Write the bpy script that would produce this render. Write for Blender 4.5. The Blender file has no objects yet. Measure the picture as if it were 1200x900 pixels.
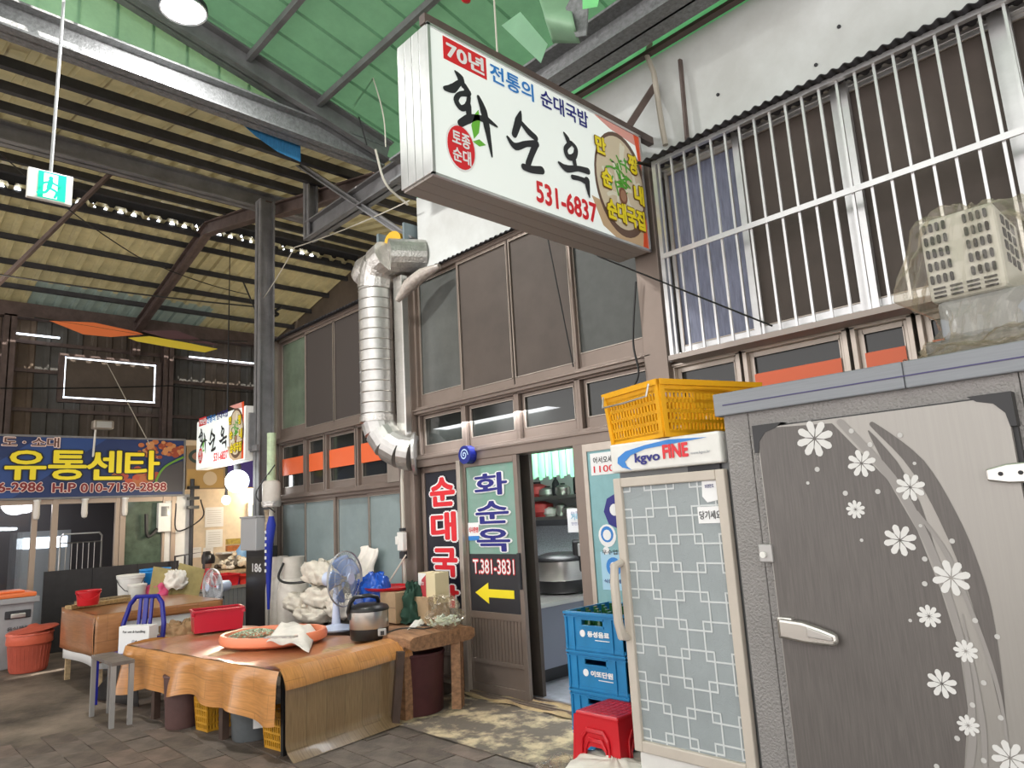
import bpy, bmesh, math, random
from math import sin, cos, pi, radians as R
from mathutils import Vector as V, Matrix as MX
random.seed(7)
SC = bpy.context.scene
COL = SC.collection
# ---------------------------------------------------------------- camera
YAW, PIT, ROL, FPX, CH = -0.80075279, 0.17855763, -0.05748481, 827.137, 1.6
fw = V((sin(YAW)*cos(PIT), cos(YAW)*cos(PIT), sin(PIT)))
rt = fw.cross(V((0, 0, 1))).normalized(); up = rt.cross(fw)
r2 = cos(ROL)*rt+sin(ROL)*up; u2 = -sin(ROL)*rt+cos(ROL)*up
cd = bpy.data.cameras.new('camera'); cam = bpy.data.objects.new('camera', cd); COL.objects.link(cam)
m3 = MX((r2, u2, -fw)).transposed(); cam.matrix_world = MX.Translation((0, 0, CH)) @ m3.to_4x4()
cd.sensor_fit = 'HORIZONTAL'; cd.sensor_width = 36; cd.lens = 36*FPX/1200; cd.clip_end = 200
SC.camera = cam
# ---------------------------------------------------------------- world, sun, exposure
w = bpy.data.worlds.new('sky'); SC.world = w; w.use_nodes = True
nt = w.node_tree; bg = nt.nodes['Background']
bg.inputs[0].default_value = (1.0, 0.965, 0.955, 1); bg.inputs[1].default_value = 1.75
sd = bpy.data.lights.new('sun', 'SUN'); sd.energy = 16.0; sd.angle = R(1.0); sd.color = (1, .95, .87)
so = bpy.data.objects.new('sun', sd); COL.objects.link(so)
so.rotation_euler = V((-0.62, 0.42, -0.85)).to_track_quat('-Z', 'Y').to_euler()
SC.view_settings.view_transform = 'Standard'; SC.view_settings.look = 'None'
SC.view_settings.gamma = 1; SC.view_settings.exposure = 0.47
# ---------------------------------------------------------------- pixel to plane helpers (world positions on real planes)
def ray(x, y): return r2*(x-600)+u2*(450-y)+fw*FPX
O = V((0, 0, CH))
def ay(x, y, Y): d = ray(x, y); return O+d*(Y/d.y)
def ax(x, y, X): d = ray(x, y); return O+d*(X/d.x)
def az(x, y, Z): d = ray(x, y); return O+d*((Z-CH)/d.z)
# ---------------------------------------------------------------- materials
MATS = {}
def mat(name, col, rough=.6, metal=0, noise=0, nscale=8, bump=0, bscale=60, emit=0, alpha=None, trans=0, ecol=None, stretch=None, spec=.5, noise2=None, coat=0):
    if name in MATS: return MATS[name]
    m = bpy.data.materials.new(name); m.use_nodes = True; n = m.node_tree; b = n.nodes['Principled BSDF']
    c = (*col, 1); b.inputs['Base Color'].default_value = c
    b.inputs['Roughness'].default_value = rough; b.inputs['Metallic'].default_value = metal
    b.inputs['Specular IOR Level'].default_value = spec; b.inputs['Coat Weight'].default_value = coat
    if trans: b.inputs['Transmission Weight'].default_value = trans
    if alpha is not None: b.inputs['Alpha'].default_value = alpha
    if emit:
        b.inputs['Emission Color'].default_value = (*(ecol or col), 1); b.inputs['Emission Strength'].default_value = emit
    tc = n.nodes.new('ShaderNodeTexCoord'); mp = n.nodes.new('ShaderNodeMapping'); n.links.new(tc.outputs['Object'], mp.inputs[0])
    if stretch: mp.inputs['Scale'].default_value = stretch
    if noise:
        t = n.nodes.new('ShaderNodeTexNoise'); t.inputs['Scale'].default_value = nscale; t.inputs['Detail'].default_value = 6
        t.inputs['Roughness'].default_value = .65
        n.links.new(mp.outputs[0], t.inputs['Vector'])
        r = n.nodes.new('ShaderNodeValToRGB'); e = r.color_ramp.elements
        e[0].position = .32; e[1].position = .7
        e[0].color = tuple(max(0, v*(1-noise)) for v in col)+(1,) if noise2 is None else (*noise2, 1)
        e[1].color = tuple(min(1, v*(1+noise*.6)) for v in col)+(1,)
        n.links.new(t.outputs['Fac'], r.inputs[0]); n.links.new(r.outputs[0], b.inputs['Base Color'])
    if bump:
        t2 = n.nodes.new('ShaderNodeTexNoise'); t2.inputs['Scale'].default_value = bscale; t2.inputs['Detail'].default_value = 3
        n.links.new(mp.outputs[0], t2.inputs['Vector'])
        bp = n.nodes.new('ShaderNodeBump'); bp.inputs['Strength'].default_value = bump; bp.inputs['Distance'].default_value = .01
        n.links.new(t2.outputs['Fac'], bp.inputs['Height']); n.links.new(bp.outputs[0], b.inputs['Normal'])
    MATS[name] = m; return m
def sheetmat(name, col, col2, tr=.45, rough=.5):
    m = mat(name, col, rough, noise=.25, nscale=3, noise2=col2)
    n = m.node_tree; out = n.nodes['Material Output']; b = n.nodes['Principled BSDF']
    t = n.nodes.new('ShaderNodeBsdfTranslucent'); t.inputs[0].default_value = (*col, 1)
    mx = n.nodes.new('ShaderNodeMixShader'); mx.inputs[0].default_value = tr
    n.links.new(b.outputs[0], mx.inputs[1]); n.links.new(t.outputs[0], mx.inputs[2]); n.links.new(mx.outputs[0], out.inputs[0])
    return m
M_alu = mat('aluminium_brown', (.25, .20, .17), .42, .55, noise=.08, nscale=3)
M_alu2 = mat('aluminium_pale', (.50, .44, .38), .35, .6, noise=.15, nscale=5)
M_silver = mat('silver_rail', (.66, .66, .66), .3, .7, noise=.12, nscale=6)
M_steel = mat('grey_steel', (.20, .20, .205), .55, .15, noise=.3, nscale=4, bump=.15, bscale=25)
M_rust = mat('brown_steel', (.12, .085, .075), .6, .1, noise=.35, nscale=5)
M_dark = mat('dark_steel', (.035, .035, .04), .6, .1, noise=.3)
M_screen = mat('brown_mesh', (.085, .066, .055), .65, noise=.2, nscale=2, bump=.2, bscale=400)
M_glass1 = mat('frosted_grey_glass', (.10, .105, .10), .22, noise=.3, nscale=1.5)
M_glass2 = mat('frosted_blue_glass', (.27, .335, .34), .2, noise=.2, nscale=1.2)
M_glassd = mat('dark_window_glass', (.02, .022, .02), .08)
M_clear = mat('clear_glass', (1, 1, 1), .02, trans=1, alpha=.35)
M_orange = mat('orange_film', (.80, .14, .04), .4)
M_cream = mat('white_cement_wall', (.60, .62, .61), .85, noise=.12, nscale=1.6, bump=.12, bscale=14, noise2=(.50, .51, .49))
M_panel = mat('embossed_grey_panel', (.30, .285, .275), .5, .1, noise=.08, nscale=3, bump=1.0, bscale=90)
M_band = mat('grey_plastic_band', (.26, .275, .30), .45, noise=.1, nscale=4, stretch=(1, 1, 30))
M_black = mat('black_plastic', (.012, .012, .013), .35)
M_white = mat('white_plastic', (.78, .77, .73), .45, noise=.06)
M_beige = mat('beige_frame', (.56, .50, .43), .45, noise=.05)
M_red = mat('red_plastic', (.55, .012, .02), .32)
M_blue = mat('blue_crate_plastic', (.015, .22, .48), .4, noise=.12)
M_yel = mat('yellow_plastic', (.86, .42, .01), .38, noise=.1)
M_galv = mat('galvanised_duct', (.55, .54, .52), .38, .75, noise=.2, nscale=7)
M_foil = mat('crinkled_foil', (.62, .60, .57), .3, .8, noise=.2, nscale=16, bump=.8, bscale=45)
M_inox = mat('brushed_steel', (.60, .58, .55), .3, .9, stretch=(1, 1, 30), noise=.1, nscale=10)
M_wood = mat('worn_timber', (.33, .17, .085), .7, noise=.5, nscale=5, stretch=(1, 6, 6), bump=.3, bscale=25)
M_ply = mat('pale_timber', (.50, .36, .20), .65, noise=.35, nscale=6, stretch=(1, 5, 5))
M_conc = mat('worn_concrete', (.17, .135, .105), .85, noise=.5, nscale=2.2, bump=.5, bscale=30)
M_print_w = mat('white_print', (.85, .85, .85), .5)
M_print_n = mat('navy_print', (.012, .012, .20), .4)
M_print_r = mat('red_print', (.72, .02, .03), .4)
M_print_b = mat('black_print', (.02, .02, .025), .5)
M_print_y = mat('yellow_print', (.88, .72, .02), .45)
M_print_lb = mat('blue_print', (.03, .22, .62), .45)
M_card = mat('cardboard', (.42, .29, .17), .8, noise=.15)
M_paper = mat('white_paper', (.78, .78, .76), .7)
M_cable = mat('black_cable', (.015, .015, .015), .5)
M_cablew = mat('white_cable', (.55, .52, .45), .5)
M_green = sheetmat('green_translucent_sheet', (.105, .235, .13), (.075, .17, .095), .11)
M_greenb = sheetmat('pale_green_sheet', (.30, .52, .32), (.20, .38, .24), .2)
M_yroof = sheetmat('yellowed_metal_sheet', (.44, .385, .21), (.33, .29, .17), .03)
M_broof = sheetmat('bluish_metal_sheet', (.26, .32, .28), (.20, .26, .24), .03)
M_tanwall = mat('dark_corrugated_wall', (.11, .085, .065), .7, noise=.3, nscale=2)
def pvcmat(name, a, b_, scale, plank):
    m = mat(name, a, .28, coat=.25)
    n = m.node_tree; b = n.nodes['Principled BSDF']
    tc = n.nodes.new('ShaderNodeTexCoord'); mp = n.nodes.new('ShaderNodeMapping'); n.links.new(tc.outputs['UV'], mp.inputs[0])
    br = n.nodes.new('ShaderNodeTexBrick'); br.inputs['Scale'].default_value = scale
    br.inputs['Color1'].default_value = (*a, 1); br.inputs['Color2'].default_value = (*b_, 1); br.inputs['Mortar'].default_value = tuple(v*.72 for v in a)+(1,)
    br.inputs['Mortar Size'].default_value = .006; br.inputs['Brick Width'].default_value = plank; br.inputs['Row Height'].default_value = .25
    n.links.new(mp.outputs[0], br.inputs[0])
    t = n.nodes.new('ShaderNodeTexNoise'); t.inputs['Scale'].default_value = 6; t.inputs['Detail'].default_value = 5
    mp2 = n.nodes.new('ShaderNodeMapping'); mp2.inputs['Scale'].default_value = (1.2, 12, 1); n.links.new(tc.outputs['UV'], mp2.inputs[0]); n.links.new(mp2.outputs[0], t.inputs[0])
    mx = n.nodes.new('ShaderNodeMix'); mx.data_type = 'RGBA'; mx.blend_type = 'MULTIPLY'; mx.inputs['Factor'].default_value = .6
    rr = n.nodes.new('ShaderNodeValToRGB'); rr.color_ramp.elements[0].color = (.55, .5, .45, 1); rr.color_ramp.elements[0].position = .3; rr.color_ramp.elements[1].position = .65
    n.links.new(t.outputs['Fac'], rr.inputs[0]); n.links.new(br.outputs[0], mx.inputs['A']); n.links.new(rr.outputs[0], mx.inputs['B'])
    n.links.new(mx.outputs['Result'], b.inputs['Base Color']); return m
M_pvc = pvcmat('orange_wood_vinyl', (.62, .29, .09), (.56, .25, .075), 1.6, .7)
M_pvct = pvcmat('glossy_brown_vinyl', (.50, .22, .10), (.44, .19, .085), 1.6, .7)
M_pvcg = pvcmat('grey_oak_vinyl', (.30, .20, .105), (.26, .17, .09), 1.3, 1.4)
M_pvcb = pvcmat('brown_vinyl', (.42, .19, .075), (.36, .155, .06), 2.2, .5)
# ---------------------------------------------------------------- mesh builder
class MB:
    def __init__(s): s.v = []; s.f = []; s.uv = {}
    def q(s, pts, faces):
        b = len(s.v); s.v += [V(p) for p in pts]; s.f += [tuple(i+b for i in f) for f in faces]; return s
    def box(s, a, b, M=None):
        x0, y0, z0 = a; x1, y1, z1 = b
        p = [V((x, y, z)) for z in (z0, z1) for x, y in ((x0, y0), (x1, y0), (x1, y1), (x0, y1))]
        if M is not None: p = [M @ t for t in p]
        return s.q(p, [(3, 2, 1, 0), (4, 5, 6, 7), (0, 1, 5, 4), (1, 2, 6, 5), (2, 3, 7, 6), (3, 0, 4, 7)])
    def bar(s, p, q, w_, h, upv=(0, 0, 1)):
        p = V(p); q = V(q); d = (q-p); L = d.length; d.normalize(); u = V(upv); sx = d.cross(u)
        if sx.length < 1e-4: sx = d.cross(V((0, 1, 0)))
        sx.normalize(); uu = sx.cross(d)
        M = MX((sx, d, uu)).transposed().to_4x4(); M.translation = p
        return s.box((-w_/2, 0, -h/2), (w_/2, L, h/2), M)
    def hbeam(s, p, q, w_, h, t=.02, upv=(0, 0, 1)):
        p = V(p); q = V(q); d = (q-p); L = d.length; d.normalize(); u = V(upv); sx = d.cross(u)
        if sx.length < 1e-4: sx = d.cross(V((0, 1, 0)))
        sx.normalize(); uu = sx.cross(d)
        M = MX((sx, d, uu)).transposed().to_4x4(); M.translation = p
        s.box((-w_/2, 0, h/2-t), (w_/2, L, h/2), M); s.box((-w_/2, 0, -h/2), (w_/2, L, -h/2+t), M); s.box((-t/2, 0, -h/2), (t/2, L, h/2), M); return s
    def tube(s, path, r, n=8, cap=True):
        P = [V(p) for p in path]; rs = r if isinstance(r, (list, tuple)) else [r]*len(P); b = len(s.v)
        prev = None
        for i, p in enumerate(P):
            d = ((P[i+1]-p) if i == 0 else (p-P[i-1]) if i == len(P)-1 else (P[i+1]-p).normalized()+(p-P[i-1]).normalized())
            d.normalize()
            if prev is None:
                a = d.cross(V((0, 0, 1)));
                if a.length < .05: a = d.cross(V((1, 0, 0)))
            else: a = prev-d*prev.dot(d)
            a.normalize(); prev = a; c = d.cross(a)
            for k in range(n): s.v.append(p+(a*cos(2*pi*k/n)+c*sin(2*pi*k/n))*rs[i])
        for i in range(len(P)-1):
            for k in range(n):
                s.f.append((b+i*n+k, b+i*n+(k+1) % n, b+(i+1)*n+(k+1) % n, b+(i+1)*n+k))
        if cap:
            s.f.append(tuple(b+k for k in reversed(range(n)))); s.f.append(tuple(b+(len(P)-1)*n+k for k in range(n)))
        return s
    def lathe(s, prof, n=24, c=(0, 0, 0), sx=1, sy=1, M=None, cap=True):
        b = len(s.v); c = V(c)
        for r, z in prof:
            for k in range(n):
                p = V((r*sx*cos(2*pi*k/n), r*sy*sin(2*pi*k/n), z))
                s.v.append((M @ p if M is not None else p)+c)
        for i in range(len(prof)-1):
            for k in range(n): s.f.append((b+i*n+k, b+i*n+(k+1) % n, b+(i+1)*n+(k+1) % n, b+(i+1)*n+k))
        if cap:
            if prof[0][0] > 1e-4: s.f.append(tuple(b+k for k in reversed(range(n))))
            if prof[-1][0] > 1e-4: s.f.append(tuple(b+(len(prof)-1)*n+k for k in range(n)))
        return s
    def prism(s, pts, F, d0=0, d1=.002):
        o, r, u = F; nn = r.cross(u); b = len(s.v); N = len(pts)
        for d in (d0, d1):
            for x, y in pts: s.v.append(o+r*x+u*y+nn*d)
        s.f.append(tuple(b+i for i in reversed(range(N)))); s.f.append(tuple(b+N+i for i in range(N)))
        for i in range(N): j = (i+1) % N; s.f.append((b+i, b+j, b+N+j, b+N+i))
        return s
    def stroke(s, pts, ws, F, d0=0, d1=.002, n=5):
        # brush stroke: smooth centre line with a width at each point
        P = [V((p[0], p[1])) for p in pts]; W = ws if isinstance(ws, (list, tuple)) else [ws]*len(P)
        C = []; CW = []
        for i in range(len(P)-1):
            a = P[max(i-1, 0)]; b_ = P[i]; c_ = P[i+1]; d_ = P[min(i+2, len(P)-1)]
            for k in range(n):
                t = k/n; C.append(.5*((2*b_)+(c_-a)*t+(2*a-5*b_+4*c_-d_)*t*t+(3*b_-a-3*c_+d_)*t**3)); CW.append(W[i]*(1-t)+W[i+1]*t)
        C.append(P[-1]); CW.append(W[-1]); L = []; Rr = []
        for i, c_ in enumerate(C):
            d = C[min(i+1, len(C)-1)]-C[max(i-1, 0)]
            if d.length < 1e-9: d = V((1, 0))
            d.normalize(); nn = V((-d.y, d.x)); L.append(c_+nn*CW[i]/2); Rr.append(c_-nn*CW[i]/2)
        o, r, u = F; nz = r.cross(u); b = len(s.v); s.ns = getattr(s, 'ns', 0)+1; d1 = d1+.0002*s.ns
        for i in range(len(C)):
            for p in (L[i], Rr[i]):
                s.v.append(o+r*p.x+u*p.y+nz*d1)
        for i in range(len(C)-1): s.f.append((b+2*i, b+2*i+1, b+2*i+3, b+2*i+2))
        for p, wd in ((C[0], CW[0]), (C[-1], CW[-1])):   # round ends
            bb = len(s.v)
            for k in range(10): s.v.append(o+r*(p.x+wd/2*cos(pi*k/5))+u*(p.y+wd/2*sin(pi*k/5))+nz*(d1-.0001))
            s.f.append(tuple(bb+k for k in range(10)))
        return s
    def grid(s, fn, nu, nv, uvf=None):
        b = len(s.v)
        for j in range(nv+1):
            for i in range(nu+1):
                s.v.append(V(fn(i/nu, j/nv)))
                if uvf: s.uv[b+j*(nu+1)+i] = uvf(i/nu, j/nv)
        for j in range(nv):
            for i in range(nu): a = b+j*(nu+1)+i; s.f.append((a, a+1, a+nu+2, a+nu+1))
        return s
    def build(s, name, m, parent=None, smooth=False, bevel=0, solid=0, fix=True, sub=0):
        me = bpy.data.meshes.new(name); vv = s.v
        if parent is not None: inv = wm(parent).inverted(); vv = [inv @ v for v in vv]
        me.from_pydata([tuple(v) for v in vv], [], s.f); me.materials.append(m)
        if s.uv:
            ul = me.uv_layers.new(name='UVMap')
            for l in me.loops:
                ul.data[l.index].uv = s.uv.get(l.vertex_index, (0, 0))
        elif fix:
            bm = bmesh.new(); bm.from_mesh(me); bmesh.ops.recalc_face_normals(bm, faces=bm.faces); bm.to_mesh(me); bm.free()
        if smooth:
            me.polygons.foreach_set('use_smooth', [True]*len(me.polygons)); me.set_sharp_from_angle(angle=R(40))
        o = bpy.data.objects.new(name, me); COL.objects.link(o)
        if parent is not None: o.parent = parent
        if solid: md = o.modifiers.new('solid', 'SOLIDIFY'); md.thickness = solid
        if sub: md = o.modifiers.new('sub', 'SUBSURF'); md.levels = sub; md.render_levels = sub
        if bevel: md = o.modifiers.new('bevel', 'BEVEL'); md.width = bevel; md.segments = 2; md.limit_method = 'ANGLE'
        return o
def wm(o):
    M = MX.LocRotScale(o.location, o.rotation_euler, o.scale)
    return wm(o.parent) @ M if o.parent else M
def tag(o, label=None, cat=None, group=None, kind=None):
    if label: o['label'] = label
    if cat: o['category'] = cat
    if group: o['group'] = group
    if kind: o['kind'] = kind
    return o
def thing(name, label, cat, loc=(0, 0, 0), rz=0, group=None, kind=None):
    o = bpy.data.objects.new(name, None); COL.objects.link(o); o.location = loc; o.rotation_euler = (0, 0, rz); o.empty_display_size = .1
    return tag(o, label, cat, group, kind)
def struct(name, loc=(0, 0, 0)): return thing(name, None, None, loc, kind='structure')
def clone(o, parent=None, **kw):
    c = o.copy(); COL.objects.link(c); c.parent = parent
    for ch in o.children: clone(ch, c)
    for k, v in kw.items(): setattr(c, k, v)
    return c
def L(o, F_):  # local matrix for a thing: build in its own coordinates
    return wm(o)
def Fx(X): return (V((X, 0, 0)), V((0, 1, 0)), V((0, 0, 1)))      # plane facing +X: coordinates (y, z)
def Fy(Y): return (V((0, Y, 0)), V((1, 0, 0)), V((0, 0, 1)))      # plane facing -Y: coordinates (x, z)
def Fof(o, r, u): return (V(o), V(r).normalized(), V(u).normalized())
FONTC = {}
def text(body, F, x, y, wd, ht, m, parent, bold=0, d=.004, name='lettering', gap=1):
    """flat lettering fitted in the box x..x+wd, y..y+ht of frame F"""
    key = (body, round(bold, 4), gap)
    if key not in FONTC:
        c = bpy.data.curves.new('txt', 'FONT'); c.body = body; c.offset = 0; c.resolution_u = 3; c.space_character = gap
        o = bpy.data.objects.new('txt', c); COL.objects.link(o); bpy.context.view_layer.update()
        me = bpy.data.meshes.new_from_object(o.evaluated_get(bpy.context.evaluated_depsgraph_get()))
        FONTC[key] = ([(v.co.x, v.co.y) for v in me.vertices], [tuple(p.vertices) for p in me.polygons])
        bpy.data.objects.remove(o); bpy.data.meshes.remove(me)
    vs, fs = FONTC[key]
    if bold > 0:                                   # thicken by repeating the glyphs round a small circle
        n8 = 10; vs0, fs0 = vs, fs; vs = list(vs0); fs = list(fs0)
        for q in range(n8):
            b_ = len(vs); vs += [(a+bold*cos(2*pi*q/n8), c+bold*sin(2*pi*q/n8)) for a, c in vs0]; fs += [tuple(i+b_ for i in f) for f in fs0]
    xs = [v[0] for v in FONTC[key][0]]; ys = [v[1] for v in FONTC[key][0]]; x0, x1, y0, y1 = min(xs), max(xs), min(ys), max(ys)
    o_, r, u = F; n = r.cross(u); b = MB()
    for vx, vy in vs: b.v.append(o_+r*(x+(vx-x0)/(x1-x0)*wd)+u*(y+(vy-y0)/(y1-y0)*ht)+n*(d+.00018*(len(b.v)//len(FONTC[key][0]))))
    b.f = fs
    return b.build(name, m, parent, fix=False)
def text2(body, F, x, y, wd, ht, m, mo, parent, bold=.02, out=.03, grow=.06, d=.004, name='lettering'):
    """lettering with an outline behind"""
    g = ht*grow
    text(body, F, x-g, y-g, wd+2*g, ht+2*g, mo, parent, bold+out, d, 'lettering_outline')
    return text(body, F, x, y, wd, ht, m, parent, bold, d+.003, name)
def circle(cx, cy, r, n=20, ry=None): return [(cx+r*cos(2*pi*k/n), cy+(ry or r)*sin(2*pi*k/n)) for k in range(n)]
def flat(pts, F, m, parent, name, d0=0, d1=.003): return MB().prism(pts, F, d0, d1).build(name, m, parent)
def rect(x0, y0, x1, y1): return [(x0, y0), (x1, y0), (x1, y1), (x0, y1)]
def cable(name, pts, r, m, label, sag=0, n=12, parent=None):
    P = []
    if len(pts) > 2 and not sag:
        q = [V(p) for p in pts]; q = [q[0]*2-q[1]]+q+[q[-1]*2-q[-2]]
        for i in range(1, len(q)-2):
            for k in range(6):
                t = k/6; a, b, c, d = q[i-1:i+3]; P.append(.5*((2*b)+(c-a)*t+(2*a-5*b+4*c-d)*t*t+(3*b-a-3*c+d)*t**3))
        P.append(q[-2]); pts = [pts[-1]]
    for a, b in zip(pts[:-1], pts[1:]):
        a = V(a); b = V(b)
        for k in range(n): t = k/n; P.append(a.lerp(b, t)-V((0, 0, sag*4*t*(1-t))))
    P.append(V(pts[-1]))
    o = MB().tube(P, r, 5).build(name, m, parent, smooth=True)
    if label: tag(o, label, 'cable')
    return o
# ================================================================ SETTING
FY = 4.38
# floor ------------------------------------------------------------
fl = struct('floor')
b = MB(); b.box((-19, -9, -.10), (8, 9.5, -.02)); b.build('road_surface', mat('dirty_asphalt', (.085, .066, .054), .8, noise=.6, nscale=1.3, bump=.5, bscale=40), fl)
# concrete field left of the pavers, slightly uneven
def cf(u, v):
    x = -16.5+u*9.75; y = .2+v*4.2
    return (x, y, -.004+.008*sin(x*1.7)*cos(y*2.3)-.004*max(0, x+7.2)*10*.5)
o = MB().grid(cf, 40, 20).build('concrete_field', mat('stained_concrete', (.19, .15, .115), .75, noise=.75, nscale=1.1, bump=.5, bscale=22), fl, smooth=True)
M_pv = [mat('paver_%s' % k, c, .72, noise=.45, nscale=5, bump=.35, bscale=60) for k, c in (('brown', (.17, .125, .10)), ('grey', (.15, .12, .10)), ('dark', (.12, .093, .075)))]
pm = []
for k in range(3):
    t = MB().box((-.197, -.097, -.05), (.197, .097, .0)).build('paver', M_pv[k], None, bevel=0); pm.append(t.data); bpy.data.objects.remove(t)
cnt = 0
for j in range(14):
    y = .7+j*.2
    for i in range(20):
        x = -7.05+.2*(j % 2)+i*.4 + (.02*(j % 3))
        if y > 3.32 and x > -4.6: continue
        if x > -2.2 or (x > -3.4 and y < 1.6): continue
        o = bpy.data.objects.new('paver', random.choice(pm)); COL.objects.link(o); o.parent = fl
        o.location = (x, y, .004+random.uniform(-.003, .003)); o.rotation_euler = (R(random.uniform(-.6, .6)), R(random.uniform(-.6, .6)), R(random.uniform(-.4, .4))); cnt += 1
# concrete apron in front of the shop door with flaking yellow paint
def apron(u, v):
    x = -5.35+u*3.5; y = 3.36+v*.86
    return (x, y, .012+.006*sin(x*9)*cos(y*7)+.012*v)
mpa = mat('flaking_paint_concrete', (.36, .29, .18), .8, noise=1, nscale=4.5, bump=.6, bscale=25, noise2=(.14, .112, .09))
mpa.node_tree.nodes['Color Ramp'].color_ramp.elements[0].position = .47; mpa.node_tree.nodes['Color Ramp'].color_ramp.elements[1].position = .62
MB().grid(apron, 40, 14).build('concrete_apron', mpa, fl, smooth=True)
MB().grid(lambda u, v: (-5.3+u*2.2, 4.2+.12*sin(v*pi/2)+.012*sin(u*40), .03+.05*v+.008*sin(u*25)), 60, 6).build('threshold_ramp', mat('yellow_cement', (.44, .32, .17), .85, noise=.4, nscale=6, bump=.5), fl, smooth=True)
MB().box((-9.3, 4.2, -.02), (-5.3, 4.5, .10)).build('kerb', M_conc, fl)
# back wall above the shopfront --------------------------------------
wb = struct('wall_back')
MB().box((-5.88, FY+.02, 4.12), (3, FY+.3, 5.05)).build('cement_band', M_cream, wb)
MB().box((-9.3, FY+.28, 2.12), (-5.0, FY+.34, 4.15)).build('backing', M_screen, wb)
MB().box((-5.9, FY+.1, 2.14), (3, FY+.2, 4.15)).build('backing', M_screen, wb)
MB().box((-9.3, FY+.1, 0), (-4.46, FY+.14, 2.14)).build('backing', M_screen, wb)
MB().box((-3.68, FY+.1, 0), (3, FY+.14, 2.14)).build('backing', M_screen, wb)
b = MB()
for c in [ay(982, 30, FY), ay(840, 110, FY), ay(955, 75, FY)]:
    b.prism(circle(c.x, c.z, .012, 8), Fy(FY+.02), 0, .01)
b.build('old_wall_plug', M_dark, wb)
# corrugated flashing over the windows
def wavy(x0, x1, z, y0, y1, pitch=.07, amp=.009, dz=-.05):
    n = int((x1-x0)/pitch*8)
    return MB().grid(lambda u, v: (x0+u*(x1-x0), y0+(y1-y0)*v, z+amp*sin(2*pi*u*(x1-x0)/pitch)+dz*(1-v)), n, 1)
wavy(-5.92, -2.72, 4.17, 4.26, 4.42).build('corrugated_flashing', M_dark, wb, smooth=True, solid=.006)
wavy(-2.75, 2.2, 4.10, 4.06, 4.42).build('corrugated_flashing', M_dark, wb, smooth=True, solid=.006)
wavy(-9.35, -6.45, 4.16, 4.22, 4.5).build('corrugated_flashing', M_dark, wb, smooth=True, solid=.006)
# windows -------------------------------------------------------------
WN = [0]
def window(x0, x1, z0, z1, sashes, Y=FY, fm=None, post=.03, head=.05, sill=.05):
    WN[0] += 1; fm = fm or M_alu
    wdw = struct('window_%d' % WN[0], (x0, Y, z0))
    b = MB(); b.box((x0, Y-.06, z1-head), (x1, Y+.08, z1)).box((x0, Y-.07, z0), (x1, Y+.08, z0+sill)).box((x0, Y-.06, z0), (x0+post, Y+.08, z1)).box((x1-post, Y-.06, z0), (x1, Y+.08, z1))
    b.box((x0, Y-.09, z0-.008), (x1, Y-.07, z0+.012)).box((x0, Y-.072, z1-.02), (x1, Y-.06, z1-.005))
    b.build('window_frame', fm, wdw, bevel=.003)
    for s_ in sashes:
        a, c, gm = s_[:3]; dy = s_[3] if len(s_) > 3 else 0; fb = s_[4] if len(s_) > 4 else .05
        sash(wdw, a, c, z0+sill, z1-head, Y+dy, gm, fm, fb=fb)
    return wdw
def sash(p, x0, x1, z0, z1, Y, gm, fm, fw_=.028, fb=.05):
    b = MB(); b.box((x0, Y-.02, z0), (x0+fw_, Y+.02, z1)).box((x1-fw_, Y-.02, z0), (x1, Y+.02, z1)).box((x0+fw_, Y-.02, z1-fw_), (x1-fw_, Y+.02, z1)).box((x0+fw_, Y-.02, z0), (x1-fw_, Y+.02, z0+fb))
    f = b.build('sash_frame', fm, p, bevel=.003)
    MB().box((x0+fw_-.005, Y-.004, z0+fb-.005), (x1-fw_+.005, Y+.004, z1-fw_+.005)).build('glass_pane', gm, f)
    b = MB(); e = .006
    X0, X1, Z0, Z1 = x0+fw_, x1-fw_, z0+fb, z1-fw_
    b.box((X0, Y-.024, Z0), (X0+e, Y-.012, Z1)).box((X1-e, Y-.024, Z0), (X1, Y-.012, Z1)).box((X0, Y-.024, Z0), (X1, Y-.012, Z0+e)).box((X0, Y-.024, Z1-e), (X1, Y-.012, Z1)).build('glazing_bead', M_alu2, f)
# big upper window over the door: frosted, mesh, mesh, dark
window(-5.90, -2.95, 2.66, 4.13, [(-5.87, -5.15, M_glass1, 0, .13), (-5.18, -4.42, M_screen, -.03, .06), (-4.44, -3.68, M_screen, -.03, .06), (-3.70, -2.98, mat('slate_mesh', (.075, .08, .075), .6, noise=.15), 0, .13)])
for a, c in ((-5.87, -5.16), (-5.14, -4.43), (-4.41, -3.71), (-3.69, -2.98)):
    window(a-.01, c+.01, 2.19, 2.65, [(a+.03, c-.03, M_glassd, 0, .09)], head=.03, sill=.03)
# left wing
M_mesh2 = mat('dark_brown_mesh', (.05, .04, .036), .6)
window(-9.08, -6.15, 2.70, 4.12, [(-9.05, -8.30, mat('green_tinted_frosted_glass', (.13, .17, .12), .25, noise=.4, nscale=2), 0, .12), (-8.33, -7.57, M_mesh2, -.03), (-7.60, -6.84, M_mesh2, -.03), (-6.87, -6.15, M_mesh2, 0, .12)])
for a, c in ((-9.05, -8.33), (-8.31, -7.82), (-7.80, -7.10), (-7.08, -6.42)):
    wd = window(a, c, 1.96, 2.68, [(a+.03, c-.03, M_glassd, 0, .09)], head=.03, sill=.03)
    flat(rect(a+.06, 2.24, c-.06, 2.46), Fy(FY-.03), M_orange, wd, 'orange_film_strip', 0, .004)
M_sl = M_glass2
window(-9.08, -6.12, .55, 1.94, [(-9.05, -8.33, M_sl), (-8.35, -7.59, M_sl, -.03), (-7.61, -6.86, M_sl), (-6.88, -6.15, M_sl, -.03, .06)])
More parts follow.
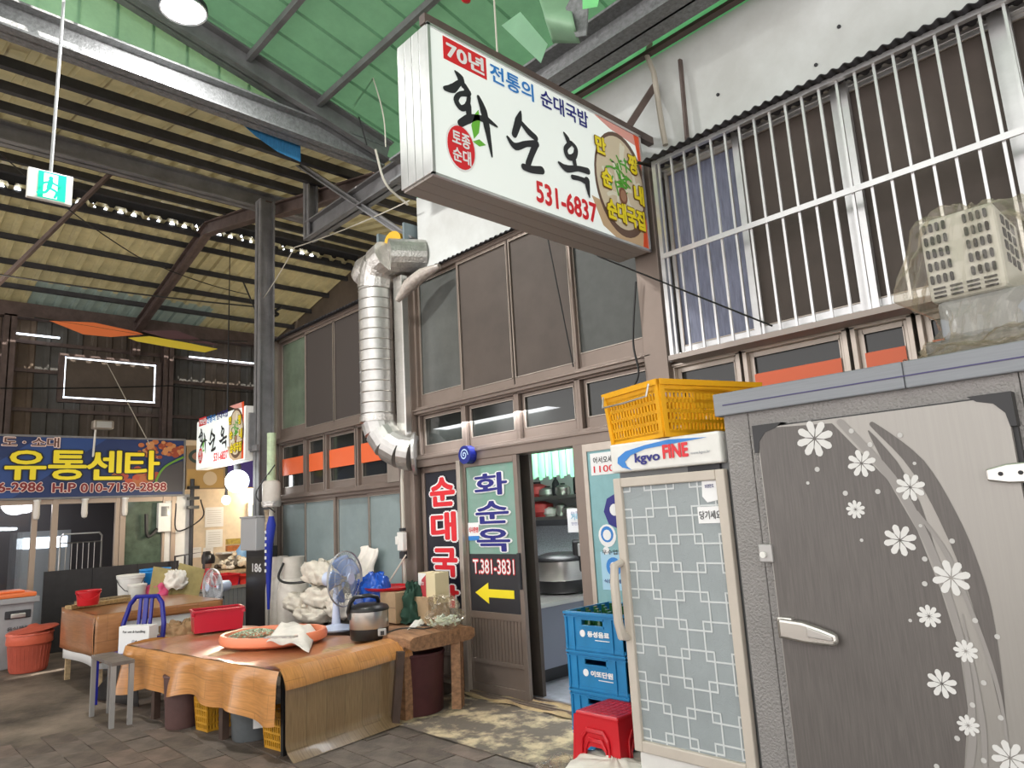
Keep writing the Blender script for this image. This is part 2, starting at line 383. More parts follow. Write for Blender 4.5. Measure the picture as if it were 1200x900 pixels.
# barred window section to the right
M_curt = mat('blue_grey_curtain', (.22, .24, .34), .5, noise=.35, nscale=9, stretch=(6, 1, .6))
window(-2.80, 2.2, 2.60, 4.10, [(-2.72, -2.09, M_curt), (-2.11, -1.40, M_screen, -.03), (-1.42, -.54, M_screen, -.03), (-.57, .2, M_screen), (.17, .9, M_screen), (.88, 2.15, M_screen)], fm=M_silver)
o = MB()
for x in (-2.09, -1.39, -.55, .2): o.box((x-(.022 if x < -2 else .05), FY-.10, 2.62), (x+(.022 if x < -2 else .05), FY-.055, 4.08))
o.build('mullion_cover', M_silver, bpy.data.objects['window_%d' % WN[0]])
for a, c, orange in ((-2.80, -2.26, 0), (-2.24, -1.56, 1), (-1.54, -1.20, 1), (-1.18, -.5, 1)):
    wd = window(a, c, 2.12, 2.58, [(a+.03, c-.03, M_glassd, 0, .06)], head=.03, sill=.03, fm=M_alu2)
    if orange: flat(rect(a+.06, 2.2, c-.06, 2.40), Fy(FY-.03), M_orange, wd, 'orange_film_strip', 0, .004)
# rails and posts of the shopfront (trim)
t = struct('trim_1')
MB().box((-5.95, FY-.10, 2.09), (-2.9, FY+.09, 2.19)).box((-5.95, FY-.115, 2.165), (-2.9, FY-.10, 2.19)).build('door_header', M_alu, t, bevel=.004)
MB().box((-5.95, FY-.10, 2.635), (-2.92, FY-.06, 2.675)).box((-5.95, FY-.12, 2.665), (-2.92, FY-.08, 2.68)).build('transom_rail', M_alu, t, bevel=.004)
MB().box((-9.3, FY-.10, 1.93), (-6.1, FY-.05, 1.975)).box((-9.3, FY-.10, 2.675), (-6.1, FY-.05, 2.71)).build('transom_rail', M_alu, t, bevel=.004)
MB().box((-9.30, FY-.12, 0), (-9.08, FY+.4, 4.14)).build('corner_post', M_alu2, t, bevel=.004)
MB().box((-9.3, FY-.04, .1), (-6.1, FY+.04, .56)).build('sill_panel', M_alu, t)
MB().box((-6.16, FY-.12, 0), (-5.90, FY+.1, 4.13)).build('corner_post', M_alu, t, bevel=.004)
MB().box((-2.98, FY-.12, 0), (-2.78, FY+.1, 4.12)).build('corner_post', M_alu, t, bevel=.004)
MB().box((-6.42, FY-.09, 1.98), (-6.15, FY-.06, 2.68)).build('duct_panel', M_alu2, t)
b = MB(); 
MB().box((-3.72, FY-.08, .05), (-2.98, FY-.02, 2.12)).build('panel_frame', M_alu, t)
# doors ----------------------------------------------------------------
d1 = struct('door_1', (-5.87, FY, .04))      # black sign panel leaf
def leaf(p, x0, x1, Y, face, lower):
    b = MB(); b.box((x0, Y-.02, .06), (x0+.05, Y+.02, 2.09)).box((x1-.05, Y-.02, .06), (x1, Y+.02, 2.09)).box((x0+.05, Y-.02, 2.03), (x1-.05, Y+.02, 2.09)).box((x0+.05, Y-.02, .06), (x1-.05, Y+.02, .13)).box((x0+.05, Y-.02, .68), (x1-.05, Y+.02, .74)).box((x0+.05, Y-.02, .30), (x1-.05, Y+.02, .335))
    b.build('door_frame', M_alu, p, bevel=.004)
    MB().box((x0+.05, Y-.004, .74), (x1-.05, Y+.004, 2.03)).build('door_panel', face, p)
    b = MB(); b.box((x0+.05, Y-.006, .13), (x1-.05, Y+.004, .68))
    k = x0+.06
    while k < x1-.06: b.box((k, Y-.012, .335), (k+.03, Y-.006, .68)); k += .042
    b.build('kick_panel', M_alu, p)
leaf(d1, -5.87, -5.20, FY-.03, mat('black_sign_film', (.012, .013, .022), .3), 0)
Fd = Fy(FY-.04)
for i, ch in enumerate('순대국밥'):
    z = (1.70, 1.365, 1.03, .72)[i]
    text2(ch, Fd, -5.72, z, .36, (.26, .26, .25, .22)[i], M_print_r, M_print_w, d1, .04, .05, .0)
d2 = struct('door_2', (-5.15, FY, .04))
leaf(d2, -5.17, -4.42, FY-.075, sheetmat('green_sign_film', (.16, .36, .27), (.30, .42, .38), .15, .3), 0)
F2 = Fy(FY-.08)
flat(rect(-5.12, .74, -4.47, 1.24), F2, M_print_b, d2, 'black_film', 0, .003)
for i, ch in enumerate('화순옥'):
    text2(ch, F2, -4.99, (1.76, 1.51, 1.265)[i], .42, .19, M_print_n, M_print_w, d2, .025, .045, .0, d=.006)
text2('T.381-3831', F2, -5.07, 1.07, .54, .12, M_print_w, M_print_r, d2, .01, .05, .0, d=.006)
flat([(-5.06, .90), (-4.88, .99), (-4.88, .935), (-4.55, .935), (-4.55, .865), (-4.88, .865), (-4.88, .81)], F2, M_print_y, d2, 'arrow', .003, .006)
st = flat(rect(-5.12, 1.36, -4.97, 1.52), F2, M_print_w, d2, 'sticker', .003, .006)
flat(rect(-5.12, 1.36, -4.97, 1.40), F2, M_print_lb, d2, 'sticker_band', .006, .007)
text('식사환영', F2, -5.11, 1.43, .13, .05, M_print_r, d2, .02, .008)
MB().box((-4.46, FY-.12, .95), (-4.43, FY-.09, 1.25)).build('pull_handle', M_dark, d2, bevel=.004)
tr = struct('trim_2')
MB().box((-5.20, FY-.14, .04), (-5.145, FY+.06, 2.10)).build('door_post', M_alu2, tr, bevel=.004)
MB().box((-3.76, FY-.10, .04), (-3.66, FY+.08, 2.10)).build('door_post', M_alu, tr, bevel=.004)
b = MB(); b.box((-5.95, FY-.14, .0), (-2.95, FY+.08, .05))
for k in range(4): b.box((-5.95, FY-.13+k*.045, .05), (-2.95, FY-.115+k*.045, .065))
b.build('threshold_track', M_alu, tr)
# teal glass panel right of the doorway
d3 = struct('door_3', (-3.66, FY, .04))
MB().box((-3.64, FY-.09, .06), (-3.0, FY-.085, 2.04)).build('door_panel', mat('teal_film_glass', (.22, .44, .47), .3, noise=.1), d3)
b = MB(); b.box((-3.66, FY-.10, .05), (-3.62, FY-.08, 2.09)).box((-3.04, FY-.10, .05), (-2.98, FY-.08, 2.09)).box((-3.62, FY-.10, 2.03), (-3.04, FY-.08, 2.09)).build('door_frame', M_alu2, d3)
F3 = Fy(FY-.09)
def blob(pts, d=.002): return pts
s1 = flat(rect(-3.59, 1.84, -3.25, 2.01), F3, M_print_w, d3, 'notice_sticker', 0, .003)
text('어서오세요', F3, -3.56, 1.93, .24, .05, M_print_b, d3, .01); text('1100', F3, -3.56, 1.86, .2, .05, M_print_r, d3, .01)
flat(circle(-3.36, 1.56, .135, 8), F3, M_print_n, d3, 'round_sticker', 0, .003)
flat(circle(-3.39, 1.57, .045, 14), F3, M_print_w, d3, 'sticker_print', .003, .005); flat(circle(-3.33, 1.59, .05, 14), F3, M_print_w, d3, 'sticker_print', .003, .005); flat(rect(-3.375, 1.48, -3.345, 1.56), F3, M_print_w, d3, 'sticker_print', .003, .005)
flat(circle(-3.48, 1.38, .085, 16), F3, M_print_w, d3, 'sticker', 0, .003); flat(circle(-3.48, 1.39, .06, 16), F3, M_print_lb, d3, 'sticker_print', .003, .004)
flat(circle(-3.48, 1.385, .04, 12), F3, M_print_w, d3, 'sticker_print', .004, .005)
flat(rect(-3.33, 1.30, -3.2, 1.46), F3, mat('orange_print', (.75, .45, .2), .5), d3, 'sticker', 0, .003)
flat(rect(-3.56, .98, -3.32, 1.26), F3, mat('pale_blue_print', (.38, .62, .78), .4), d3, 'sticker', 0, .003)
flat(circle(-3.44, 1.15, .07, 18), F3, M_print_lb, d3, 'sticker_print', .003, .005); flat(circle(-3.44, 1.15, .035, 14), F3, M_print_w, d3, 'sticker_print', .005, .006)
text('우수업소', F3, -3.54, 1.24, .2, .035, M_print_b, d3, .01); text('식중독예방', F3, -3.54, 1.03, .2, .03, M_print_n, d3, .01)
flat(circle(-3.5, 1.27, .03, 12), F3, M_print_w, d3, 'sticker', 0, .004)
# far wall ------------------------------------------------------------
def corr_sheet(name, p, F, x0, x1, y0, y1, m, pitch=.2, amp=.03, along='y', solid=0):
    # trapezoid profile; ribs run along frame direction 'y'
    o_, r, u = F; n = r.cross(u); b = MB(); k = max(1, round((x1-x0)/pitch)); pt = (x1-x0)/k; pr = []
    for i in range(k): pr += [(x0+i*pt, 0), (x0+(i+.55)*pt, 0), (x0+(i+.65)*pt, amp), (x0+(i+.9)*pt, amp)]
    pr.append((x1, 0))
    for x, d in pr:
        for y in (y0, y1): b.v.append(o_+r*x+u*y+n*d)
    for i in range(len(pr)-1): b.f.append((2*i, 2*i+2, 2*i+3, 2*i+1))
    return b.build(name, m, p, fix=False)
wl = struct('wall_left')
wbk = struct('wall_hall'); MB().box((-16, 7.5, 0), (4, 7.6, 7.2)).build('hall_end_wall', M_tanwall, wbk)
y = -3.0
ms = [M_tanwall, mat('brown_corrugated_wall', (.16, .115, .08), .7, noise=.3, nscale=2), mat('grey_corrugated_wall', (.095, .09, .08), .7, noise=.3, nscale=2)]
while y < 7.4:
    corr_sheet('wall_sheet', wl, Fx(-15.8), y, y+.82, 0, 5.9, ms[1] if 1.0 < y < 2.4 else random.choice(ms[:1]+ms[2:]), .26, .035); y += .8
b = MB()
for z in (4.0, 4.75, 5.3): b.bar((-15.72, -3, z), (-15.72, 7.4, z), .05, .07)
b.build('wall_rail', M_rust, wl)
b = MB()
for y in (2.15, 4.95, -1, 7.3): b.hbeam((-15.6, y, 0), (-15.6, y, 5.75), .2, .2, .02, (1, 0, 0))
b.build('wall_column', M_rust, wl)
MB().box((-15.7, -3, 5.72), (-15.5, 7.4, 6.0)).build('wall_plate_beam', M_rust, wl)
# lit slits between the wall sheets and the roof, daylight outside a blanked window
wf = struct('window_%d' % (WN[0]+1)); WN[0] += 1
p0 = ax(76, 418, -15.65); p1 = ax(181, 473, -15.65)
day = mat('daylight_strip', (.8, .88, 1), .5, emit=3, ecol=(.85, .92, 1))
ya, yb, za, zb = p0.y, p1.y, p1.z, p0.z
b = MB(); t = .025
b.box((-15.68, ya, zb-t), (-15.66, yb, zb)).box((-15.68, ya, za), (-15.66, yb, za+t*1.4)).box((-15.68, ya, za), (-15.66, ya+t, zb)).box((-15.68, yb-t, za), (-15.66, yb, zb))
b.build('light_gap', day, wf)
b = MB(); b.box((-15.69, ya-.1, zb), (-15.6, yb+.1, zb+.06)).box((-15.69, ya-.1, za-.08), (-15.6, yb+.1, za)).box((-15.69, ya-.1, za), (-15.6, ya, zb)).box((-15.69, yb, za), (-15.6, yb+.1, zb)).build('window_frame', M_rust, wf)
MB().box((-15.655, ya+.03, za+.04), (-15.63, yb-.03, zb-.03)).build('blanking_panel', M_tanwall, wf)
g1 = ax(12, 390, -15.6); g2 = ax(70, 396, -15.6); g3 = ax(222, 418, -15.6); g4 = ax(298, 424, -15.6)
b = MB(); b.box((-15.62, g1.y, g1.z-.01), (-15.6, g2.y, g1.z+.02)).box((-15.62, g3.y, g3.z-.01), (-15.6, g4.y, g3.z+.015)); b.build('light_gap', day, wl)
# lower roof (ceiling): two slopes and a ridge gap -------------------------
ce = struct('ceiling')
RX, RZ, EX, EZ, WX, WZ = -11.8, 6.86, -6.15, 5.62, -15.9, 6.02
# east slope
de = V((EX-RX, 0, EZ-RZ)); Ld = de.length; de.normalize()
Fe = (V((RX-.12, 0, RZ+.10)), V((0, 1, 0)), de)
y = -6.4
while y < 7.8:
    corr_sheet('roof_sheet', ce, Fe, y, y+.82, .05, Ld-.14, M_yroof, .273, -.05); y += .8
dw = V((WX-RX, 0, WZ-RZ)); Lw = dw.length; dw.normalize()
Fw = (V((RX, 0, RZ+.0)), V((0, 1, 0)), dw)
y = -6.4; k = 0
while y < 7.8:
    corr_sheet('roof_sheet', ce, Fw, y, y+.82, .2, Lw*.72, M_yroof, .273, -.05)
    corr_sheet('roof_sheet', ce, (Fw[0]+V((0, 0, .02)), Fw[1], Fw[2]), y, y+.82, Lw*.72, Lw+.35, M_broof if 1.6 < y < 5 else M_yroof, .273, -.05); y += .8; k += 1
# ridge gap with triangular daylight spots
b = MB(); b.box((RX-.34, -6, RZ-.2), (RX-.30, 7.8, RZ+.2)).box((RX-.34, -6, RZ+.14), (RX+.1, 7.8, RZ+.2)); b.build('ridge_closure', M_dark, ce); MB().box((-16.3, -6, 5.0), (-16.2, 7.8, 6.3)).box((-16.3, -6, 0), (-15.95, 7.8, 5.9)).build('sky_block_backing', M_dark, wl)  # unseen outer boxes added to block bright sky behind the wall gaps
b = MB(); y = -1.0
while y < 6.6:
    h = random.uniform(.05, .11); b.q([(RX-.29, y, RZ-.10), (RX-.29, y+.085, RZ-.10), (RX-.29, y+.05, RZ-.10+h), (RX-.28, y+.04, RZ-.10)], [(0, 1, 2), (0, 3, 1)]); y += .2
b.build('ridge_daylight', mat('daylight_spots', (.9, .95, 1), .5, emit=8, ecol=(.95, .97, 1)), ce)
MB().bar((RX-.26, -4, RZ-.20), (RX-.26, 7.8, RZ-.20), .08, .06).build('ridge_rail', M_dark, ce)
# purlins
def on_e(s_, z): p = Fe[0]+de*s_; return V((p.x, 0, p.z-z))
for s_ in (.45, 1.2, 1.95, 3.5, 4.2, 4.9):
    p = on_e(s_, .09); MB().box((p.x-.035, -4, p.z-.05), (p.x+.035, 7.6, p.z+.05)).build('purlin', M_dark, ce)
for s_ in (.75, 1.55, 2.35, 3.2):
    p = Fw[0]+dw*s_; MB().box((p.x-.03, -4, p.z-.14), (p.x+.03, 7.6, p.z-.05)).build('purlin', M_dark, ce)
# green main roof -----------------------------------------------------
ga = struct('ceiling_green_roof')
SL = .255; GY0, GZ0 = 4.55, 5.66                       # eave line
dg = V((0, -1, SL)).normalized()
Fg = (V((0, GY0, GZ0)), V((1, 0, 0)), dg)
x = -6.35; k = 0
GW = .36
while x < 7:
    b = MB(); o_, r, u = Fg; n = V((0, 0, 1))
    y0_, y1_ = .0, 11.0
    if k == 2: y1_ = 3.70        # one sheet ends early: daylight reaches the tie beam
    for xx, d in ((x, .0), (x+.012, -.025), (x+.024, 0), (x+GW, .0)):
        for yy in (y0_, y1_): b.v.append(o_+r*xx+u*yy+n*d)
    for i in range(3): b.f.append((2*i, 2*i+2, 2*i+3, 2*i+1))
    b.build('green_roof_sheet', M_green, ga, fix=False); x += GW; k += 1
def gz(y): return GZ0+SL*(GY0-y)
for y in (3.35, 2.6, 1.85, 1.1, .35, -.4):
    MB().box((-6.3, y-.025, gz(y)-.10), (7, y+.025, gz(y)-.03)).build('purlin', M_steel, ga)
# green gable sheets above beam B
b0 = -1.3
y = -.6
gb = struct('wall_gable')
while y < 3.7:
    y1 = min(y+.30, 3.75); z1 = gz(y)-.06; z2 = gz(y1)-.06
    bb = MB(); bb.q([(-6.33, y-.012, 5.6), (-6.322, y1+.012, 5.6), (-6.322, y1+.012, z2), (-6.33, y-.012, z1), (-6.322, y+.03, 5.6), (-6.322, y+.03, z1-.01)], [(0, 1, 2, 3)])
    bb.build('green_gable_sheet', M_greenb, gb, fix=False); y += .30
# ================================================================ STEEL FRAME (each member its own thing)
def beam(name, p, q, w_, h, m, label, cat='beam', t=.02, upv=(0, 0, 1)):
    o = MB().hbeam(p, q, w_, h, t, upv).build(name, m); return tag(o, label, cat)
M_steelb = mat('textured_grey_steel', (.20, .205, .21), .5, .1, noise=.35, nscale=30, bump=.5, bscale=60)
beam('tie_beam', (-6.2, -1.5, 5.70), (-6.2, 4.15, 5.58), .2, .26, M_steelb, 'big grey textured steel tie beam running under the pale green gable sheets')
beam('rafter_beam', (-6.12, 4.2, gz(4.2)-.13), (-6.12, -.5, gz(-.5)-.13), .18, .24, M_steel, 'dark sloping steel rafter along the edge of the green roof', 'beam')
beam('cross_beam', (-9.3, -1.5, 6.22), (-9.3, 4.9, 6.22), .2, .24, M_steel, 'grey steel cross beam resting on top of the tall column')
beam('steel_column', (-9.02, 4.10, 0), (-9.02, 4.10, 6.1), .17, .21, M_steel, 'tall grey steel column standing at the corner of the shopfront', 'column', .02, (0, 1, 0))
e1 = ay(362, 262, 4.2); e2 = ay(470, 202, 4.2)
beam('eave_beam', (e1.x, 4.2, 5.30), (-5.6, 4.2, 5.30), .16, .24, M_steel, 'grey steel eave beam running behind the left end of the large sign')
p = [(-9.3, 4.3, 6.15), (-11.7, 4.3, 6.66), (-15.6, 4.3, 5.75), ]
o = MB().hbeam(p[0], p[1], .14, .22).hbeam(p[1], p[2], .14, .22).hbeam((-15.55, 4.3, 5.9), (-15.55, 4.3, 5.2), .14, .2, .02, (1, 0, 0)).build('portal_rafter', M_rust); tag(o, 'brown steel portal rafter bent at the ridge under the yellowed roof', 'beam')
beam('portal_rafter', (-9.2, 4.35, 6.1), (-6.1, 4.35, 5.40), .14, .2, M_rust, 'short brown rafter sloping from the column top to the wall behind the sign')
q0 = ax(340, 185, -6.7); 
beam('brace_bar', ay(342, 187, 3.9), ay(484, 282, 4.36), .10, .07, M_steel, 'grey diagonal brace crossing in front of the eave beam beside the duct', 'brace')
beam('eave_beam', (-5.6, 4.0, 5.10), (7, 4.0, 5.10), .28, .26, M_steelb, 'wide grey eave beam under the green roof above the cement wall')
MB_ = MB().box((-3.9, 4.30, 5.035), (4, 4.36, 5.065)); tag(MB_.build('wall_top_angle', M_rust), 'rusty angle iron lying along the top edge of the cement wall', 'angle iron')
# far gap above cement wall
g = MB().box((-5.9, 4.42, 5.04), (7, 4.43, 5.75)); g.build('green_fringe_sheet', sheetmat('bright_green_fringe', (.40, .80, .50), (.12, .35, .2), .6), ga)
pA = ax(143, 192, -10.2); pB = ax(0, 333, -10.2)
o = MB().bar(ax(143, 190, -10.2), ax(-30, 360, -11.6), .05, .05).build('brace_bar', M_rust); tag(o, 'thin rusty brace passing diagonally behind the exit sign', 'brace')
beam('hanger_stub', (e1.x+.05, 4.2, 5.18), (e1.x+.05, 4.2, 6.2), .14, .14, M_steel, 'short steel stub joining the eave beam to the cross beam', 'bracket', .02, (0, 1, 0))
# ================================================================ LIGHTS: lamps of the place and added fill
def plight(loc, e, col, r=.1, name='lamp_and_fill_light'):
    l = bpy.data.lights.new(name, 'POINT'); l.energy = e; l.color = col; l.shadow_soft_size = r
    o = bpy.data.objects.new(name, l); COL.objects.link(o); o.location = loc; return o
# ================================================================ KITCHEN inside the doorway
k = struct('wall_kitchen')
MB().box((-8.5, 6.9, 0), (-2.8, 7.0, 2.5)).build('kitchen_back_wall', mat('kitchen_wall', (.75, .78, .78), .4), k)
MB().box((-2.9, 4.58, 0), (-2.8, 7, 2.5)).build('kitchen_side_wall', MATS['kitchen_wall'], k)
MB().box((-8.6, 4.6, 0), (-8.5, 7, 2.5)).build('kitchen_side_wall', MATS['kitchen_wall'], k)
MB().box((-8.6, 4.55, 2.5), (-2.8, 7, 2.56)).build('kitchen_ceiling', MATS['kitchen_wall'], k)
MB().box((-8.6, 4.46, -.02), (-2.8, 7, .05)).build('kitchen_floor', mat('wet_grey_tiles', (.30, .31, .35), .25, noise=.25, nscale=6), k)
l = bpy.data.lights.new('kitchen_light', 'AREA'); l.energy = 95; l.size = 1.6; l.color = (.95, .97, 1); lo = bpy.data.objects.new('kitchen_light', l); COL.objects.link(lo); lo.location = (-4.9, 5.0, 2.47)
# ================================================================ OBJECTS
F827 = FPX
def mpp(p): return (V(p)-O).dot(fw)/F827      # metres per pixel at a point
# ---------------------------------------------------------------- the big lightbox sign
M_lbox = mat('lit_sign_face', (.80, .83, .80), .35, emit=.18, ecol=(.9, 1, .97))
def sign_art(t, F, s, small=False):
    # sign coordinates: 0..2.0 by 0..0.9 metres, scaled by s
    o0, r, u = F
    def P(pts): return [(x*s, y*s) for x, y in pts]
    def fl_(pts, m, n_, d=.001): return MB().prism(P(pts), F, d, d+.002).build(n_, m, t)
    def tx(b, x, y, w_, h, m, bold, n_='lettering', d=.004): return text(b, F, x*s, y*s, w_*s, h*s, m, t, bold, d, n_)
    fl_(rect(.10, .73, .43, .875), M_print_r, 'red_plate')
    tx('70년', .125, .75, .28, .105, M_print_w, .035)
    tx('전통의', .46, .74, .37, .12, M_print_lb, .022)
    tx('순대국밥', .90, .745, .47, .12, M_print_n, .022)
    # brush lettering, drawn as strokes
    def Q(*pts): return [((q.y-2.22), (q.z-3.43)) for q in (ax(x, y, -2.8) for x, y in pts)]
    H = [(Q((533, 84), (539, 92), (542, 101)), [.015, .055, .03]), (Q((521, 104), (530, 104), (540, 97), (548, 109)), [.03, .055, .03, .05]),
         (Q((547, 110), (538, 111), (534, 118), (540, 127), (547, 124), (549, 114)), [.04, .03, .04, .04, .035, .03]), (Q((548, 124), (549, 136)), [.05, .04]),
         (Q((539, 145), (548, 140), (558, 138), (568, 141)), [.045, .055, .035, .045]), (Q((560, 114), (566, 130), (570, 150), (576, 184)), [.025, .055, .05, .012]), (Q((567, 138), (582, 149)), [.05, .012]),
         (Q((609.5, 131), (607, 142), (602, 158)), [.012, .06, .045]), (Q((610, 144), (619, 155), (627, 162)), [.03, .05, .045]),
         (Q((594, 161), (603, 172), (616, 169), (628, 169)), [.02, .05, .04, .05]), (Q((627, 170), (622, 182), (618, 193)), [.05, .045, .045]), (Q((613, 196), (622, 199), (634, 200)), [.045, .05, .055]),
         (Q((660, 156), (664, 163), (666, 170)), [.015, .045, .03]), (Q((668, 168), (662, 175), (665, 184), (672, 184), (674, 175), (669, 168)), [.035, .04, .045, .045, .04, .03]),
         (Q((671, 184), (673, 194)), [.045, .04]), (Q((654, 191), (663, 198), (676, 198), (688, 201)), [.02, .055, .04, .05]), (Q((670, 208), (679, 210), (687, 214)), [.035, .035, .05]), (Q((687, 212), (688, 221), (690, 232)), [.055, .045, .01])]
    b = MB()
    for pts, ws in H: b.stroke(P(pts), [w_*s for w_ in ws], F, 0, .004, 5)
    b.build('brush_lettering', M_print_b, t, fix=False)['kind'] = 'stuff'
    tx('531-6837', .80, .055, .58, .135, M_print_r, .03)
    # round stamp and leaf
    fl_(circle(.20, .21, .112, 28, .145), M_print_w, 'stamp_rim', .001); fl_(circle(.20, .21, .10, 28, .132), M_print_r, 'stamp', .003)
    tx('토종', .135, .215, .13, .085, M_print_w, .03, d=.006); tx('순대', .135, .115, .13, .085, M_print_w, .03, d=.006)
    Mg = mat('leaf_print', (.16, .50, .05), .4)
    fl_([(.30, .30), (.285, .38), (.315, .46), (.345, .50), (.355, .43), (.34, .35)], Mg, 'leaf_print', .003); fl_([(.29, .28), (.34, .31), (.39, .29), (.34, .265)], Mg, 'leaf_print', .003)
    # soup bowl picture
    cx, cy = 1.70, .43
    rr = [(1.28, 0), (1.96, 0), (1.96, .9), (1.50, .9), (1.38, .78)]
    fl_([(1.42, .9), (1.98, .9), (1.98, .80), (1.62, .84)], mat('pink_print', (.80, .38, .33), .4), 'pattern_patch', .0008)
    fl_([(1.90, .9), (1.985, .9), (1.985, 0), (1.90, 0), (1.935, .2), (1.945, .5), (1.93, .75)], mat('orange_red_print', (.80, .09, .02), .4), 'red_border', .0015)
    fl_([(1.35, .25), (1.45, .06), (1.6, 0), (1.92, 0), (1.93, .2)], mat('table_print', (.60, .42, .25), .5), 'table_patch', .0008)
    fl_(circle(cx, cy, .30, 36, .40), mat('pot_print', (.14, .08, .055), .4), 'bowl_rim', .002)
    fl_(circle(cx-.01, cy+.01, .27, 36, .355), mat('broth_print', (.68, .58, .42), .5), 'broth', .003)
    random.seed(3)
    bb = MB()
    for k in range(16):
        a = random.uniform(0, 6.28); q = random.uniform(.04, .2); x = cx+q*cos(a); y = cy+q*1.3*sin(a); ang = random.uniform(0, 3)
        bb.stroke(P([(x-.06*cos(ang), y-.06*sin(ang)), (x, y+.015), (x+.06*cos(ang), y+.06*sin(ang))]), .03*s, F, 0, .0055, 4)
    bb.build('noodle_print', mat('noodle_print', (.80, .76, .62), .5), t, fix=False)
    bb = MB()
    for k in range(20):
        x = cx-.03+random.uniform(-.1, .1); y = cy+.05+random.uniform(-.12, .14); ang = random.uniform(0, 3)
        bb.stroke(P([(x-.05*cos(ang), y-.05*sin(ang)), (x, y+.01), (x+.05*cos(ang), y+.05*sin(ang))]), .016*s, F, 0, .0068, 4)
    bb.build('chive_print', mat('chive_print', (.10, .38, .04), .5), t, fix=False)
    fl_(circle(cx, cy-.09, .05, 16, .065), mat('meat_print', (.22, .09, .05), .5), 'sausage_print', .007)
    fl_(circle(cx, cy-.09, .033, 16, .045), mat('meat_print2', (.38, .20, .12), .5), 'sausage_print', .009)
    for ch, x, y, h in (('만', 1.43, .60, .12), ('순', 1.47, .36, .13), ('짱', 1.80, .56, .14), ('내', 1.84, .33, .14)):
        text2(ch, F, x*s, y*s, .105*s, h*s, M_print_y, mat('dark_outline', (.20, .10, .02), .5), t, .05, .04, .02, .009)
    text2('순대국집', F, 1.50*s, .13*s, .43*s, .14*s, M_print_y, MATS['dark_outline'], t, .05, .04, .02, .009)
    if small: return
t = thing('lightbox_sign', 'large long lightbox sign with black brush lettering jutting from the white wall', 'sign', (-2.95, 4.2, 3.42))
MB().box((-3.08, 2.22, 3.43), (-2.805, 4.2, 4.33)).build('sign_box', M_silver, t)
MB().box((-2.805, 2.22, 3.43), (-2.80, 4.2, 4.33)).build('sign_face', M_lbox, t)
for k in range(4):
    MB().box((-3.085+k*.07, 2.205, 3.43), (-3.019+k*.07, 2.22, 4.33)).build('aluminium_slat', M_silver, t, bevel=.002)
for k in range(3):
    MB().box((-3.08+k*.094, 2.22, 3.415), (-2.99+k*.094, 4.2, 3.43)).build('bottom_slat', mat('grey_brown_slat', (.36, .32, .29), .5), t, bevel=.002)
b = MB(); b.box((-2.808, 2.205, 3.415), (-2.79, 2.225, 4.335)).box((-2.808, 4.185, 3.415), (-2.79, 4.205, 4.335)).box((-2.808, 2.205, 4.32), (-2.79, 4.205, 4.338)).box((-2.808, 2.205, 3.412), (-2.79, 4.205, 3.43)); b.build('edge_trim', M_silver, t)
Fs = (V((-2.80, 2.22, 3.43)), V((0, 1, 0)), V((0, 0, 1)))
sign_art(t, Fs, 1.0)
b = MB(); b.bar((-2.83, 2.2, 4.37), (-2.83, 4.40, 4.37), .05, .06); b.bar((-3.05, 2.3, 4.37), (-3.05, 4.40, 4.37), .05, .05); b.build('hanging_rail', M_rust, t)
b = MB(); b.bar((-2.83, 4.12, 4.40), (-2.72, 4.36, 4.78), .05, .05); b.bar(ay(797, 70, 4.36), ay(806, 172, 4.34), .02, .03); b.build('wall_bracket', M_rust, t)
# hanging wire of sign
tag(cable('hanging_wire', [(-2.95, 2.9, 4.4), (-2.95, 2.9, 6.1)], .006, M_cablew, None), 'thin pale wire hanging down to the top of the large sign', 'wire')
# ---------------------------------------------------------------- small lightbox sign on the column
t = thing('lightbox_sign', 'small glowing lightbox sign with brush lettering fixed to the steel column', 'sign', (-10, 4.0, 2.5))
a = ay(230, 554, 3.9); c = ay(288, 475, 3.9)
x0, x1, z0, z1 = a.x, c.x, 2.47, 3.19; s = (x1-x0)/2.0
MB().box((x0, 3.9, z0), (x1, 4.06, z1)).build('sign_box', M_white, t)
MB().box((x0+.01, 3.893, z0+.01), (x1-.01, 3.9, z1-.01)).build('sign_face', mat('lit_small_sign_face', (.82, .85, .82), .35, emit=.28, ecol=(.9, 1, .97)), t)
sign_art(t, (V((x0+.01, 3.893, z0+.02)), V((1, 0, 0)), V((0, 0, 1))), (x1-x0)/2.0*.98, True)
MB().box((x1, 3.96, z0+.1), (x1+.22, 4.0, z0+.18)).box((x1+.02, 3.93, z0+.12), (x1+.06, 4.03, z1-.1)).build('mounting_bracket', M_steel, t)
# ---------------------------------------------------------------- window bars
t = thing('window_grille', 'steel security grille of vertical bars over the upper right windows', 'window bars', (-2.6, 4.15, 2.58))
for k in range(34):
    x = -2.62+.106*k
    MB().box((x-.0075, 4.142, 2.60), (x+.0075, 4.158, 4.03)).build('bar', M_silver, t)
b = MB()
MB().box((-2.66, 4.132, 4.02), (1.1, 4.168, 4.05)).build('rail', M_silver, t); MB().box((-2.66, 4.125, 3.30), (1.1, 4.14, 3.335)).build('rail', M_silver, t); MB().box((-2.68, 4.12, 2.565), (1.1, 4.30, 2.60)).build('rail', mat('weathered_rail', (.36, .31, .28), .5, .3), t)
MB().box((-2.67, 4.13, 2.58), (-2.64, 4.17, 4.05)).build('post', M_silver, t)
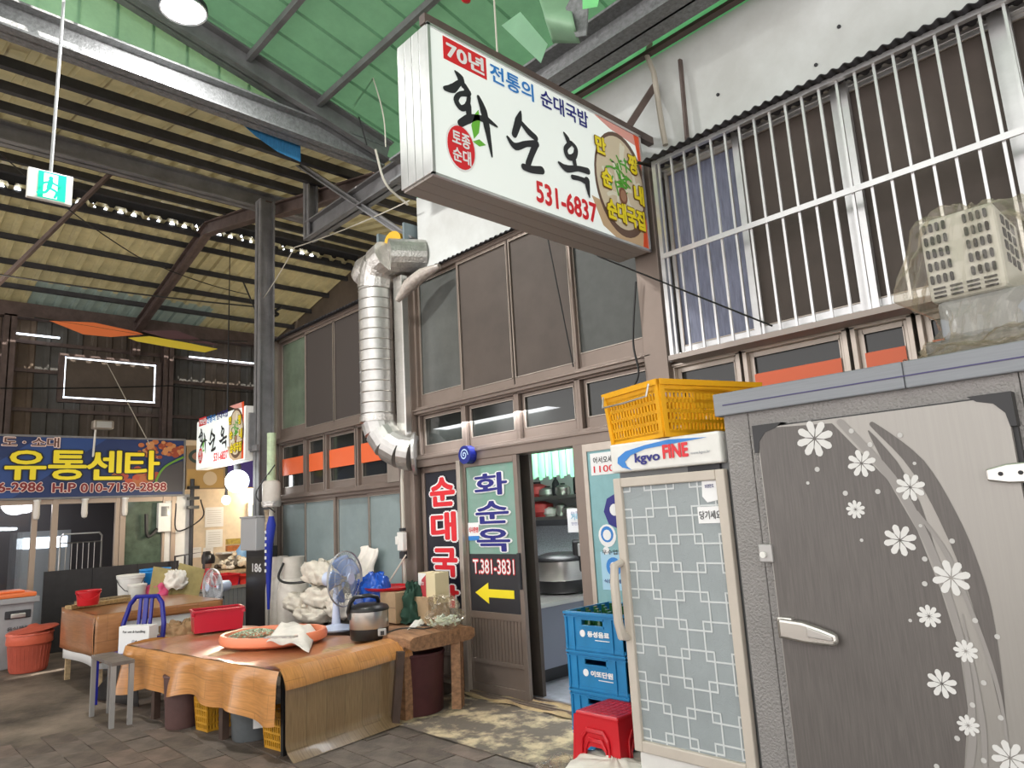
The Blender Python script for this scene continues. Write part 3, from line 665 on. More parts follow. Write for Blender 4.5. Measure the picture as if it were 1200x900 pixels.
# ---------------------------------------------------------------- duct
t = thing('exhaust_duct', 'silver spiral exhaust duct with elbows on the shopfront wall', 'duct', (-6.3, 4.1, 2.2))
dc = (-6.27, 4.1); r = .185
b = MB(); b.lathe([(r, 2.62), (r, 4.10)], 24, (dc[0], dc[1], 0), cap=False); b.build('duct_pipe', M_galv, t, smooth=True)
b = MB()
for k in range(13): b.lathe([(r+.001, 2.68+.112*k), (r+.005, 2.686+.112*k), (r+.001, 2.692+.112*k)], 24, (dc[0], dc[1], 0), cap=False)
b.build('seam_ring', M_inox, t, smooth=True)
P = [(dc[0]+.42*(1-cos(a)), dc[1]+.06*sin(a), 2.62-.38*sin(a)) for a in [i*pi/2/5 for i in range(6)]]+[(-5.98+.14, dc[1]+.12, 2.24)]
P = [(dc[0], dc[1], 2.62), (dc[0]+.03, dc[1]+.02, 2.50), (dc[0]+.12, dc[1]+.06, 2.36), (dc[0]+.26, dc[1]+.12, 2.27), (dc[0]+.36, dc[1]+.18, 2.24)]
for i in range(4): MB().tube([P[i], P[i+1]], r, 20).build('elbow_segment', M_galv, t)
MB().lathe([(r+.012, 2.60), (r+.012, 2.66)], 24, (dc[0], dc[1], 0)).build('foil_tape', M_foil, t, smooth=True)
MB().tube([P[-1], (P[-1][0]+.02, P[-1][1]+.02, P[-1][2])], r+.035, 20).build('collar', M_galv, t)
P = [(dc[0], dc[1], 4.06), (dc[0]+.02, dc[1], 4.2), (dc[0]+.10, dc[1], 4.31), (dc[0]+.24, dc[1]+.02, 4.36), (dc[0]+.42, dc[1]+.36, 4.37)]
for i in range(4): MB().tube([P[i], P[i+1]], r+.01, 20).build('elbow_segment', M_foil, t)
MB().tube([(dc[0]+.02, dc[1], 4.3), (dc[0]-.12, dc[1]-.02, 4.28), (dc[0]-.22, dc[1]-.03, 4.22)], [r*.95, r*.95, r*.75], 20).build('stub_end', M_foil, t, smooth=True)
MB().box((-6.35, 4.5, 4.3), (-5.9, 4.52, 4.78)).box((-6.38, 4.2, 4.32), (-6.34, 4.5, 4.75)).box((-5.95, 4.25, 4.35), (-5.92, 4.5, 4.75)).build('fan_housing', mat('blue_grey_metal', (.20, .25, .27), .5, .2), t)
MB().tube([(-6.12, 4.3, 4.58), (-6.10, 4.22, 4.58)], .12, 16).build('fan_motor', mat('yellow_motor', (.62, .36, .02), .5), t)
pl = [(-5.95, 4.25, 4.36), (-5.78, 4.2, 4.30), (-5.88, 4.12, 4.05), (-6.0, 4.08, 3.86)]
o = MB().tube([ay(515, 312, 4.2), ay(495, 322, 4.15), ay(480, 334, 4.12), ay(466, 352, 4.1)], [.03, .07, .075, .03], 10).build('torn_plastic_wrap', mat('grey_plastic_wrap', (.42, .37, .33), .25, noise=.3, nscale=20, bump=.8, bscale=30), t, smooth=True)
t = thing('gutter_pipe', 'flat steel downpipe channel between the duct and the big window', 'downpipe', (-6.0, 4.25, 2.5))
MB().box((-6.06, 4.18, 2.42), (-5.9, 4.26, 4.14)).build('channel', M_inox, t, bevel=.01)
MB().box((-6.05, 4.19, 2.36), (-5.91, 4.25, 2.42)).build('outlet', M_inox, t, bevel=.01)
t = thing('electric_conduit', 'pale conduit pipe with two switch boxes left of the black door sign', 'conduit', (-6.0, 4.22, 1.1))
MB().tube([(-5.88, 4.20, 2.36), (-5.97, 4.20, 2.25), (-6.02, 4.20, 2.0), (-6.02, 4.20, .75)], .018, 8).build('pipe', M_cablew, t, smooth=True)
MB().box((-6.08, 4.16, 1.28), (-5.98, 4.21, 1.46)).build('switch_box', M_white, t, bevel=.005); MB().box((-6.10, 4.15, 1.34), (-6.06, 4.18, 1.42)).build('switch_box', M_white, t, bevel=.005)
MB().box((-6.06, 4.17, 1.20), (-5.98, 4.21, 1.27)).box((-6.05, 4.17, 1.47), (-5.99, 4.21, 1.50)).build('clamp', M_dark, t)
tag(MB().tube([ay(476, 650, 4.18), ay(452, 688, 4.0)], .009, 6).build('thin_pole', M_cablew), 'thin white rod leaning down from the switch box', 'rod')
# round blue disc ornament by the door header
t = thing('spiral_disc', 'small blue disc lamp with a white spiral on the door header', 'lamp', (-5.28, 4.2, 2.14))
c = ay(544, 533, 4.2)
MB().tube([c+V((0, .08, 0)), c], .085, 20).build('disc_body', mat('deep_blue_plastic', (.01, .02, .22), .25), t)
b = MB(); Fc = Fof(c, (1, 0, 0), (0, 0, 1))
b.stroke([(.055*(1-k/16)*cos(k*.75), .055*(1-k/16)*sin(k*.75)) for k in range(15)], .013, Fc, 0, .004, 2); b.build('spiral_print', mat('pale_blue_spiral', (.45, .60, .85), .4), t, fix=False)
# ---------------------------------------------------------------- drink fridge
t = thing('display_fridge', 'tall beige glass-door display fridge standing beside the cold room', 'fridge', (-2.09, 3.4, 0))
MB().box((-2.43, 3.14, .12), (-1.76, 3.74, 1.92)).build('cabinet', mat('grey_fridge_shell', (.16, .165, .165), .45), t, bevel=.006)
MB().box((-2.44, 3.085, 1.775), (-1.765, 3.2, 1.93)).build('header_panel', M_white, t, bevel=.012)
b = MB(); X0, X1, Z0, Z1 = -2.44, -1.765, .36, 1.745
b.box((X0, 3.09, Z0), (X0+.05, 3.13, Z1)).box((X1-.05, 3.09, Z0), (X1, 3.13, Z1)).box((X0+.05, 3.09, Z1-.05), (X1-.05, 3.13, Z1)).box((X0+.05, 3.09, Z0), (X1-.05, 3.13, Z0+.055))
dr = b.build('door', M_beige, t, bevel=.006)
MB().box((X0+.05, 3.112, Z0+.05), (X1-.05, 3.118, Z1-.05)).build('door_glass', mat('frosted_door_glass', (.33, .37, .38), .3, noise=.12, nscale=2, bump=.3, bscale=220), dr)
Ff = Fy(3.111)
b = MB(); px0, px1, pz0, pz1 = X0+.055, X1-.055, Z0+.06, Z1-.055; sx = .138; sz = .138; s = .022; lw = .004
SG = [0]
def seg(xa, za, xb, zb):
    SG[0] += 1; dd_ = .0002*(SG[0] % 4)
    xa, xb = max(min(xa, xb), px0), min(max(xa, xb), px1); za, zb = max(min(za, zb), pz0), min(max(za, zb), pz1)
    if xa > px1 or xb < px0 or za > pz1 or zb < pz0 or xb-xa < -1e-6 or zb-za < -1e-6: return
    b.prism(rect(xa-lw, za-lw, xb+lw, zb+lw), Ff, 0, .002+dd_)
for i in range(-1, 7):
    for j in range(-1, 13):
        x = px0+.02+i*sx; z = pz0+.03+j*sz-.0*i; e = s if (i+j) % 2 else -s
        seg(x+e, z-s, x+e, z+sz+s); seg(x-s, z+e, x+sx+s, z+e)
b.build('lattice_pattern', mat('white_film_lines', (.62, .65, .65), .5), dr, fix=False)
h = MB(); h.tube([(-2.425, 3.09, 1.30), (-2.435, 3.04, 1.285), (-2.435, 3.03, 1.2), (-2.43, 3.03, 1.0), (-2.425, 3.045, .93), (-2.425, 3.09, .92)], [.02, .024, .024, .024, .026, .022], 8); h.build('handle', M_beige, dr, smooth=True)
F_ = Fy(3.109)
flat([(x, z) for x, z in ((-1.90, 1.70), (-1.86, 1.73), (-1.82, 1.70), (-1.815, 1.60), (-1.88, 1.59), (-1.905, 1.62))], F_, M_print_w, dr, 'rating_sticker', 0, .002)
text('보관온도', F_, -1.885, 1.66, .05, .018, M_print_n, dr, .01, .003)
flat(rect(-1.94, 1.49, -1.80, 1.57), F_, M_print_w, dr, 'notice_sticker', 0, .002); text('당기세요', F_, -1.93, 1.51, .12, .04, M_print_b, dr, .01, .003)
Fh = Fy(3.083)
flat([(-2.05, 1.918), (-2.20, 1.905), (-2.33, 1.885), (-2.385, 1.855), (-2.39, 1.825), (-2.36, 1.80), (-2.30, 1.783), (-2.33, 1.805), (-2.34, 1.83), (-2.30, 1.86), (-2.2, 1.885), (-1.83, 1.905)][:12], Fh, M_print_lb, t, 'blue_swoosh', 0, .002)
text('kgvo', Fh, -2.27, 1.805, .155, .06, M_print_n, t, .03, .003); text('FINE', Fh, -2.09, 1.825, .145, .065, M_print_r, t, .045, .003)
text('www.kgvo.kr', Fh, -1.93, 1.825, .11, .018, mat('grey_print', (.45, .45, .48), .5), t, .01, .003)
MB().box((-1.98, 3.12, 1.746), (-1.80, 3.15, 1.776)).build('hinge', M_dark, t)
b = MB(); b.box((-2.43, 3.12, .12), (-1.77, 3.16, .35)); b.build('base_panel', M_white, t, bevel=.006)
b = MB()
for k in range(4): b.box((-2.2, 3.112, .16+k*.045), (-1.8, 3.125, .18+k*.045))
b.build('vent_slat', mat('grey_slat', (.3, .3, .3), .5), t)
for x in (-2.38, -1.82):
    for y in (3.2, 3.68): MB().lathe([(.02, 0), (.02, .12)], 10, (x, y, 0)).build('foot', M_black, t)
# ---------------------------------------------------------------- yellow crate on the fridge
def perforated_crate(t, M, wx, wy, h, m, taper=.93, wire=True):
    # local box 0..wx, 0..wy ; walls with slot rows built as grids of strips
    def wall(p0, p1, n_, name, blocks):
        # p0,p1 bottom corners; columns of slots
        L_ = (V(p1)-V(p0)).length; d = (V(p1)-V(p0)).normalized(); b = MB(); nn = V((d.y, -d.x, 0))
        def pt(x, z, dd): q = V(p0)+d*x; k = z/h; c = V((wx/2, wy/2, 0)); q = c+(q-c)*(taper+(1-taper)*k); return q+V((0, 0, z))+nn*dd
        def bx(xa, xb, za, zb, d0=-.004, d1=.004):
            b.q([M @ pt(x, z, dd) for dd in (d0, d1) for x, z in ((xa, za), (xb, za), (xb, zb), (xa, zb))], [(0, 1, 2, 3), (7, 6, 5, 4), (0, 4, 5, 1), (1, 5, 6, 2), (2, 6, 7, 3), (3, 7, 4, 0)])
        bx(0, L_, 0, .03); bx(0, L_, h*.80, h*.9); bx(0, L_, h*.9, h, -.012, .016); bx(0, .03, 0, h, -.006, .01); bx(L_-.03, L_, 0, h, -.006, .01)
        rows = 4; z0, z1 = .03, h*.80; rh = (z1-z0)/rows
        for i in range(rows+1): bx(.03, L_-.03, z0+i*rh-.009, z0+i*rh+.009)
        ncol = max(4, int((L_-.06)/.026)); cw = (L_-.06)/ncol
        for k in range(ncol+1): bx(.03+k*cw-.006, .03+k*cw+.006, z0, z1)
        for bl in blocks: bx(L_*bl[0], L_*bl[1], h*bl[2], h*bl[3])
        b.build(name, m, t)
    c = [(0, 0, 0), (wx, 0, 0), (wx, wy, 0), (0, wy, 0)]
    wall(c[0], c[1], 0, 'side_wall', []); wall(c[1], c[2], 0, 'side_wall', [(.32, .68, .5, .85)]); wall(c[2], c[3], 0, 'side_wall', []); wall(c[3], c[0], 0, 'side_wall', [(.32, .68, .5, .85)])
    k = (1-taper)/2
    MB().box((wx*k, wy*k, 0), (wx*(1-k), wy*(1-k), .012), M).build('crate_floor', m, t)
    if wire: MB().tube([M @ V(p) for p in ((.04, -.03, h*.93), (.05, -.045, h*.72), (wx*.5, -.05, h*.70), (wx-.05, -.045, h*.72), (wx-.04, -.03, h*.93))], .006, 6).build('wire_handle', M_galv, t, smooth=True)
cr = az(777, 512, 1.93)
t = thing('plastic_crate', 'yellow slotted plastic crate sitting on top of the display fridge', 'crate', (cr.x, cr.y, 1.932))
ang = R(-17)
M = MX.Translation((cr.x, cr.y, 1.932)) @ MX.Rotation(ang, 4, 'Z') @ MX.Translation((-.50, 0, 0))
perforated_crate(t, M, .50, .72, .30, M_yel)
# ---------------------------------------------------------------- cold room
t = thing('cold_room', 'large grey walk-in cold room with flower-print door at right', 'cold room', (-.5, 3.6, 0))
MB().box((-1.74, 3.10, 0), (-1.615, 3.16, 2.0)).build('corner_panel', M_panel, t, bevel=.004)
MB().box((-1.612, 3.10, 0), (-.545, 3.16, 2.0)).build('front_panel', M_panel, t, bevel=.003)
MB().box((-.542, 3.10, 0), (.9, 3.16, 2.0)).build('front_panel', M_panel, t, bevel=.003)
MB().box((-1.74, 3.165, 0), (-1.68, 4.12, 2.0)).build('side_panel', M_panel, t)
MB().box((-1.70, 3.16, .0), (.9, 4.12, 1.98)).build('core', M_panel, t)
MB().box((-1.77, 3.07, 1.995), (-.915, 4.14, 2.105)).build('top_band', M_band, t, bevel=.006)
MB().box((-.913, 3.07, 1.995), (.92, 4.14, 2.105)).build('top_band', M_band, t, bevel=.006)
MB().box((-1.72, 3.066, 2.042), (.9, 3.071, 2.047)).build('blue_line', mat('ink_line', (.06, .05, .16), .5), t)
dx0, dx1, dz0, dz1 = -1.55, -.585, .12, 1.91
def rrect(x0, z0, x1, z1, r, n=5):
    o = []
    for cx, cz, a0 in ((x1-r, z0+r, -pi/2), (x1-r, z1-r, 0), (x0+r, z1-r, pi/2), (x0+r, z0+r, pi)):
        for k in range(n+1): a = a0+pi/2*k/n; o.append((cx+r*cos(a), cz+r*sin(a)))
    return o
Fc0 = Fy(3.10)
dr = MB().prism(rrect(dx0, dz0, dx1, dz1, .05), Fc0, 0, .055).build('door', mat('champagne_grey_door', (.36, .34, .315), .38, .35, noise=.05, nscale=2, stretch=(40, 1, 1)), t)
MB().prism(rrect(dx0-.012, dz0-.01, dx1+.016, dz1+.008, .045), Fc0, 0, .03).build('door_gasket', M_black, dr)
b = MB()
for cx, sg in ((dx0, 1), (dx1, -1)):
    b.prism([(cx-sg*.02, dz1+.015), (cx+sg*.12, dz1+.015), (cx+sg*.09, dz1-.008), (cx+sg*.04, dz1-.022), (cx+sg*.008, dz1-.06), (cx-sg*.0, dz1-.11), (cx-sg*.02, dz1-.11)], Fc0, .0, .058)
b.build('corner_cap', M_black, dr)
Fdoor = Fy(3.045)
def dp(pts): return [(q.x, q.z) for q in (ay(x, y, 3.045) for x, y in pts)]
M_grain = mat('dark_wood_grain_print', (.135, .12, .112), .42, noise=.22, nscale=9, stretch=(14, 1, .6))
M_leafm = mat('mid_grey_print', (.30, .28, .265), .42)
lf = dp([(975, 496), (1040, 562), (1075, 622), (1102, 690), (1124, 760), (1134, 830), (1130, 900)])
zb = .13
lo_ = [(dx0+.03, zb)]
poly = [(dx0+.004, zb+.05), (dx0+.004, dz1-.05), (dx0+.02, dz1-.015), (dx0+.05, dz1-.002)]+lf+[(lf[-1][0]+.01, zb+.04)]
flat(poly, Fdoor, M_grain, dr, 'wood_grain_print', 0, .001)
b = MB()
b.stroke(dp([(1022, 497), (1075, 545), (1118, 620), (1148, 700), (1166, 780), (1178, 850)]), [.02, .06, .065, .06, .035, .005], Fdoor, 0, .0016); b.stroke(dp([(1018, 505), (1045, 545), (1070, 590), (1090, 640), (1110, 690)]), [.005, .05, .05, .03, .005], Fdoor, 0, .0018)
b.build('leaf_print', M_grain, dr, fix=False)
b = MB()
b.stroke(dp([(985, 495), (1045, 560), (1085, 630), (1112, 700), (1133, 780), (1140, 860), (1136, 900)]), [.03, .035, .03, .025, .022, .025, .025], Fdoor, 0, .0022)
b.stroke(dp([(1075, 600), (1110, 650), (1140, 720), (1165, 790), (1178, 850), (1182, 900)]), [.01, .02, .016, .014, .01, .006], Fdoor, 0, .0024)
b.stroke(dp([(1128, 720), (1142, 790), (1152, 850), (1155, 900)]), [.004, .016, .02, .016], Fdoor, 0, .0026)
b.build('leaf_print', M_leafm, dr, fix=False)
M_petal = mat('white_petal_print', (.72, .71, .69), .4)
for (fx, fy_, fr) in ((955, 514, 20), (1010, 543, 15), (1067, 571, 15), (1003, 597, 10), (1055, 633, 17), (1115, 677, 19), (1089, 722, 12), (1132, 763, 12), (1104, 801, 15), (1135, 850, 11), (1184, 888, 18)):
    c = ay(fx, fy_, 3.045); r = fr*mpp(c)*1.12; b = MB()
    for k in range(8 if fr > 12 else 9):
        a = k*2*pi/(8 if fr > 12 else 9)+.2; ca, sa = cos(a), sin(a)
        b.prism([(c.x+r*(q*ca-w_*sa), c.z+r*(q*sa+w_*ca)) for q, w_ in ((.08, 0), (.45, .17), (.8, .19), (.93, .10), (.97, 0), (.93, -.10), (.8, -.19), (.45, -.17))], Fdoor, .0028, .0036)
    b.build('flower_print', M_petal, dr)
b = MB()
for (x, y, r_) in ((998, 505, 3), (1020, 521, 3), (1055, 510, 3), (1072, 543, 2), (958, 550, 3), (991, 578, 3), (1029, 576, 3), (947, 566, 2), (1079, 616, 2), (1010, 633, 2), (1116, 634, 3), (1084, 655, 3), (1084, 684, 3), (1067, 727, 2), (1143, 727, 3), (1169, 746, 3), (1153, 800, 3), (1140, 826, 3), (1173, 841, 3), (1122, 865, 3), (1153, 891, 3), (1098, 898, 3)):
    c = ay(x, y, 3.045); b.prism(circle(c.x, c.z, r_*mpp(c), 10), Fdoor, .0028, .0036)
b.build('dot_print', mat('dot_print', (.55, .54, .52), .4), dr)
# latch, handle, hinge
c = ay(901, 648, 3.06)
MB().box((c.x-.035, 3.03, c.z-.04), (c.x+.03, 3.10, c.z+.04)).build('latch_box', mat('satin_grey', (.42, .41, .40), .35, .5), t, bevel=.006)
MB().tube([(c.x-.01, 3.035, c.z-.005), (c.x-.01, 3.018, c.z-.005)], .014, 12).build('latch_button', M_white, t)
c = ay(915, 742, 3.0); c2 = ay(980, 750, 3.0)
b = MB(); b.grid(lambda u, v: (c.x+u*(c2.x-c.x), 3.02-.045*sin(pi*v)*(.6+.4*sin(pi*min(1, u*1.4))), c.z+.02-u*.008+(v-.5)*(.085-.03*u)), 10, 8)
MB().box((c.x-.02, 3.01, c.z-.025), (c.x+.05, 3.10, c.z+.065)).build('handle_base', mat('satin_chrome', (.62, .60, .56), .25, .85), t, bevel=.008)
MB().prism([(c.x-.01, c.z-.02), (c.x+.10, c.z-.035), (c2.x-.01, c2.z-.03), (c2.x+.005, c2.z-.01), (c2.x, c2.z+.02), (c2.x-.06, c2.z+.04), (c.x+.10, c.z+.052), (c.x-.01, c.z+.06)], Fy(3.03), 0, .035).build('door_handle', MATS['satin_chrome'], t, bevel=.012)
MB().prism([(c.x+.12, c.z-.005), (c2.x-.012, c2.z-.005), (c2.x-.012, c2.z+.012), (c.x+.12, c.z+.035)], Fy(2.995), 0, .008).build('handle_grip', M_inox, t, bevel=.003)
c = ay(1162, 556, 3.03)
MB().prism([(c.x-.015, c.z-.022), (c.x-.015, c.z+.02), (c.x+.05, c.z+.035), (c.x+.22, c.z+.04), (c.x+.22, c.z-.04), (c.x+.05, c.z-.035)], Fy(3.045), 0, .025).build('hinge', MATS['satin_chrome'], t, bevel=.006)
b = MB()
for q in (.03, .09): b.tube([(c.x+q, 3.022, c.z), (c.x+q, 3.016, c.z)], .008, 8)
b.build('screw', M_dark, t)
# ---------------------------------------------------------------- machine in a plastic bag
P0 = ay(1080, 392, 3.35)
t = thing('condensing_unit', 'white slotted cooling unit wrapped in clear plastic on top of the cold room', 'cooling unit', (-.8, 3.5, 2.106))
a = ay(1076, 268, 3.38); c = ay(1163, 235, 3.38); x0, x1 = a.x, c.x; zt = c.z; zb_ = ay(1110, 352, 3.38).z
MB().box((x0-.04, 3.34, 2.107), (x1+.5, 3.95, 2.21)).build('base_tray', mat('dull_grey_metal', (.20, .21, .24), .4, .3), t, bevel=.015)
MB().box((x0+.02, 3.38, 2.21), (x1+.3, 3.9, zb_)).build('compressor_case', mat('grey_casing', (.33, .35, .38), .4), t, bevel=.02)
b = MB(); Fu = Fy(3.37); W = x1-x0; Hh = zt-zb_
us = MB().box((x0, 3.375, zb_), (x1, 3.80, zt)).build('casing', mat('off_white_casing', (.62, .63, .60), .4), t, bevel=.02)
b = MB()
for blk in (.06, .60):
    for i in range(4):
        for j in range(5):
            cx = x0+W*(blk+.088*i); cz = zb_+Hh*(.26+.155*j); b.prism(rrect(cx, cz-Hh*.052, cx+W*.048, cz+Hh*.052, .006, 3), Fu, .0, .008)
b.build('vent_slot', M_dark, us)
b = MB()
for i in range(4):
    for j in range(3): b.prism(rect(x0+W*(.08+.22*i), zb_+Hh*(.04+.05*j), x0+W*(.24+.22*i), zb_+Hh*(.06+.05*j)), Fu, 0, .008)
b.build('vent_slot', M_dark, us)
b = MB(); Fr = Fx(x1)
for i in range(3):
    for j in range(4): b.prism(rect(3.47+.09*i, zb_+Hh*(.35+.15*j), 3.52+.09*i, zb_+Hh*(.45+.15*j)), Fr, 0, .004)
b.build('vent_slot', M_dark, us)
# crumpled clear plastic: a shell of folds round the unit
mp_ = bpy.data.materials.new('clear_plastic_film'); mp_.use_nodes = True; n = mp_.node_tree; n.nodes.remove(n.nodes['Principled BSDF'])
tb = n.nodes.new('ShaderNodeBsdfTransparent'); tb.inputs[0].default_value = (.93, .90, .84, 1); gl = n.nodes.new('ShaderNodeBsdfGlossy'); gl.inputs[0].default_value = (.9, .88, .84, 1); gl.inputs[1].default_value = .12
df = n.nodes.new('ShaderNodeBsdfDiffuse'); df.inputs[0].default_value = (.72, .66, .56, 1)
ms_ = n.nodes.new('ShaderNodeMixShader'); ms_.inputs[0].default_value = .45; fr_ = n.nodes.new('ShaderNodeLayerWeight'); fr_.inputs[0].default_value = .35
mm = n.nodes.new('ShaderNodeMath'); mm.operation = 'MULTIPLY_ADD'; mm.inputs[1].default_value = .5; mm.inputs[2].default_value = .05
n.links.new(fr_.outputs['Facing'], mm.inputs[0])
n.links.new(df.outputs[0], ms_.inputs[1]); n.links.new(gl.outputs[0], ms_.inputs[2]); mx_ = n.nodes.new('ShaderNodeMixShader')
n.links.new(mm.outputs[0], mx_.inputs[0]); n.links.new(tb.outputs[0], mx_.inputs[1]); n.links.new(ms_.outputs[0], mx_.inputs[2]); n.links.new(mx_.outputs[0], n.nodes['Material Output'].inputs[0])
def crumple(cx, cy, z0, prof, n=72, seed=1, fold=.02, name='plastic_film', parent=None, m=mp_, PW=5):
    from mathutils import noise as NZ
    b = MB(); nv = 22
    def fn(u, v):
        k = v*(len(prof)-1); i = min(int(k), len(prof)-2); f = k-i
        rx = prof[i][0]*(1-f)+prof[i+1][0]*f; ry = prof[i][1]*(1-f)+prof[i+1][1]*f; z = prof[i][2]*(1-f)+prof[i+1][2]*f
        a = 2*pi*u; ca, sa = cos(a), sin(a); q = (abs(ca)**PW+abs(sa)**PW)**(-1/PW)
        p = V((cos(a)*3+seed, sin(a)*3, v*5)); w_ = NZ.ridged_multi_fractal(p, 1, 2, 4, 1, 2)*fold-fold*1.2 if False else (NZ.noise(p*1.0)+.6*abs(NZ.noise(p*2.3)))*fold*2
        return (cx+ca*q*(rx+w_), cy+sa*q*(ry+w_), z0+z+w_*.6)
    return b.grid(fn, n, nv).build(name, m, parent, smooth=False)
cxm = (x0+x1)/2+.0; Wm = W/2
crumple(cxm+.03, 3.60, 2.107, [(Wm+.12, .36, .0), (Wm+.09, .31, .012), (Wm+.02, .27, .10), (Wm+.01, .26, .2), (Wm+.12, .30, .28), (Wm+.12, .29, .45), (Wm+.06, .27, zt-2.107-.05), (Wm-.03, .22, zt-2.107+.012), (.01, .01, zt-2.107+.02)], 90, 1, .03, 'plastic_film', t)
crumple(cxm+.06, 3.60, 2.107, [(Wm+.20, .42, .0), (Wm+.17, .38, .03), (Wm+.12, .34, .05), (Wm+.06, .32, .09)], 80, 7, .03, 'plastic_film', t)
# ---------------------------------------------------------------- drink crates
def drink_crate(x0, x1, y0, y1, z0, h, label, words, gname):
    t = thing('drink_crate', label, 'crate', ((x0+x1)/2, (y0+y1)/2, z0), group=gname)
    b = MB(); w_ = .012
    def wl_(a, b_, hole):   # wall from a to b_ with hand slot
        d = (V(b_)-V(a)); Ln = d.length; d.normalize(); n_ = V((d.y, -d.x, 0))
        Ffr = (V(a), d, V((0, 0, 1)))
        def bx(p, q, r_, s_, d0=-w_, d1=0): b.prism(rect(p, q, r_, s_), Ffr, d0, d1)
        hx0, hx1, hz0, hz1 = (Ln*.30, Ln*.66, h*.66, h*.80) if hole else (0, 0, 0, 0)
        if hole: bx(0, 0, Ln, hz0); bx(0, hz1, Ln, h); bx(0, hz0, hx0, hz1); bx(hx1, hz0, Ln, hz1); bx(hx0-.01, hz0-.012, hx1+.01, hz0, 0, .006); bx(hx0-.01, hz1, hx1+.01, hz1+.008, 0, .006)
        else: bx(0, 0, Ln, h)
        bx(0, h*.93, Ln, h*.985, 0, .014); bx(0, h*.85, Ln, h*.875, 0, .010); bx(0, .0, Ln, .02, 0, .004)
        for q in (.02, .15, .80, .96): bx(Ln*q, .0, Ln*q+.012, h*.87, 0, .009)
    wl_((x0, y0, z0), (x1, y0, z0), True); wl_((x1, y0, z0), (x1, y1, z0), True); wl_((x1, y1, z0), (x0, y1, z0), True); wl_((x0, y1, z0), (x0, y0, z0), True)
    b.box((x0+.01, y0+.01, z0), (x1-.01, y1-.01, z0+.01)); b.build('crate_body', M_blue, t)
    Fq = Fy(y0-.001); L_ = x1-x0
    flat(circle(x0+L_*.31, z0+h*.44, .022, 16), Fq, M_print_w, t, 'round_logo', 0, .002)
    text(words, Fq, x0+L_*.40, z0+h*.37, L_*.36, h*.14, M_print_w, t, .05, .002); flat(rect(x0+L_*.52, z0+h*.28, x0+L_*.76, z0+h*.30), Fq, M_print_w, t, 'fine_print')
    return t
cx0 = ay(668, 790, 3.52).x; cx1 = ay(722, 790, 3.52).x
crs = []
for k, (lb, wd) in enumerate((('blue drink crate at the very bottom of the stack, half hidden by stools', '이또단원'), ('blue drink crate third from the top, partly behind the red stools', '이또단원'), ('blue drink crate second from the top with white lettering', '이또단원'), ('topmost blue drink crate filled with green bottles beside the fridge', '동성음료'))):
    crs.append(drink_crate(cx0-.005*k, cx1+.10-.005*k, 3.52, 3.98, .01+k*.235, .232, lb, wd, 'stack of blue drink crates'))
zt_ = .01+3*.235
b0 = None; M_bot = mat('green_bottle_glass', (.02, .10, .03), .08)
for i in range(4):
    for j in range(5):
        x = cx0+.06+i*.085; y = 3.58+j*.083
        if b0 is None:
            b0 = tag(MB().lathe([(.028, .015), (.03, .12), (.013, .18), (.012, .225), (.014, .235)], 10, (0, 0, 0)).build('glass_bottle', M_bot, smooth=True), 'green glass bottle standing in the topmost blue crate', 'bottle', 'green bottles in the top crate')
            o = b0
        else: o = b0.copy(); COL.objects.link(o)
        o.location = (x, y, zt_)
# ---------------------------------------------------------------- red stools
sx0 = ay(697, 880, 3.38).x; szt = ay(712, 826, 3.40).z
def stool(zoff, label, top, hgt=.44):
    c = V((sx0+.17, 3.37, zoff)); t = thing('plastic_stool', label, 'stool', c, group='stack of red stools'); W2 = .17; e = .015
    Ms = MX.Translation(c)
    MB().box((-W2+e, -W2+e, hgt-.03), (W2-e, W2-e, hgt), Ms).build('seat', M_red, t, bevel=.012)
    b = MB()
    if top:
        for i in range(-3, 4):
            b.bar(Ms @ V((-.12, i*.04, hgt+.001)), Ms @ V((.12, i*.04, hgt+.001)), .008, .003); b.bar(Ms @ V((i*.04, -.12, hgt+.001)), Ms @ V((i*.04, .12, hgt+.001)), .008, .003)
        b.build('seat_grid', M_red, t)
    for s1 in (-1, 1):
        for s2 in (-1, 1):
            b = MB(); tp = (W2-e); bt = W2+.02
            for ax_ in (0, 1):
                pts = []
                def c3(a_, o_, z): return Ms @ (V((s1*a_, s2*o_, z)) if ax_ == 0 else V((s1*o_, s2*a_, z)))
                b.q([c3(tp, tp, hgt-.02), c3(tp-.12, tp, hgt-.02), c3(tp-.085, tp+.012, hgt*.62), c3(bt-.05, bt, .0), c3(bt, bt, .0)], [(0, 1, 2, 3, 4)])
            b.build('leg', M_red, t, solid=.012)
    for ax_ in range(4):
        Mr = Ms @ MX.Rotation(ax_*pi/2, 4, 'Z'); b = MB(); tp = W2-e+.006
        pts = [(-.10, hgt*.55), (-.095, hgt*.72), (-.06, hgt*.82), (.06, hgt*.82), (.095, hgt*.72), (.10, hgt*.55)]
        b.tube([Mr @ V((x, -tp-.008-(hgt-z)*.05, z)) for x, z in pts], .007, 6); b.tube([Mr @ V((x*.8, -tp-.008-(hgt-z)*.05, z-.05)) for x, z in pts], .006, 6); q5 = [Mr @ V((x, -tp-(hgt-z)*.045, z)) for x, z in ((-tp, hgt-.02), (tp, hgt-.02), (tp+.012, hgt*.45), (.085, hgt*.45), (.075, hgt*.58), (.04, hgt*.64), (-.04, hgt*.64), (-.075, hgt*.58), (-.085, hgt*.45), (-tp-.012, hgt*.45))]; b.q(q5, [(0, 1, 2, 3, 4, 5), (0, 5, 6, 7, 8, 9)])
        b.build('apron', M_red, t)
    return t
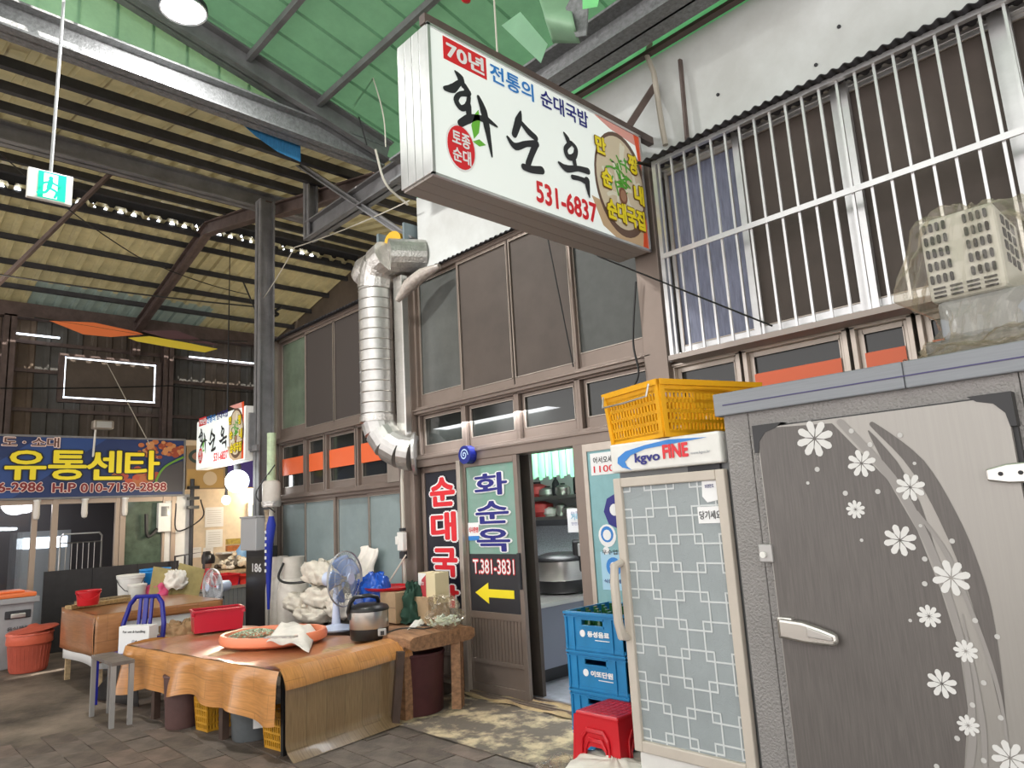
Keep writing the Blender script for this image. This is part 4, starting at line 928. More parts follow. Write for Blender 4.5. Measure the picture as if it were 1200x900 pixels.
for k, lb in enumerate(('red plastic stool lowest in the stack beside the blue crates', 'red plastic stool in the middle of the stack beside the blue crates', 'red plastic stool topmost of the stack with a square grid seat')):
    stool(max(0, (szt-.44)*k/2) if szt > .44 else k*.045, lb, k == 2)
# white sack and plastic in the foreground
p = az(722, 893, .22)
t = thing('white_sack', 'white plastic sack lying on the ground in front of the red stools', 'sack', (p.x, p.y, 0))
crumple(p.x+.02, p.y-.02, 0, [(.22, .18, .0), (.25, .21, .07), (.25, .21, .16), (.22, .18, .23), (.12, .10, .245), (.005, .005, .25)], 50, 5, .015, 'sack_film', t, mat('white_sack_film2', (.72, .69, .62), .5, bump=.3, bscale=20))
for o in t.children: o.data.polygons.foreach_set('use_smooth', [True]*len(o.data.polygons))
p2 = az(660, 897, .18)
t = thing('plastic_bag', 'thin clear plastic bag standing left of the white sack on the ground', 'bag', (p2.x, p2.y, 0))
crumple(p2.x, p2.y, 0, [(.08, .09, .0), (.11, .11, .06), (.11, .11, .15), (.10, .10, .20), (.085, .085, .19)], 40, 3, .015, 'bag_film', t)
# ================================================================ big draped table
TA = math.atan2(.29, 2.47); ex = V((cos(TA), sin(TA), 0)); ey = V((-sin(TA), cos(TA), 0)); T0 = V((-7.42, 2.09, 0)); TL, TD, TH = 2.49, 1.14, .60
def T(u, v, z): return T0+ex*u+ey*v+V((0, 0, z))
t = thing('low_table', 'large low table draped in orange wood-print vinyl in the foreground', 'table', T(TL/2, TD/2, 0))
def tb(b, u0, u1, v0, v1, z0, z1): return b.q([T(u, v, z) for z in (z0, z1) for u, v in ((u0, v0), (u1, v0), (u1, v1), (u0, v1))], [(3, 2, 1, 0), (4, 5, 6, 7), (0, 1, 5, 4), (1, 2, 6, 5), (2, 3, 7, 6), (3, 0, 4, 7)])
M_leg = mat('dark_stained_wood', (.07, .04, .028), .6, noise=.3)
tb(MB(), .02, TL-.02, .02, TD-.02, TH-.05, TH-.012).build('tabletop', M_ply, t)
for u, v in ((.42, .04), (1.58, .04), (TL-.10, .10), (.42, TD-.10), (1.58, TD-.10), (TL-.10, TD-.08)): tb(MB(), u, u+.055, v, v+.055, 0, TH-.05).build('leg', M_leg, t)
MB().grid(lambda u, v: T(u*TL, v*TD, TH-.006+.006*sin(u*9)*sin(v*7)+.004*sin(u*31+v*5)), 60, 20, lambda u, v: (u*TL, v*TD)).build('vinyl_cover', M_pvct, t, smooth=True)
def drape(u, v):
    hang = .36-.05*sin(u*pi)**2+.02*sin(u*22)+(.03 if u < .08 else 0)
    fold = .035*v*(sin(u*34)+.6*sin(u*17+1))+.02*v
    if u < .1: fold += .05*v*sin(u*60)
    return T(-.02+u*(TL+.02), -.012-.018*sin(min(v*4, 1)*pi/2)-fold*.8, TH-.002-v*hang-.006*(1-v))
MB().grid(drape, 110, 14, lambda u, v: (u*TL, -v*.36)).build('vinyl_front_drape', M_pvc, t, smooth=True)
def lefts(u, v): return T(-.02-.03*v, u*TD, TH-.002-v*.3+.02*sin(u*9))
MB().grid(lefts, 16, 6, lambda u, v: (u*TD, -v*.3)).build('vinyl_left_drape', M_pvc, t, smooth=True)
def side(u, v):
    out = .03*min(1, v*4)-.012+.02*sin(v*pi)*sin(u*5)*.6+(.10*((v-.82)/.18)**2 if v > .82 else 0)
    return T(TL+.01+out, .02+u*(TD-.12)-.05*v*u, TH*(1-v)*.98+.004+(.01*u if v > .9 else 0))
MB().grid(side, 30, 24, lambda u, v: (v*.6, u*TD)).build('oak_side_sheet', M_pvcg, t, smooth=True)
def flap(u, v):
    if v < .35: k = v/.35; return T(TL-.20+.20*k, -.01+u*(TD+.03), TH+.012+.012*sin(k*pi))
    k = (v-.35)/.65; return T(TL+.012+.062*sin(k*pi/2)+.008*sin(u*14), -.015+u*(TD+.03)+.01*k, TH+.012-k*(.14-.02*u))
MB().grid(flap, 30, 14, lambda u, v: (v*.3, u*TD)).build('vinyl_end_flap', M_pvc, t, smooth=True)
tb(MB(), TL-.03, TL+.0, .02, .05, .03, TH-.02).build('corner_gap_shade', M_black, t)  # black strip put in for the shade in the gap beside the drape
tb(MB(), TL-.05, TL+.07, TD-.06, TD+.02, 0, TH-.02).build('leg', M_wood, t)
# under the table
def at(px, py, z): p = az(px, py, z); return p, mpp(p)
def under(px, py, back): p = az(px, py, 0); return p+ey*back
p = under(189, 857, .17)
t = thing('rubber_tub', 'dark brown ribbed tub under the left half of the big table', 'tub', p)
MB().lathe([(.125, 0), (.13, .02), (.15, .42), (.145, .42), (.12, .02)], 28, p).build('tub_body', mat('dark_brown_plastic', (.10, .05, .045), .55, noise=.2), t, smooth=True)
MB().lathe([(.152, .40), (.158, .41), (.152, .42)], 28, p).build('rim', MATS['dark_brown_plastic'], t, smooth=True)
M_yel2 = mat('dirty_yellow_plastic', (.62, .31, .02), .5, noise=.3)
def basket(p, w_, d, h, label, wire=False):
    t = thing('plastic_basket', label, 'basket', p); M = MX.Translation(p) @ MX.Rotation(TA, 4, 'Z') @ MX.Translation((-w_/2, 0, 0))
    for (a, c, hz) in (((0, 0), (w_, 0), 0), ((w_, 0), (w_, d), 0), ((w_, d), (0, d), 0), ((0, d), (0, 0), 0)):
        b = MB(); Ln = math.hypot(c[0]-a[0], c[1]-a[1]); n_ = max(5, int(Ln/.028)); d_ = V((c[0]-a[0], c[1]-a[1], 0)).normalized(); A = V((a[0], a[1], 0)); cc = V((w_/2, d/2, 0))
        def Q(s_, z): q = A+d_*s_; q = cc+(q-cc)*(.86+.14*z/h); return M @ (q+V((0, 0, z)))
        for k in range(n_+1): b.bar(Q(Ln*k/n_, .0), Q(Ln*k/n_, h), .013, .006, (d_.y, -d_.x, 0))
        for z in (.012, h*.25, h*.45, h*.65, h*.85, h-.01): b.bar(Q(0, z), Q(Ln, z), .006, .014 if .02 < z < h-.02 else .028)
        b.build('slatted_side', M_yel2, t)
    k = .07; MB().box((w_*k, d*k, 0), (w_*(1-k), d*(1-k), .01), M).build('basket_floor', M_yel2, t)
    return t
basket(under(220, 862, .10), .20, .26, .26, 'small yellow slatted basket with a pink cord, between tub and table leg')
tag(MB().tube([under(212, 822, .05)+V((x, 0, .27+z)) for x, z in ((-.03, .03), (0, 0), (.05, .0), (.09, .02))], .008, 6).build('pink_cord', mat('pink_cord', (.65, .18, .14), .5), smooth=True), 'pink cord lying over the rim of the small yellow basket', 'cord')
p = under(262, 874, .24)
t = thing('plastic_pail', 'dark grey pail with a white label under the middle of the big table', 'pail', p)
MB().lathe([(.15, 0), (.155, .02), (.175, .34), (.17, .34), (.15, .02)], 28, p).build('pail_body', mat('translucent_grey_plastic', (.10, .11, .115), .3, noise=.2), t, smooth=True)
MB().lathe([(.178, .25), (.182, .255), (.178, .26)], 28, p).build('ring', MATS['translucent_grey_plastic'], t, smooth=True)
n_ = (O-p); n_.z = 0; n_.normalize(); rr = V((-n_.y, n_.x, 0)); F = (p+n_*.176+V((0, 0, .10)), rr, V((0, 0, 1)))
flat(rect(.0, 0, .07, .10), F, M_paper, t, 'paper_label', -.005, .0)
basket(T(TL-.27, .10, 0), .26, .30, .27, 'yellow slatted basket under the front right corner of the big table')
tb(MB(), 2.02, 2.07, .45, .50, 0, .55)
# ================================================================ things on the big table
M_peach = mat('peach_rubber', (.86, .27, .14), .4)
a, _ = at(262, 752, .62); c, _ = at(381, 748, .62); ctr = (a+c)/2; hw = (c-a).length/2
t = thing('shallow_basin', 'peach orange shallow basin with greens lying on the draped table', 'basin', (ctr.x, ctr.y, .605))
Mb = MX.Rotation(R(35), 4, 'Z')
MB().lathe([(hw*.90, .0), (hw*.985, .02), (hw, .06), (hw*.97, .092), (hw*.90, .09), (hw*.86, .05), (hw*.84, .012)], 40, (ctr.x, ctr.y, .605), 1, .82, Mb).build('basin_wall', M_peach, t, smooth=True)
MB().lathe([(hw*.84, .012), (.001, .010)], 40, (ctr.x, ctr.y, .605), 1, .82, Mb).build('basin_floor', M_peach, t, smooth=True)
b = MB(); random.seed(5); lc = V((ctr.x-.16, ctr.y-.10, 0))
for k in range(1500):
    a_ = random.uniform(0, 6.28); q = .24*math.sqrt(random.random()); p = lc+V((q*cos(a_)*1.1, q*sin(a_), .64+.07*(1-(q/.26)**2)))
    d = V((random.uniform(-1, 1), random.uniform(-1, 1), random.uniform(-.3, .6)))*.013; b.q([p-d, p+V((d.y, -d.x, 0))*.5+V((0, 0, .004)), p+d, p-V((d.y, -d.x, 0))*.5], [(0, 1, 2, 3)])
tag(b.build('chopped_greens', mat('pale_greens', (.60, .66, .52), .7, noise=.6, nscale=30, noise2=(.25, .34, .2))), 'heap of chopped pale greens in the peach basin', 'vegetables', kind='stuff')
def clothy(name, pts, m, label, cat, hfn, n=26, thick=.004, parent=None):
    # cloth laid over a quad (four world corners), with folds
    A, B, C, D = [V(p) for p in pts]
    o = MB().grid(lambda u, v: (A.lerp(B, u)).lerp(D.lerp(C, u), v)+hfn(u, v), n, n).build(name, m, parent, smooth=True, solid=thick)
    return tag(o, label, cat) if label else o
M_cloth = mat('off_white_cloth', (.82, .77, .70), .85, noise=.12, nscale=9)
q = [at(312, 752, .68)[0], at(362, 757, .66)[0], at(371, 733, .70)[0], at(330, 728, .71)[0]]
clothy('cloth', q, M_cloth, 'crumpled white cloth draped over the right rim of the peach basin', 'cloth', lambda u, v: V((0, 0, .035*sin(u*pi)*sin(v*pi)+.012*sin(u*13)*cos(v*9)-(.05*(u-.8)/.2 if u > .8 else 0))))
pk = at(322, 748, .715)[0]
tag(MB().bar(pk+V((-.12, -.02, 0)), pk+V((.16, .1, .01)), .05, .012).build('packet', mat('dirty_packet', (.5, .46, .42), .6, noise=.4, nscale=30)), 'flat printed packet lying between greens and white cloth', 'packet')
# red bin
a = az(228, 743, .61); c = az(284, 736, .61); d = (c-a).normalized(); nn = V((d.y, -d.x, 0)); Ln = (c-a).length
t = thing('storage_bin', 'bright red rectangular plastic bin on the back of the draped table', 'bin', ((a+c)/2))
Mr = MX((d, -nn, V((0, 0, 1)))).transposed().to_4x4(); Mr.translation = a
b = MB(); W, D_, H_ = Ln, .28, .21
def pr(x, y, z, g=0): k = 1+.06*z/H_; return Mr @ V((W/2+(x-W/2)*k, D_/2+(y-D_/2)*k, z))
b.q([pr(x, y, z) for z in (0, H_) for x, y in ((0, 0), (W, 0), (W, D_), (0, D_))], [(3, 2, 1, 0), (0, 1, 5, 4), (1, 2, 6, 5), (2, 3, 7, 6), (3, 0, 4, 7)]).build('bin_body', mat('crimson_plastic', (.50, .008, .03), .3), t, solid=.005)
P_ = [pr(x, y, H_-.01) for x, y in ((0, 0), (W, 0), (W, D_), (0, D_))]; b = MB()
for i in range(4): b.bar(P_[i], P_[(i+1) % 4], .022, .018)
b.build('rim', MATS['crimson_plastic'], t, bevel=.004)
for x in (.0, W): MB().bar(pr(x, .0, H_-.05), pr(x, .0, H_-.02), .02, .03).build('handle_lug', MATS['crimson_plastic'], t)
# rice cooker (portable) on the table
def cooker(p, r, h, label, name, portable=True, s=1):
    t = thing(name, label, 'rice cooker', p); dd = (O-V(p)); dd.z = 0; dd.normalize(); rr = V((-dd.y, dd.x, 0))
    MB().lathe([(r*.93, 0), (r*.98, .015), (r, h*.30)], 36, p).build('base', M_black, t, smooth=True)
    MB().lathe([(r*1.0, h*.30), (r*1.01, h*.31), (r*1.0, h*.76)], 36, p, cap=False).build('steel_band', M_inox, t, smooth=True)
    MB().lathe([(r*1.03, h*.76), (r*1.05, h*.79), (r*1.03, h*.83), (r*.95, h*.89), (r*.6, h*.955), (r*.3, h*.97), (.001, h*.97)], 36, p).build('lid', M_black, t, smooth=True)
    Mq = MX((rr, -dd, V((0, 0, 1)))).transposed().to_4x4(); Mq.translation = V(p)
    if portable:
        pth = [(-r*.98, -.02, h*.62), (-r*1.06, -.05, h*.78), (-r*.95, -.06, h*1.02), (-r*.7, -.07, h*1.17), (r*.05, -.07, h*1.19), (r*.42, -.05, h*1.12), (r*.5, -.02, h*.98)]
        MB().tube([Mq @ V(q) for q in pth], .018, 8).build('carry_handle', M_black, t, smooth=True)
        MB().box((-r*1.08, -r*.35, h*.55), (-r*.9, -.02, h*.85), Mq).build('lid_catch', M_black, t, bevel=.008)
        MB().box((r*.42, -r*.97, h*.10), (r*.86, -r*.80, h*.30), Mq).build('switch_panel', MATS['satin_grey'], t, bevel=.008)
        MB().box((r*.55, -r*1.0, h*.13), (r*.74, -r*.95, h*.24), Mq).build('switch', M_black, t)
    return t, Mq
pc = az(433, 748, .61); r_ = 22.5*mpp(pc)
tC, Mq = cooker((pc.x, pc.y, .612), r_, .30, 'steel and black portable rice cooker with carry handle on the draped table', 'rice_cooker')
# desk fans
def fan(p, h, gr, face, label, mc, fc, blc=(.30, .42, .70)):
    # p = base point, face = direction the guard looks to
    t = thing('electric_fan', label, 'fan', p); p = V(p); f = V(face).normalized(); s_ = f.cross(V((0, 0, 1))).normalized(); u_ = s_.cross(f)
    MB().lathe([(.0, .0), (.17, .0), (.175, .015), (.15, .03), (.05, .05), (.035, .06)], 28, p).build('base', fc, t, smooth=True)
    MB().tube([p+V((0, 0, .05)), p+V((0, 0, .2)), p+V((0, 0, h-.08))], [.042, .03, .024], 14).build('pole', fc, t, smooth=True)
    hc = p+V((0, 0, h))
    MB().tube([hc-f*.13, hc-f*.11, hc+f*.0, hc+f*.03], [.045, .065, .07, .05], 16).build('motor_housing', fc, t, smooth=True)
    g = hc+f*.10
    def ring(r, d, w_=.0035): return [g+f*d+(s_*cos(a)+u_*sin(a))*r for a in [2*pi*k/28 for k in range(29)]]
    b = MB()
    for r in (gr, gr*.75, gr*.5): b.tube(ring(r, .05*(1-(r/gr)**2)+.02), .0025, 4, False)
    for r in (gr, gr*.6): b.tube(ring(r, -.06*(1-(r/gr)**2)-.0), .0025, 4, False)
    b.tube(ring(gr*1.0, .01), .007, 6, False)
    for k in range(48):
        a = 2*pi*k/48; e = s_*cos(a)+u_*sin(a); e2 = s_*cos(a+.22)+u_*sin(a+.22)
        b.tube([g+e2*gr*.18+f*.075, g+e*gr*.6+f*.055, g+e*gr+f*.012], .0016, 3, False); b.tube([g+e*gr*.25-f*.055, g+e*gr*.6-f*.045, g+e*gr+f*.0], .0016, 3, False)
    b.build('wire_guard', mc, t)
    MB().tube([g+f*.07, g+f*.085], gr*.2, 20).build('guard_badge', fc, t)
    for k in range(5):
        a0 = 2*pi*k/5; b = MB()
        b.grid(lambda u, v: g+(s_*cos(a0+(v-.5)*(.95*min(1, u+.35)))+u_*sin(a0+(v-.5)*(.95*min(1, u+.35))))*(gr*(.12+.74*u))+f*((v-.5)*.05), 6, 6)
        b.build('blade', mat('fan_blade_%d' % int(blc[0]*100), blc, .3), t, smooth=True, solid=.003)
    return t
M_fanb = mat('pale_blue_plastic', (.52, .58, .74), .35)
pb = az(394, 737, .62); fan((pb.x, pb.y, .612), .46, .25, (.93, .36, .0), 'pale blue desk fan on the draped table in front of the white sacks', mat('grey_guard_wire', (.42, .42, .43), .4, .4), M_fanb)
# ================================================================ slab table and its load
sl = V((-5.62, 3.42, 0))
t = thing('slab_table', 'thick worn timber slab table beside the black door sign', 'table', (-5.2, 3.75, 0))
b = MB(); random.seed(9)
def slabf(u, v):
    x = -5.72+u*.82; e = .02*sin(u*19)+.015*sin(u*41)
    ang = v*2*pi; cy = 3.76; hy = .34+e*.6; c_, s_ = cos(ang), sin(ang); q = (abs(c_)**6+abs(s_)**6)**(-1/6)
    return (x, cy+hy*c_*q+.03*u, .60+.058*s_*q-.01*sin(u*7))
b.grid(slabf, 30, 24).build('slab_top', M_wood, t, smooth=True)
MB().q([V(slabf(1, k/24)) for k in range(24)], [tuple(range(24))]).build('slab_end', M_wood, t)
MB().bar((-4.93, 3.94, 0), (-4.96, 3.98, .55), .08, .12).build('leg', M_wood, t); MB().bar((-4.98, 3.34, 0), (-4.96, 3.40, .55), .05, .06).build('leg', M_leg, t); MB().bar((-5.6, 4.05, 0), (-5.6, 4.02, .55), .08, .08).build('leg', M_wood, t)
pt_ = V((-5.02, 3.68, 0))
t = thing('rubber_tub', 'large dark maroon rubber tub under the timber slab table', 'tub', (-5.08, 3.72, 0)); pt_ = V((-5.17, 3.70, 0))
MB().lathe([(.20, 0), (.215, .02), (.235, .46), (.245, .475), (.235, .49), (.22, .46), (.20, .03)], 32, pt_).build('tub_body', mat('maroon_rubber', (.075, .022, .024), .5, noise=.2), t, smooth=True)
cable('cooker_cord', [(pc.x+.16, pc.y, .65), (-5.22, 3.60, .68), (-5.05, 3.70, .675), (-5.08, 3.82, .675), (-5.3, 3.78, .675)], .006, M_cable, 'black power cord looping from the rice cooker onto the slab table', n=4)
def crumpled(name, label, cat, base, rx, ry, h, m, seed, fold=.03, rz=0, prof=None, smooth=True):
    t = thing(name, label, cat, base)
    pf = prof or [(.9, 0), (1.05, .2), (1, .5), (.8, .8), (.4, .97), (.02, 1)]
    crumple(base[0], base[1], base[2], [(rx*a, ry*a, h*z) for a, z in pf], 44, seed, fold, name+'_film' if 'bag' in name else 'folds', t, m, 2.4)
    for o in t.children: o.data.polygons.foreach_set('use_smooth', [smooth]*len(o.data.polygons))
    return t
pb_ = az(521, 735, .665)
crumpled('plastic_bag', 'clear plastic bag of pale vegetables lying on the timber slab table', 'bag', (pb_.x, pb_.y, .66), .14, .12, .25, mp_, 11, .03, prof=[(.7, 0), (1, .12), (1.05, .3), (.85, .55), (.75, .75), (.5, 1), (.35, .95)], smooth=False)
b = MB(); random.seed(2)
for k in range(60): 
    p = pb_+V((random.uniform(-.08, .08), random.uniform(-.07, .07), random.uniform(.01, .08))); b.tube([p, p+V((random.uniform(-.07, .07), random.uniform(-.05, .05), .02))], .008, 5)
tag(b.build('vegetable_strips', mat('leafy_strips', (.52, .62, .42), .5, noise=.5, nscale=20, noise2=(.55, .6, .66))), 'pale green vegetable strips inside the clear bag', 'vegetables', kind='stuff')
pg = az(484, 728, .665)
crumpled('cloth', 'dark green cloth bundle standing on the slab table between carton and bag', 'cloth', (pg.x+.03, pg.y-.02, .66), .10, .09, .34, mat('dark_green_cloth', (.012, .05, .03), .8), 21, .03, prof=[(1.1, 0), (1.05, .2), (.8, .5), (.5, .8), (.2, 1), (.02, 1.02)])
q = [az(477, 738, .675), az(494, 733, .675), az(505, 722, .68), az(488, 724, .69)]
clothy('cloth', q, M_white, 'small white rag lying in front of the dark green cloth', 'cloth', lambda u, v: V((0, 0, .02*sin(u*pi)*sin(v*pi)+.005*sin(u*12))), 12)
def carton(px0, px1, pyb, z, h, dep, name, label, m, yaw=0, Y=None, flaps=False):
    a = az(px0, pyb, z) if Y is None else ay(px0, pyb, Y); k = mpp(a)
    w_ = (ay(px1, pyb, a.y).x-a.x); M = MX.Translation((a.x, a.y, z)) @ MX.Rotation(yaw, 4, 'Z')
    t = thing(name, label, 'box', (a.x+w_/2, a.y+dep/2, z)); MB().box((0, 0, 0), (w_, dep, h), M).build('carton_body', m, t, bevel=.004)
    return t, M, w_
t, M, w_ = carton(446, 464, 736, .665, .27, .14, 'cardboard_box', 'brown cardboard carton under the red tray on the slab table', M_card, Y=3.78)
MB().box((.0, -.002, .13), (w_, .0, .14), M).build('carton_seam', mat('carton_seam', (.25, .17, .1), .7), t)
tr_ = az(456, 689, .95)
t = thing('serving_tray', 'flat red plastic tray lying on top of the brown carton', 'tray', (tr_.x, 3.95, .937))
xc = ay(456, 689, 3.93).x
MB().lathe([(.0, .0), (.24, .0), (.27, .018), (.275, .03), (.26, .03), (.235, .012), (.0, .012)], 32, (xc, 3.93, .937), 1, .8, None, False).build('tray_body', M_red, t, smooth=True)
x_ = ay(493, 702, 4.0).x
t = thing('carton', 'small red and white printed carton standing behind the clear bag', 'box', (x_+.1, 4.05, .66))
zz0, zz1 = ay(500, 700, 4.0).z, ay(500, 671, 4.0).z
MB().box((x_, 3.92, .66), (x_+.22, 4.16, zz0+.01)).build('support_box', M_card, t)
MB().box((x_, 3.98, zz0-.05), (x_+.25, 4.14, zz1), None).build('carton_body', mat('cream_card', (.70, .60, .38), .6), t, bevel=.004)
flat([(x_+.005, zz0-.04), (x_+.12, zz0-.04), (x_+.12, zz1-.005), (x_+.005, zz1-.005)], Fy(3.978), M_paper, t, 'carton_label', 0, .002)
flat([(x_+.005, zz0-.04), (x_+.12, zz0-.04), (x_+.12, zz1-.02), (x_+.06, zz1-.06), (x_+.02, zz0+.02)], Fy(3.976), mat('dull_red_print', (.48, .05, .06), .5), t, 'carton_print', 0, .002)
text('LOTTO', Fy(3.972), x_+.015, (zz0+zz1)/2, .08, .03, M_print_w, t, .02, .002)
pbl = az(420, 735, .62)
crumpled('plastic_bag', 'bright blue plastic bag standing behind the portable rice cooker', 'bag', (pbl.x-.05, pbl.y+.22, .612), .20, .14, .46, mat('blue_bag_film', (.01, .08, .42), .22), 31, .03, prof=[(.85, 0), (1, .15), (1.02, .5), (1.0, .75), (.7, .9), (.35, 1.0), (.02, 1.02)])
# gas cylinders
M_tank = mat('cream_tank_paint', (.62, .58, .52), .4, noise=.18, nscale=4)
def tank(px, Y, label, h=1.02, r=.175):
    x = ay(px, 680, Y).x; p = V((x, Y, 0)); t = thing('gas_cylinder', label, 'gas cylinder', p, group='gas cylinders by the wall')
    MB().lathe([(r*.8, 0), (r*.8, .05), (r*.95, .09), (r, .16), (r, h-.16), (r*.93, h-.08), (r*.7, h-.02), (.06, h), (.001, h)], 32, p).build('tank_body', M_tank, t, smooth=True)
    MB().lathe([(r*.66, h-.03), (r*.66, h+.20), (r*.69, h+.22), (r*.63, h+.22), (r*.62, h-.02)], 28, p, cap=False).build('valve_collar', M_tank, t, smooth=True)
    MB().lathe([(.03, h), (.03, h+.08), (.045, h+.09), (.045, h+.13), (.0, h+.13)], 14, p).build('valve', M_dark, t, smooth=True)
    return p
pA = tank(344, 3.85, 'cream gas cylinder with a black hose in front of the left window'); pB = tank(327, 4.08, 'cream gas cylinder half hidden behind its neighbour, nearest the steel column', 1.0, .16)
cable('gas_hose', [(pA.x+.02, pA.y-.13, 1.18), (pA.x+.05, pA.y-.2, 1.02), (pA.x+.25, pA.y-.12, .97), (pA.x+.45, pA.y+.15, 1.02), (pA.x+.6, 4.2, 1.15)], .014, M_cable, 'thick black gas hose leading right from the cream gas cylinder', n=4)
# stand behind and white sacks
t = thing('low_shelf', 'low dark rack behind the draped table carrying the white sacks', 'rack', (-6.75, 3.85, 0))
b = MB().box((-7.3, 3.62, .52), (-6.1, 4.1, .56)); b.build('shelf_board', M_leg, t)
for x in (-7.26, -6.14):
    for y in (3.65, 4.06): MB().box((x-.02, y-.02, 0), (x+.02, y+.02, .52)).build('leg', M_leg, t)
M_sack = mat('white_sack_film', (.66, .61, .52), .5, noise=.2, nscale=8, bump=.5, bscale=18)
for k, (px, py, w_, h, lb) in enumerate(((372, 720, .30, .20, 'crumpled cream sack lowest in the heap behind the fan'), (352, 706, .22, .20, 'cream plastic sack at the left of the heap, nearest the gas cylinder'), (380, 700, .28, .20, 'cream sack in the middle of the heap behind the fan guard'), (378, 672, .30, .24, 'creased white sack topmost of the heap behind the fan'), (405, 712, .18, .22, 'small cream sack at the right end of the heap beside the blue bag'))):
    c = ay(px, py, 3.82); z0 = c.z-h/2
    crumpled('sack', lb, 'sack', (c.x, 3.84+.02*(k % 2), max(.562, z0)), w_, .17, h, M_sack, 40+k, .035, prof=[(.6, 0), (1, .15), (1.08, .5), (.95, .8), (.5, 1), (.02, .97)])
x0_ = ay(414, 650, 4.2).x; x1_ = ay(437, 650, 4.2).x; z1_ = ay(420, 642, 4.2).z; z0_ = ay(420, 682, 4.2).z
clothy('cloth', [(x0_, 4.22, z0_), (x1_-.05, 4.22, z0_-.1), (x1_, 4.25, z1_), (x0_+.05, 4.25, z1_)], M_cloth, 'white cloth bag hanging against the left lower window', 'cloth', lambda u, v: V((.03*sin(v*9), -.05*sin(u*pi)*sin(v*pi+.4)-.015*sin(u*16), .02*sin(u*6))))
pm_ = ay(350, 640, 4.0)
tag(MB().lathe([(.10, 0), (.11, .01), (.11, .14), (.1, .15), (.0, .15)], 20, (ay(388, 660, 4.0).x-.2, 4.0, ay(388, 668, 4.0).z)).build('white_pot', M_white, smooth=True), 'white round lidded pot behind the fan motor', 'pot') if False else None
# ================================================================ far shop beyond the alley
FX = -12.5
ban = thing('shop_banner', 'long blue shop banner with yellow lettering over the far storefront', 'sign', (FX, 2.5, 2.2))
bz0, bz1 = 2.20, 3.10; y0b, y1b = -.2, 4.27
MB().box((FX-.06, y0b, bz0), (FX, y1b, bz1)).build('banner_board', mat('navy_banner', (.012, .03, .12), .45, noise=.1, nscale=1), ban)
b = MB(); b.box((FX-.05, y0b, bz1), (FX+.02, y1b, bz1+.03)).box((FX-.05, y0b, bz0-.03), (FX+.02, y1b, bz0)).box((FX-.05, y1b, bz0-.03), (FX+.02, y1b+.03, bz1+.03)).build('banner_frame', M_steel, ban)
Fb = Fx(FX+.002)
def bp(px, py): q = ax(px, py, FX); return (q.y, q.z)
flat([(1.0, bz0), (1.9, bz0), (3.1, bz1), (2.2, bz1)], Fb, mat('mid_blue_band', (.02, .06, .22), .45), ban, 'blue_band', 0, .002)
# pictures of fried food: blobs of their own colour
random.seed(4)
def blobs(cx, cy, rx, ry, n_, r0, r1, cols, name, d=.004):
    bs = [MB() for _ in cols]
    for k in range(n_):
        a = random.uniform(0, 6.28); q = math.sqrt(random.random()); r = random.uniform(r0, r1)
        bs[k % len(cols)].prism(circle(cx+rx*q*cos(a), cy+ry*q*sin(a), r, 9, r*.8), Fb, d, d+.001+.0002*k)
    for bb, c_ in zip(bs, cols): bb.build(name, c_, ban)
cols = [mat('fried_brown_print', (.42, .13, .04), .5), mat('fried_red_print', (.28, .05, .02), .5), mat('fried_orange_print', (.50, .22, .08), .5)]
c1 = bp(188, 527); blobs(c1[0], c1[1], .36, .13, 60, .03, .06, cols, 'fried_food_picture')
c1 = bp(160, 558); blobs(c1[0], c1[1], .32, .12, 26, .05, .085, [mat('sausage_red_print', (.45, .07, .03), .5), cols[0]], 'sausage_picture')
flat([bp(180, 573), bp(184, 560), bp(193, 548), bp(214, 540), bp(214, 576), bp(180, 577)], Fb, mat('black_dish_print', (.05, .045, .05), .5), ban, 'dish_picture', .016, .018)
b = MB(); b.stroke([bp(180, 573), bp(184, 560), bp(193, 547), bp(214, 536)], .035, Fb, 0, .02); b.build('dish_rim', mat('green_rim_print', (.10, .24, .02), .5), ban, fix=False)
Mol = mat('black_outline_print', (.01, .01, .01), .5)
for ch, xa, xb in (('유', 5, 54), ('통', 56, 101), ('센', 101, 143), ('타', 146, 186)):
    a = bp(xa, 562); c = bp(xb, 529)
    text2(ch, Fb, a[0], a[1], c[0]-a[0], (c[1]-a[1]), M_print_y, Mol, ban, .022, .035, .0, .022)
Mmr = mat('maroon_print', (.22, .02, .02), .5); Mpk = mat('pale_pink_print', (.80, .62, .56), .5)
a = bp(-13, 577); c = bp(50, 568); text2('56-2986', Fb, a[0], a[1], c[0]-a[0], .13, Mmr, Mpk, ban, .03, .05, .0, .026)
a = bp(61, 577); c = bp(88, 568); text2('H.P', Fb, a[0], a[1], c[0]-a[0], .13, Mmr, Mpk, ban, .03, .05, .0, .026)
a = bp(94, 577); c = bp(194, 568); text2('010-7139-2898', Fb, a[0], a[1], c[0]-a[0], .13, Mmr, Mpk, ban, .03, .05, .0, .026)
a = bp(-8, 523); c = bp(69, 512); text2('· 도 · 소대', Fb, a[0], a[1], c[0]-a[0], .14, mat('brown_print', (.12, .05, .04), .5), Mpk, ban, .02, .05, .04, .026)
